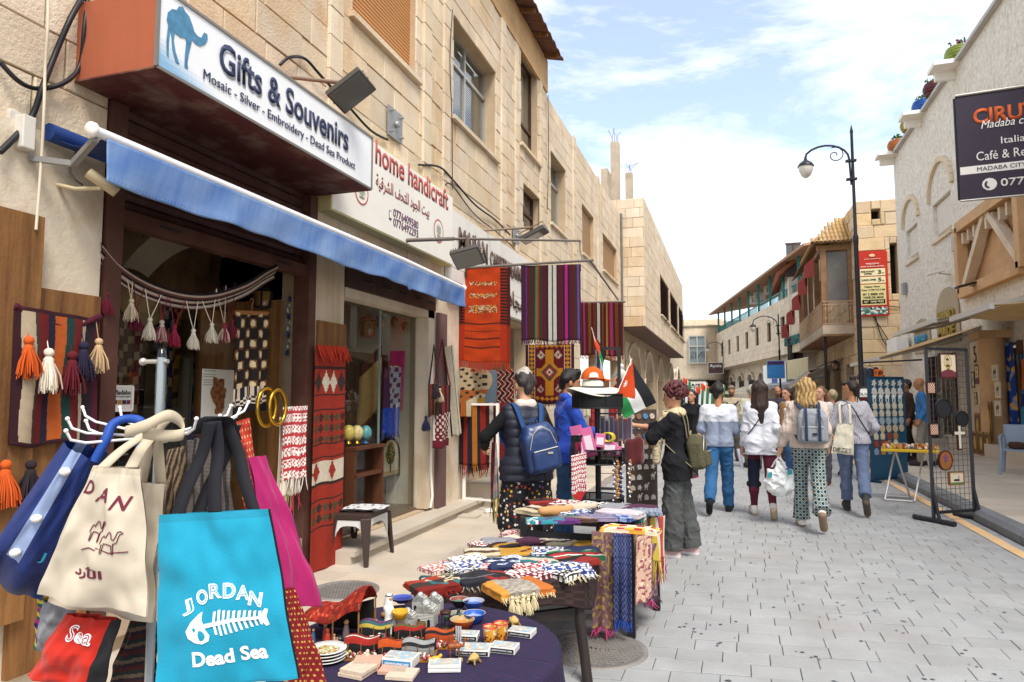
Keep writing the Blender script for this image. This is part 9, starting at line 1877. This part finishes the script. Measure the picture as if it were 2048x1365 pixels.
# ---- yellow folding table with souvenirs
y0,y1=onZ(1795,999),onZ(1900,996);YT=(y0+y1)/2;zty=.76;ya,yb=onZ(1762,898,zty),onZ(1882,902,zty);t=empty('yellow_table',V((ya.x,ya.y,0)),0,'yellow folding table with metal legs beside the magnet board','table');tu=(yb-ya);tw=tu.length;tu.normalize();tn=tu.cross(v);td=.55
b=B();b.add([V((0,0,zty)),tu*tw+v*zty,tu*tw-tn*td+v*zty,-tn*td+v*zty]+[p+v*(zty-.04)for p in(V(),tu*tw,tu*tw-tn*td,-tn*td)],[(0,1,2,3),(7,6,5,4),(0,4,5,1),(1,5,6,2),(2,6,7,3),(3,7,4,0)]);b.build('table_top',mat('yellow_top','#c9a41f',.45,var=.06),t,bevel=.008)
for x in(.25,.75):
 for sg_ in(0,1):b=B();A0=tu*(tw*x)-tn*(td*(.1 if sg_ else.9))+v*(zty-.04);A1=tu*(tw*(x+(.22 if sg_ else-.22)))-tn*(td*(.9 if sg_ else.1))+v*.02;b.tube([A0,A1],.014,8);b.build('leg',mat('bar_alu'),t)
for s_ in(.1,.9):b=B();b.tube([tu*(tw*.03)-tn*(td*s_)+v*.018,tu*(tw*.5)-tn*(td*s_)+v*.018],.014,8);b.build('foot_bar',mat('bar_alu'),t)
gd=empty('trinket_rows',V((ya.x,ya.y,zty)),0,'crowded small camels, cups and boxes on the yellow table','souvenirs',kind='stuff')if False else None
r_=random.Random(12);b=B()
for k in range(170):
 q=tu*(tw*r_.uniform(.04,.96))-tn*(td*r_.uniform(.08,.92));b.cur=C(r_.choice(('#a5743a','#c9b28a','#8a3a2e','#d8d0c0','#b5962f','#3a4f7a','#7a4a2a','#c4742a')))
 h=r_.uniform(.03,.085);kind=k%4
 if kind==0:b.box(q+v*(h/2),(.035,.03,h))
 elif kind==1:b.lathe([(.008,0),(.02,.01),(.024,h*.6),(.015,h)],q,8)
 elif kind==2:b.ball(q+v*.022,.022,8,5)
 else:b.lathe([(.02,0),(.035,h*.35),(.033,h*.35),(.015,.006)],q,10)
o_=b.build('souvenir_goods',M_paint);o_.location=(ya.x,ya.y,zty+.002);tag(o_,'crowd of tiny cups, boxes and animals on the yellow table','souvenirs',kind='stuff')
# ---- round stone column, wall pictures, icons leaning, chair, textiles
pc=onZ(1990,893,.14);px_=XR-.35;pcY=onX(1988,800,px_).y
t=empty('stone_column',(px_,pcY,.14),0,'round sandstone column between the right hand shop doors','column');b=B();b.lathe([(.36,0),(.36,.18),(.30,.24),(.29,.3),(.27,1.6),(.27,2.75)],n=22);b.build('shaft',M_sand,t);b=B();b.box((0,0,2.83),(.7,.7,.18));b.build('capital',M_sand,t)
b=B();b.box((XR-.22,pcY+1.0,1.5),(.36,.62,2.75));tag(b.build('stone_pier',mat('pier_stone','#cdb99c',.9,bump=.5,bs=20,var=.12,dirt=.4)),'pale stone pier hung with small pictures beside the column','pier')
text('5',V((XR-.41,pcY+1.05,2.35)),uR,v,.2,.42,mat('navy_paint','#2a3048',.8),bpy.data.objects['stone_pier'])
cw=px_-.30
for(px,py,w_,h_,cf,lb)in((1988,746,.34,.36,camel_pic,'cream tile with a bird hung on the sandstone column'),(1994,780,.30,.36,camel_pic,'brown tile with a camel on the column'),(1994,817,.34,.34,camel_pic,'cream tile with a running goat lowest on the column')):plaque('animal_tile',lb,'picture',onX(px,py,cw-.02),w_,h_,uR,mat('tile_edge','#c9b99a',.8),cf,fw=.03,group='animal tiles on the column',th=.03)
for(px,py,w_,h_,cf,sh_,lb)in((1953,749,.26,.48,saint,'rect','dark framed icon of a figure on the pier'),(1945,760,.22,.4,flower_pic,'rect','small narrow icon left of the framed figure'),(1970,786,.36,.40,lambda x,y:C('#26221f')if.35<math.hypot(x,y)<.5 or math.hypot(x,y)<.2 else C('#d0c4a8'),'rect','square black and cream ring mosaic on the pier'),(1962,821,.2,.38,flower_pic,'oval','slim oval mosaic low on the pier'),(1974,827,.22,.40,flower_pic,'rect','tilted dark framed mosaic low on the pier'),(1951,797,.16,.3,flower_pic,'rect','little dark plaque in the middle of the pier')):plaque('wall_icon',lb,'picture',onX(px,py,XR-.42),w_,h_,uR,M_fr,cf,sh_,group='icons on the pier',fw=.14)
for i,(px,py,w_,h_,lb)in enumerate(((1950,905,.34,.55,'gold icon leaning at the left of the lower row'),(1962,905,.34,.55,'gold icon in the middle of the lower row'),(1975,905,.34,.55,'gold icon at the right of the lower row'),(1955,870,.34,.62,'gold icon standing behind on the left'),(1966,868,.34,.62,'gold icon standing behind in the middle'),(1978,865,.36,.9,'tall gold icon standing behind on the right'))):
 z_=.14 if py>890 else.14;q=onZ(px,895 if py>890 else 888,.14);q=onX(px,py,XR-.75 if py>890 else XR-.55);plaque('gold_icon',lb,'icon',V((q.x,q.y,z_+h_/2+(.0 if py>890 else.35))),w_,h_,uR,mat('gilt','#8a6528',.4,metal=.3,var=.2),lambda x,y:C('#b58f3f')if math.hypot(x*1.3,y)<.6 else C('#5a3418'),group='gold icons leaning by the pier',fw=.16)
b=B();b.box((0,0,.17),(.5,2.4,.34));t=tag(b.build('icon_ledge',M_slab),'low stone ledge at the foot of the pier','ledge');t.location=(XR-.45,pcY+1.2,.14)
b=B();b.box((0,0,.15),(1.0,9.5,.3));t=tag(b.build('shop_step',M_slab),'long stone step in front of the right hand shops','step');t.location=(XR-.3,pcY-5.4,.14)
# grey plastic chair
def chair(p,rz,label):
 t=empty('plastic_chair',p,rz,label,'chair');m=mat('grey_plastic','#8b98a8',.4,spec=.4)
 for(x,y)in((-.22,-.22),(.22,-.22),(-.22,.22),(.22,.22)):b=B();b.tube([(x*1.12,y*1.12,0),(x*.95,y*.95,.42)]+([(x*1.0,y*1.05,.66)]if True else[]),[.022,.028,.022],8);b.build('leg',m,t)
 b=B();b.box((0,0,.43),(.44,.44,.03));b.build('seat',m,t,bevel=.012)
 for x in(-.23,.23):b=B();b.tube([(x,-.24,.64),(x,.0,.67),(x,.24,.68)],[.02,.028,.022],8);b.build('armrest',m,t)
 b=B();b.smooth=True;b.grid(lambda a,c:V(((a-.5)*.44,.22+.06*c+.03*math.cos((a-.5)*3),.47+.40*c)),10,8);b.build('backrest',m,t,thick=.02);return t
chair(onZ(2022,950,.14)+V((.15,.1,0)),R(-25),'grey plastic armchair at the right edge of the picture')
b=B();b.box((0,0,0),(.2,.3,.12));t=tag(b.build('folded_jacket',mat('brown_cloth','#4a3026',.9),None,bevel=.04),'dark brown bundle lying on the plastic chair','bundle');t.location=onZ(2022,950,.14)+V((.15,.1,.51))
for i,(px,py,w_,h_,cf,lb)in enumerate(((2012,690,.9,2.0,lambda a,c:C('#1f3f86')if soft_noise((a*5,c*9,2),1)>-.1 else(C('#7a8fb4')if soft_noise((a*9,c*15,5),1)>0 else C('#c49a4a')),'blue embroidered dress hanging in the right hand shop door'),(2048,710,.9,1.8,lambda a,c:C('#b5622a')if math.hypot(a-.4,(c-.25)*1.5)<.3 else(C('#1f2f6a')if soft_noise((a*6,c*8,9),1)>0 else C('#2f7f9a')),'blue and orange embroidered cloth at the right edge'))):
 a0=onX(px-14,py,XR-.1);hang('embroidered_dress',lb,'dress',a0,a0+uR*w_,h_,cf,40,70,.05,3,m=M_cloth,thick=.006)
 # dark interior glimpses and hanging t-shirt, round sign
def tshirt(p,label,m):
 t=empty('t_shirt',p,0,label,'shirt');blob('cloth',[('c',(-.12,0,-.1),(-.12,0,-.62),.07,.09),('c',(.12,0,-.1),(.12,0,-.62),.07,.09),('c',(0,0,-.1),(0,0,-.62),.08,.1),('c',(-.15,0,-.06),(-.3,0,-.28),.06,.065),('c',(.15,0,-.06),(.3,0,-.28),.06,.065)],.014,m,t,.03,wob(71,26,.008));b=B();b.tube([(-.2,0,-.05),(0,0,.03),(.2,0,-.05)],.008,6);b.tube([(0,0,.03),(0,0,.1),(.03,0,.13)],.006,6);b.build('hanger',M_black,t)
tshirt(onT(1740,735,19.5),'dark grey t-shirt hanging under the far awning',mat('slate_shirt','#4a4c58',.9,var=.15))
t=empty('round_sign',onT(1729,805,15.5),0,'round cream shop sign with red emblem behind the walking women','sign');b=B();b.lathe([(0,.02),(.33,.02),(.36,.0),(.36,-.03),(0,-.03)],n=28,M=Matrix.Rotation(math.pi/2,4,'X'));b.build('rim',M_black,t);b=B();b.lathe([(0,.026),(.31,.026),(.31,.02)],n=28,M=Matrix.Rotation(math.pi/2,4,'X'));b.build('face',mat('cream_face'),t);b=B()
for k in range(5):b.prism([(-.02,-.14),(.02,-.14),(.05*(k-2)+.03,.12),(.05*(k-2)-.03,.12)],(0,-.03,0),(1,0,0),v,.003)
b.build('emblem',mat('wine_ink','#7a2f2a',.6),t);text('OLIVE',V((-.12,-.03,.16)),(1,0,0),v,.24,.06,M_black,t);b=B();b.tube([(0,.03,-.3),(0,.03,-1.3)],.025,8);b.tube([(0,.03,.3),(0,.03,.9),(1.2,.03,.95)],.02,8);b.build('post',M_black,t)
for(px,py,t_,w_,h_,c,lb)in((1678,690,36,.75,2.4,'#c9bfa8','white printed panel under the balcony, left of the pair'),(1700,690,34.5,.8,2.6,'#cfc6b2','white printed panel under the balcony, right of the pair')):b_=board(onT(px,py+45,t_),w_,h_,(.75,-.66,0),mat('panel_'+c,c,.7,var=.08),lb,'panel')
b=B();b.tube([(0,0,0),(0,0,4.2)],.07,8);t=tag(b.build('iron_post',M_black),'black iron post holding the balcony corner','post');q=onT(1625,790,33.9);t.location=(bx0+.1,by0+.3,.02)
lantern(onT(1671,732,33)-v*.2,.5,'black wall lantern hanging below the balcony',M_black,None)
for i,(px,py,t_)in enumerate(((1652,738,38),(1640,745,40))):awning('',onT(px-16,py+14,t_),onT(px+20,py-14,t_-3),V((-1,0,0)),.4,1.3,cream,lab=('pale shop awning under the balcony','second pale shop awning behind the first')[i])
awning('',V((5.4,44,3.4)),V((5.4,37.5,3.4)),V((-1,0,0)),.75,1.5,mat('dark_red_cloth','#7a2a28',.9),lab='dark red shop awning below the balcony')
# ---- hat stand: round wire trays on a pole
hs=onT(1196,1000,6.25);hs=V((hs.x,hs.y,0));t=empty('round_tray_stand',hs,0,'black pole stand with three round wire trays of souvenirs','stand');b=B();b.tube([(0,0,0),(0,0,1.5)],.022,10);b.build('pole',M_black,t);b=B();b.lathe([(0,0),(.26,0),(.26,.02),(.04,.05),(0,.05)],n=24);b.build('foot',M_black,t)
meshm=glassy('mesh_net',(.25,.25,.26),.6)
for(z,r_)in((1.43,.235),(.93,.245),(.50,.235)):
 tr=empty('tray',parent=t);b=B()
 for dz in(0,.125):b.tube([V((r_*math.cos(a),r_*math.sin(a),z+dz))for a in[k*2*math.pi/36 for k in range(36)]],.007,6,closed=True)
 for k in range(6):a=k*math.pi/3;b.tube([(.02*math.cos(a),.02*math.sin(a),z),(r_*math.cos(a),r_*math.sin(a),z)],.005,5);b.tube([(r_*math.cos(a),r_*math.sin(a),z),(r_*math.cos(a),r_*math.sin(a),z+.125)],.005,5)
 b.build('rim_wire',M_black,tr);b=B();b.lathe([(r_*.985,z+.005),(r_*.985,z+.12)],n=36,cap=False);b.build('mesh_band',meshm if z!=1.43 else mat('mesh_black','#18181a',.8),tr);b=B();b.lathe([(0,z+.002),(r_*.98,z+.003)],n=32);b.build('tray_floor',mat('mesh_black','#18181a',.8),tr)
def onS(px,py,dt=-.05):return onT(px,py,6.25+dt)
hp=hs+V((-.03,-.05,1.56));t=empty('sun_hat',hp,R(17),'white wide brimmed sun hat with a grey ribbon on the top tray','hat');b=B();b.smooth=True
b.grid(lambda a,c:V(((.10+.13*c)*math.cos(a*6.283)*1.05,(.10+.11*c)*math.sin(a*6.283),.05-.04*c*c+.035*math.sin(a*12.5+1)*c)),48,6);b.build('brim',mat('straw_white','#d6cfc0',.9,bump=.5,bs=60),t,thick=.006);b=B();b.lathe([(.105,.04),(.10,.10),(.085,.125),(0,.135)],n=28);b.build('crown',mat('straw_white'),t);b=B();b.lathe([(.107,.045),(.105,.068)],n=28);b.build('ribbon',mat('grey_ribbon','#4a484a',.8),t,thick=.003)
t=empty('baseball_hat',hp+V((.0,0,.135)),R(-60),'orange and white baseball cap resting on the sun hat','hat');b=B();b.smooth=True;b.cur=C('#c4561a')
b.grid(lambda a,c:V((.10*math.cos(a*6.283)*math.cos(c*1.57),.11*math.sin(a*6.283)*math.cos(c*1.57),.115*math.sin(c*1.57))),32,10,lambda a,c:C('#c4561a'));b.build('crown',M_cloth,t);b=B();b.smooth=True;b.grid(lambda a,c:V((.10*math.cos(math.pi*a)*(1+.0*c),.08+(.03+.09*c)*math.sin(math.pi*a),.004-.02*c)),16,5);b.build('peak',mat('orange_cloth','#c4561a',.9),t,thick=.005)
b=B();b.prism([(-.045,.012),(.045,.012),(.035,.05),(0,.062),(-.035,.05)],(0,-.112,0),(1,0,0),v,.003);o_=b.build('rear_opening',mat('white_cloth','#d8d4cc',.9),t);o_.rotation_euler=(0,0,R(60+17))
r_=random.Random(4);pk_=[(1158,895,.1,.30,'leaning pink boxed doll at the left of the middle tray'),(1178,893,.1,.26,'pink box second from the left on the middle tray'),(1200,885,.09,.12,'small pink box near the pole'),(1218,897,.14,.09,'pale pink box lying on the middle tray'),(1225,905,.15,.09,'white and pink box in front on the middle tray')]
for i,(px,py,w_,h_,lb)in enumerate(pk_):
 q=onS(px,py,-.12+.02*i);t=empty('pink_box',q-v*(h_*.35),R(17+8*i-20),lb,'box','pink boxes on the round stand');b=B();b.cur=C('#c4628f');b.box((0,0,h_/2),(w_,.06,h_),rot=Matrix.Rotation(-.22 if i<2 else.1,3,'Y'));b.build('carton',M_paint,t,bevel=.003);b=B();b.cur=C('#d8c9cf');b.box((0,-.033,h_*.45),(w_*.7,.004,h_*.55),rot=Matrix.Rotation(-.22 if i<2 else.1,3,'Y'));b.build('window_print',M_paint,t)
hang('keffiyeh_flag_scarf','red checked scarf ending in a small flag hanging from the middle tray','scarf',onS(1142,912,-.27),onS(1172,905,-.25),.50,lambda a,c:kuf('#a83a48',f=14)(a,c*2)if c<.66 else((C('#b02a2a')if abs(a-.5)<.5-(c-.66)*2.2 else(C('#2f7a46')if a<.38 else C('#d8d4cc')if a<.64 else C('#222226')))),24,50,.012,1,m=M_cloth,thick=.004)
bd=empty('bead_strings',hs+V((.22,-.1,.9)),0,'strings of coloured beads and blue charms on the right of the stand','beads');b=B()
for s_ in range(9):
 x0,y0_,L_=r_.uniform(-.06,.12),r_.uniform(-.08,.1),r_.uniform(.25,.52);cc=[C(c)for c in r_.choice((('#3a8a94','#d8cfc0'),('#c4801f','#7a4a1f'),('#2a3f7a','#d8d4cc'),('#8a2a2a','#3a2a26'),('#c49a2a','#a5641f')))]
 for k in range(int(L_/.02)):b.cur=cc[k%2];b.ball((x0+.008*math.sin(k),y0_,.06-k*.02),.0095,6,4)
b.build('beads',M_paint,bd,kind='stuff')
for i,(px,py,c,lb)in enumerate(((1214,875,'#c9b22a','yellow bangles on the round stand'),(1250,905,'#8a2422','dark red velvet pouch in the curly-haired woman\'s hand'))):
 if i==0:
  t=empty('yellow_bangles',onS(px,py,-.1),0,lb,'bangles')
  for k in range(3):b=B();b.tube([V((.05*math.cos(a)+.01*k,.01*k,.05*math.sin(a)*.8))for a in[j*.4488 for j in range(14)]],.006,6,closed=True);b.build('bangle',mat('yellow_plastic',c,.3),t)
 else:
  t=empty('velvet_pouch',onT(1268,905,6.35),0,lb,'pouch');blob('pouch',[('c',(-.04,0,.08),(-.03,0,-.08),.05,.06),('c',(.04,0,.1),(.05,0,-.06),.05,.05)],.011,mat('velvet','#4f1416',.95,bump=.4,sheen=.4),t,.03,wob(81,30,.006))
for i,(px,c,lb)in enumerate(((1150,'#2a2226','dark bag hanging from the left of the stand'),(1157,'#7a1f3a','wine coloured bag hanging from the left of the stand'))):bag('hanging_pouch',lb,[(px-8,872),(px+8,870),(px+10,960),(px-12,955)],[6.1,6.1,6.1,6.1],lambda a,c_,c=c:C(c)if.15<c_ else C('#1a1a1c'),.015)
# packets hanging behind the stand
for i in range(7):
 px=1205+i*9;q=onT(px,832+6*(i%2),6.6);b=B();b.cur=(C('#a5a3ab'),C('#c4c2c0'),C('#8a7f94'),C('#b5703a'),C('#9a948c'),C('#a3402a'),C('#c9c4bc'))[i];b.box((0,0,-.12),(.05,.006,.24));b.cur=C('#5a5570');b.box((0,-.004,-.12),(.03,.003,.2));t=tag(b.build('souvenir_packet',M_paint),'%s clear packet with a woven bookmark from the left on the stand'%('first','second','third','fourth','fifth','sixth','last')[i],'packet','packets hanging at the stand');t.location=q
b=B();b.tube([onT(1195,828,6.6),onT(1275,826,6.6)],.008,6);tag(b.build('packet_rail',M_black),'thin black rail holding the hanging packets','rail')
# dark magnet board behind the stand
d0,d1=onT(1256,1024,7.0),onT(1316,1020,7.15);d0 .z=d1 .z=0;dw=(d1-d0).length;du=(d1-d0)/dw;dn=du.cross(v);t=empty('magnet_board',d0,0,'brown metal board with round photo magnets behind the curly-haired woman','display board');zt_=onT(1285,820,7.05).z;b=B();b.prism([(0,.08),(dw,.08),(dw,zt_),(0,zt_)],(0,0,0),du,v,.03);b.build('panel',mat('brown_board2','#4a403a',.5,var=.08),t);mg_=empty('magnets',parent=t)
for i in range(9):
 for j in range(4):
  if i>5 and(i*3+j)%4==0:continue
  kind='disc' if i<4 else('flower','camel','misc','tent')[(i+j)%4];cc=('#b5aca2','#8a6a52','#5a86b0','#c4b5a8')[(i*2+j)%4]if i<4 else '#d0c9c2';b=B();b.prism(mshape(kind,.03),du*(dw*(.16+.225*j))+v*(zt_-.07-.105*i)+dn*.012,du,v,.012);b.build('magnet',mat('mag_'+cc,cc,.4,var=.4,vs=60),mg_)
b=B();b.bar(du*.02+v*.0,du*.02+v*.1,.03);b.bar(du*(dw-.02)+v*0,du*(dw-.02)+v*.1,.03);b.build('foot',M_black,t)
# metal flag holder frame farther back with flags and soft toys
q=onT(1218,800,9.2);t=empty('flag_rack',V((q.x,q.y,0)),0,'grey metal display frame behind the hat stand with a flag and red goods','rack');b=B()
for x in(-.14,.14):b.bar((x,0,0),(x,0,onT(1218,695,9.2).z),.04,.04)
for z in(.3,1.2,onT(1218,697,9.2).z):b.bar((-.14,0,z),(.14,0,z),.035,.035)
for k in range(6):b.bar((-.14,0,.5+k*.22),(.14,0,.5+k*.22),.008)
b.build('frame',mat('rack_iron'),t)
f0=onT(1183,655,9.0);flag('small flag stuck upright on the display frame',[f0,onT(1212,712,9.05),onT(1206,735,9.05),onT(1190,690,9.0)],lambda a,c:flagc(c*.8,1-a,.5)if False else(C('#c4461c')if a<.55 and c>.25 else(C('#232429')if c<.5 else C('#2f8a4a'))),(f0,onT(1207,745,9.05)),nu=20,nv=12)
for i,(px,py,c,lb)in enumerate(((1242,748,'#d0ccc6','white soft toy hanging by the display frame'),(1252,765,'#a52a34','red soft toy hanging by the display frame'),(1238,775,'#a5403f','red and white keyring toy low on the frame'))):
 t=empty('soft_toy',onT(px,py,9.3),0,lb,'toy','soft toys by the display frame');blob('body',[('e',(0,0,0),(.05,.045,.07),None),('e',(0,0,.1),(.045,.04,.04),None),('c',(-.04,0,.02),(-.09,0,-.03),.022,.018),('c',(.04,0,.02),(.09,0,-.03),.022,.018),('c',(-.025,0,-.06),(-.04,0,-.12),.024,.02),('c',(.025,0,-.06),(.04,0,-.12),.024,.02)],.014,mat('toy_'+c,c,1),t,.02);b=B();b.tube([(0,0,.13),(0,0,.3)],.004,5);b.build('cord',M_black,t)
for i in range(6):hang('hanging_goods',('cream cloth hanging in the shop past the carpets','red cloth hanging past the carpets','pale blue cloth on the rail behind the flag','brown bag strip behind the flag','red patterned cloth low behind the flag','orange cloth strip by the shop door')[i],'cloth',onT(1165+i*13,(745,790,700,760,800,770)[i],12.2),onT(1180+i*13,(745,790,700,760,800,770)[i],12.2),(.8,.6,.5,.5,.5,.5)[i],(lambda c:(lambda a,d:C(c)if int(d*12)%3 else C(c,.6)))(('#bdb5a2','#8a2a2a','#8f9fb8','#6a4a34','#8a2430','#b5602a')[i]),10,16,.03,2,m=M_cloth)
# ---- stall with flags farther on, on the left of the road
sb=board(onT(1364,781,17),.58,.19,(1,0,0),M_white,'white sign reading Carpet City above the flag stall');text('CARPET',V((.05,-.004,.1)),(1,0,0),v,.48,.065,M_black,sb,'lettering',.003,.02);text('CITY',V((.2,-.004,.02)),(1,0,0),v,.3,.065,M_black,sb,'lettering',.003,.02);b=B();b.tube([(.3,.03,-1.4),(.3,.03,0)],.02,6);b.build('post',M_black,sb)
for i,(px,py)in enumerate(((1392,772),(1402,766),(1412,770),(1366,755),(1348,760),(1340,768),(1440,765))):
 q=onT(px,py,15.5 if px<1430 else 22);flag(('flag furled highest in the stall bundle','second flag of the stall bundle','third flag of the stall bundle','red tipped flag by the arches','flag beside the curly-haired woman\'s hair','flag half behind the curly hair','lone flag farther up the road')[i],[q,q+V((.17,0,-.12)),q+V((.13,0,-.62)),q+V((-.03,0,-.55))],lambda a,c:C('#c4461c')if c<.22 and a<.6 else(C('#25262c')if a<.4 else(C('#d8d8da')if a<.72 else C('#2f7a4a'))),(q+V((-.01,0,.04)),q+V((.02,0,-1.0))),nu=10,nv=16,amp=.03)
t=empty('stall_table',onZ(1402,905),0,'pale yellow plastic table at the flag stall behind the curly-haired woman','table');b=B();b.box((0,.3,.74),(.8,.8,.04));b.build('table_top',mat('cream_plastic','#d0bd86',.5),t,bevel=.01)
for(x,y)in((-.36,-.05),(.36,-.05),(-.36,.65),(.36,.65)):b=B();b.tube([(x,y,.72),(x*1.08,y*1.05,0)],[.04,.03],8);b.build('leg',mat('cream_plastic'),t)
b=B();b.box((0,0,0),(.5,.4,.03));t=tag(b.build('book_pile',mat('paper')),'papers lying on the pale yellow table','papers');t.location=onZ(1402,905)+V((0,.3,.775))
r_=random.Random(9);b=B();sx0=onT(1400,840,15.6)
for k in range(260):b.cur=C(r_.choice(('#a5402a','#c4801f','#3a4f7a','#8a8f94','#c9b9a0','#5a2a2a','#3a7a6a','#d0ccc4')));q=sx0+V((r_.uniform(-.45,.55),r_.uniform(-.1,.3),r_.uniform(-.65,.25)));b.ball(q,r_.uniform(.012,.035),6,4,(1,1,r_.uniform(1,3)))
tag(b.build('stall_goods',M_paint),'mass of beads, bright scarves and small goods hanging at the flag stall','goods',kind='stuff');b=B()
for x in(-.5,.6):b.bar(sx0+V((x,.1,-1.6)),sx0+V((x,.1,.4)),.03)
for z in(-.6,-.2,.2,.4):b.bar(sx0+V((-.5,.1,z)),sx0+V((.6,.1,z)),.015)
tag(b.build('stall_rack',M_black),'black frame of the flag stall','frame')
# electricity box and wires at the jetty
t=empty('meter_cabinet',onY(1217,652,BE-.1)+V((0,-.15,0)),0,'beige electricity cabinet on the side of the jettied house','cabinet');b=B();b.box((.0,0,0),(1.0,.25,1.05));b.build('case',mat('beige_box','#bfae90',.6),t,bevel=.02);b=B();b.box((0,-.13,0),(.9,.02,.95));b.build('door',mat('beige_box'),t)
for k in range(5):cable([(1205+k*3,660),(1212+k*2,690+k*6),(1230,696+k*3),(1243,680)],.012,('drooping wire under the electricity cabinet','second drooping wire under the cabinet','third drooping wire under the cabinet','fourth drooping wire under the cabinet','lowest drooping wire under the cabinet')[k],None,XL+.3)
b=B();q=onY(1246,560,BE-.12);b.tube([V((XL+.05,BE-.1,8.0)),V((XL+.05,BE-.1,3.2))],.05,8);tag(b.build('drain_pipe',mat('grey_drain','#6d6a66',.6)),'grey drain pipe in the corner beside the jettied house','pipe')
# roof tanks far off
t=empty('roof_hut',onT(1432,650,95),0,'grey metal roof structure above the far end of the hotel','roof structure');b=B();b.box((0,0,-.8),(9,3,2.4));b.build('cladding',mat('grey_sheet','#9aa0a2',.6,var=.1),t)
for k in range(5):b=B();b.bar((-4+k*2,-1.7,-2.5),(-4+k*2,-1.7,.6),.1);b.build('post',M_white,t)
# black wires across to the red board
for(P_,lb)in(([(1750,632),(1765,680),(1785,700)],'wire drooping below the red menu board'),([(1745,632),(1770,670),(1790,705)],'second wire below the red menu board'),([(1772,612),(1800,615)],'wire running right from the red menu board')):
 b=B();Q=[onY(x,y,YH-.1)for x,y in P_];b.tube([curve(Q,i/10)-Q[0]for i in range(11)],.02,5);tag(b.build('cable',M_black),lb,'cable').location=Q[0]
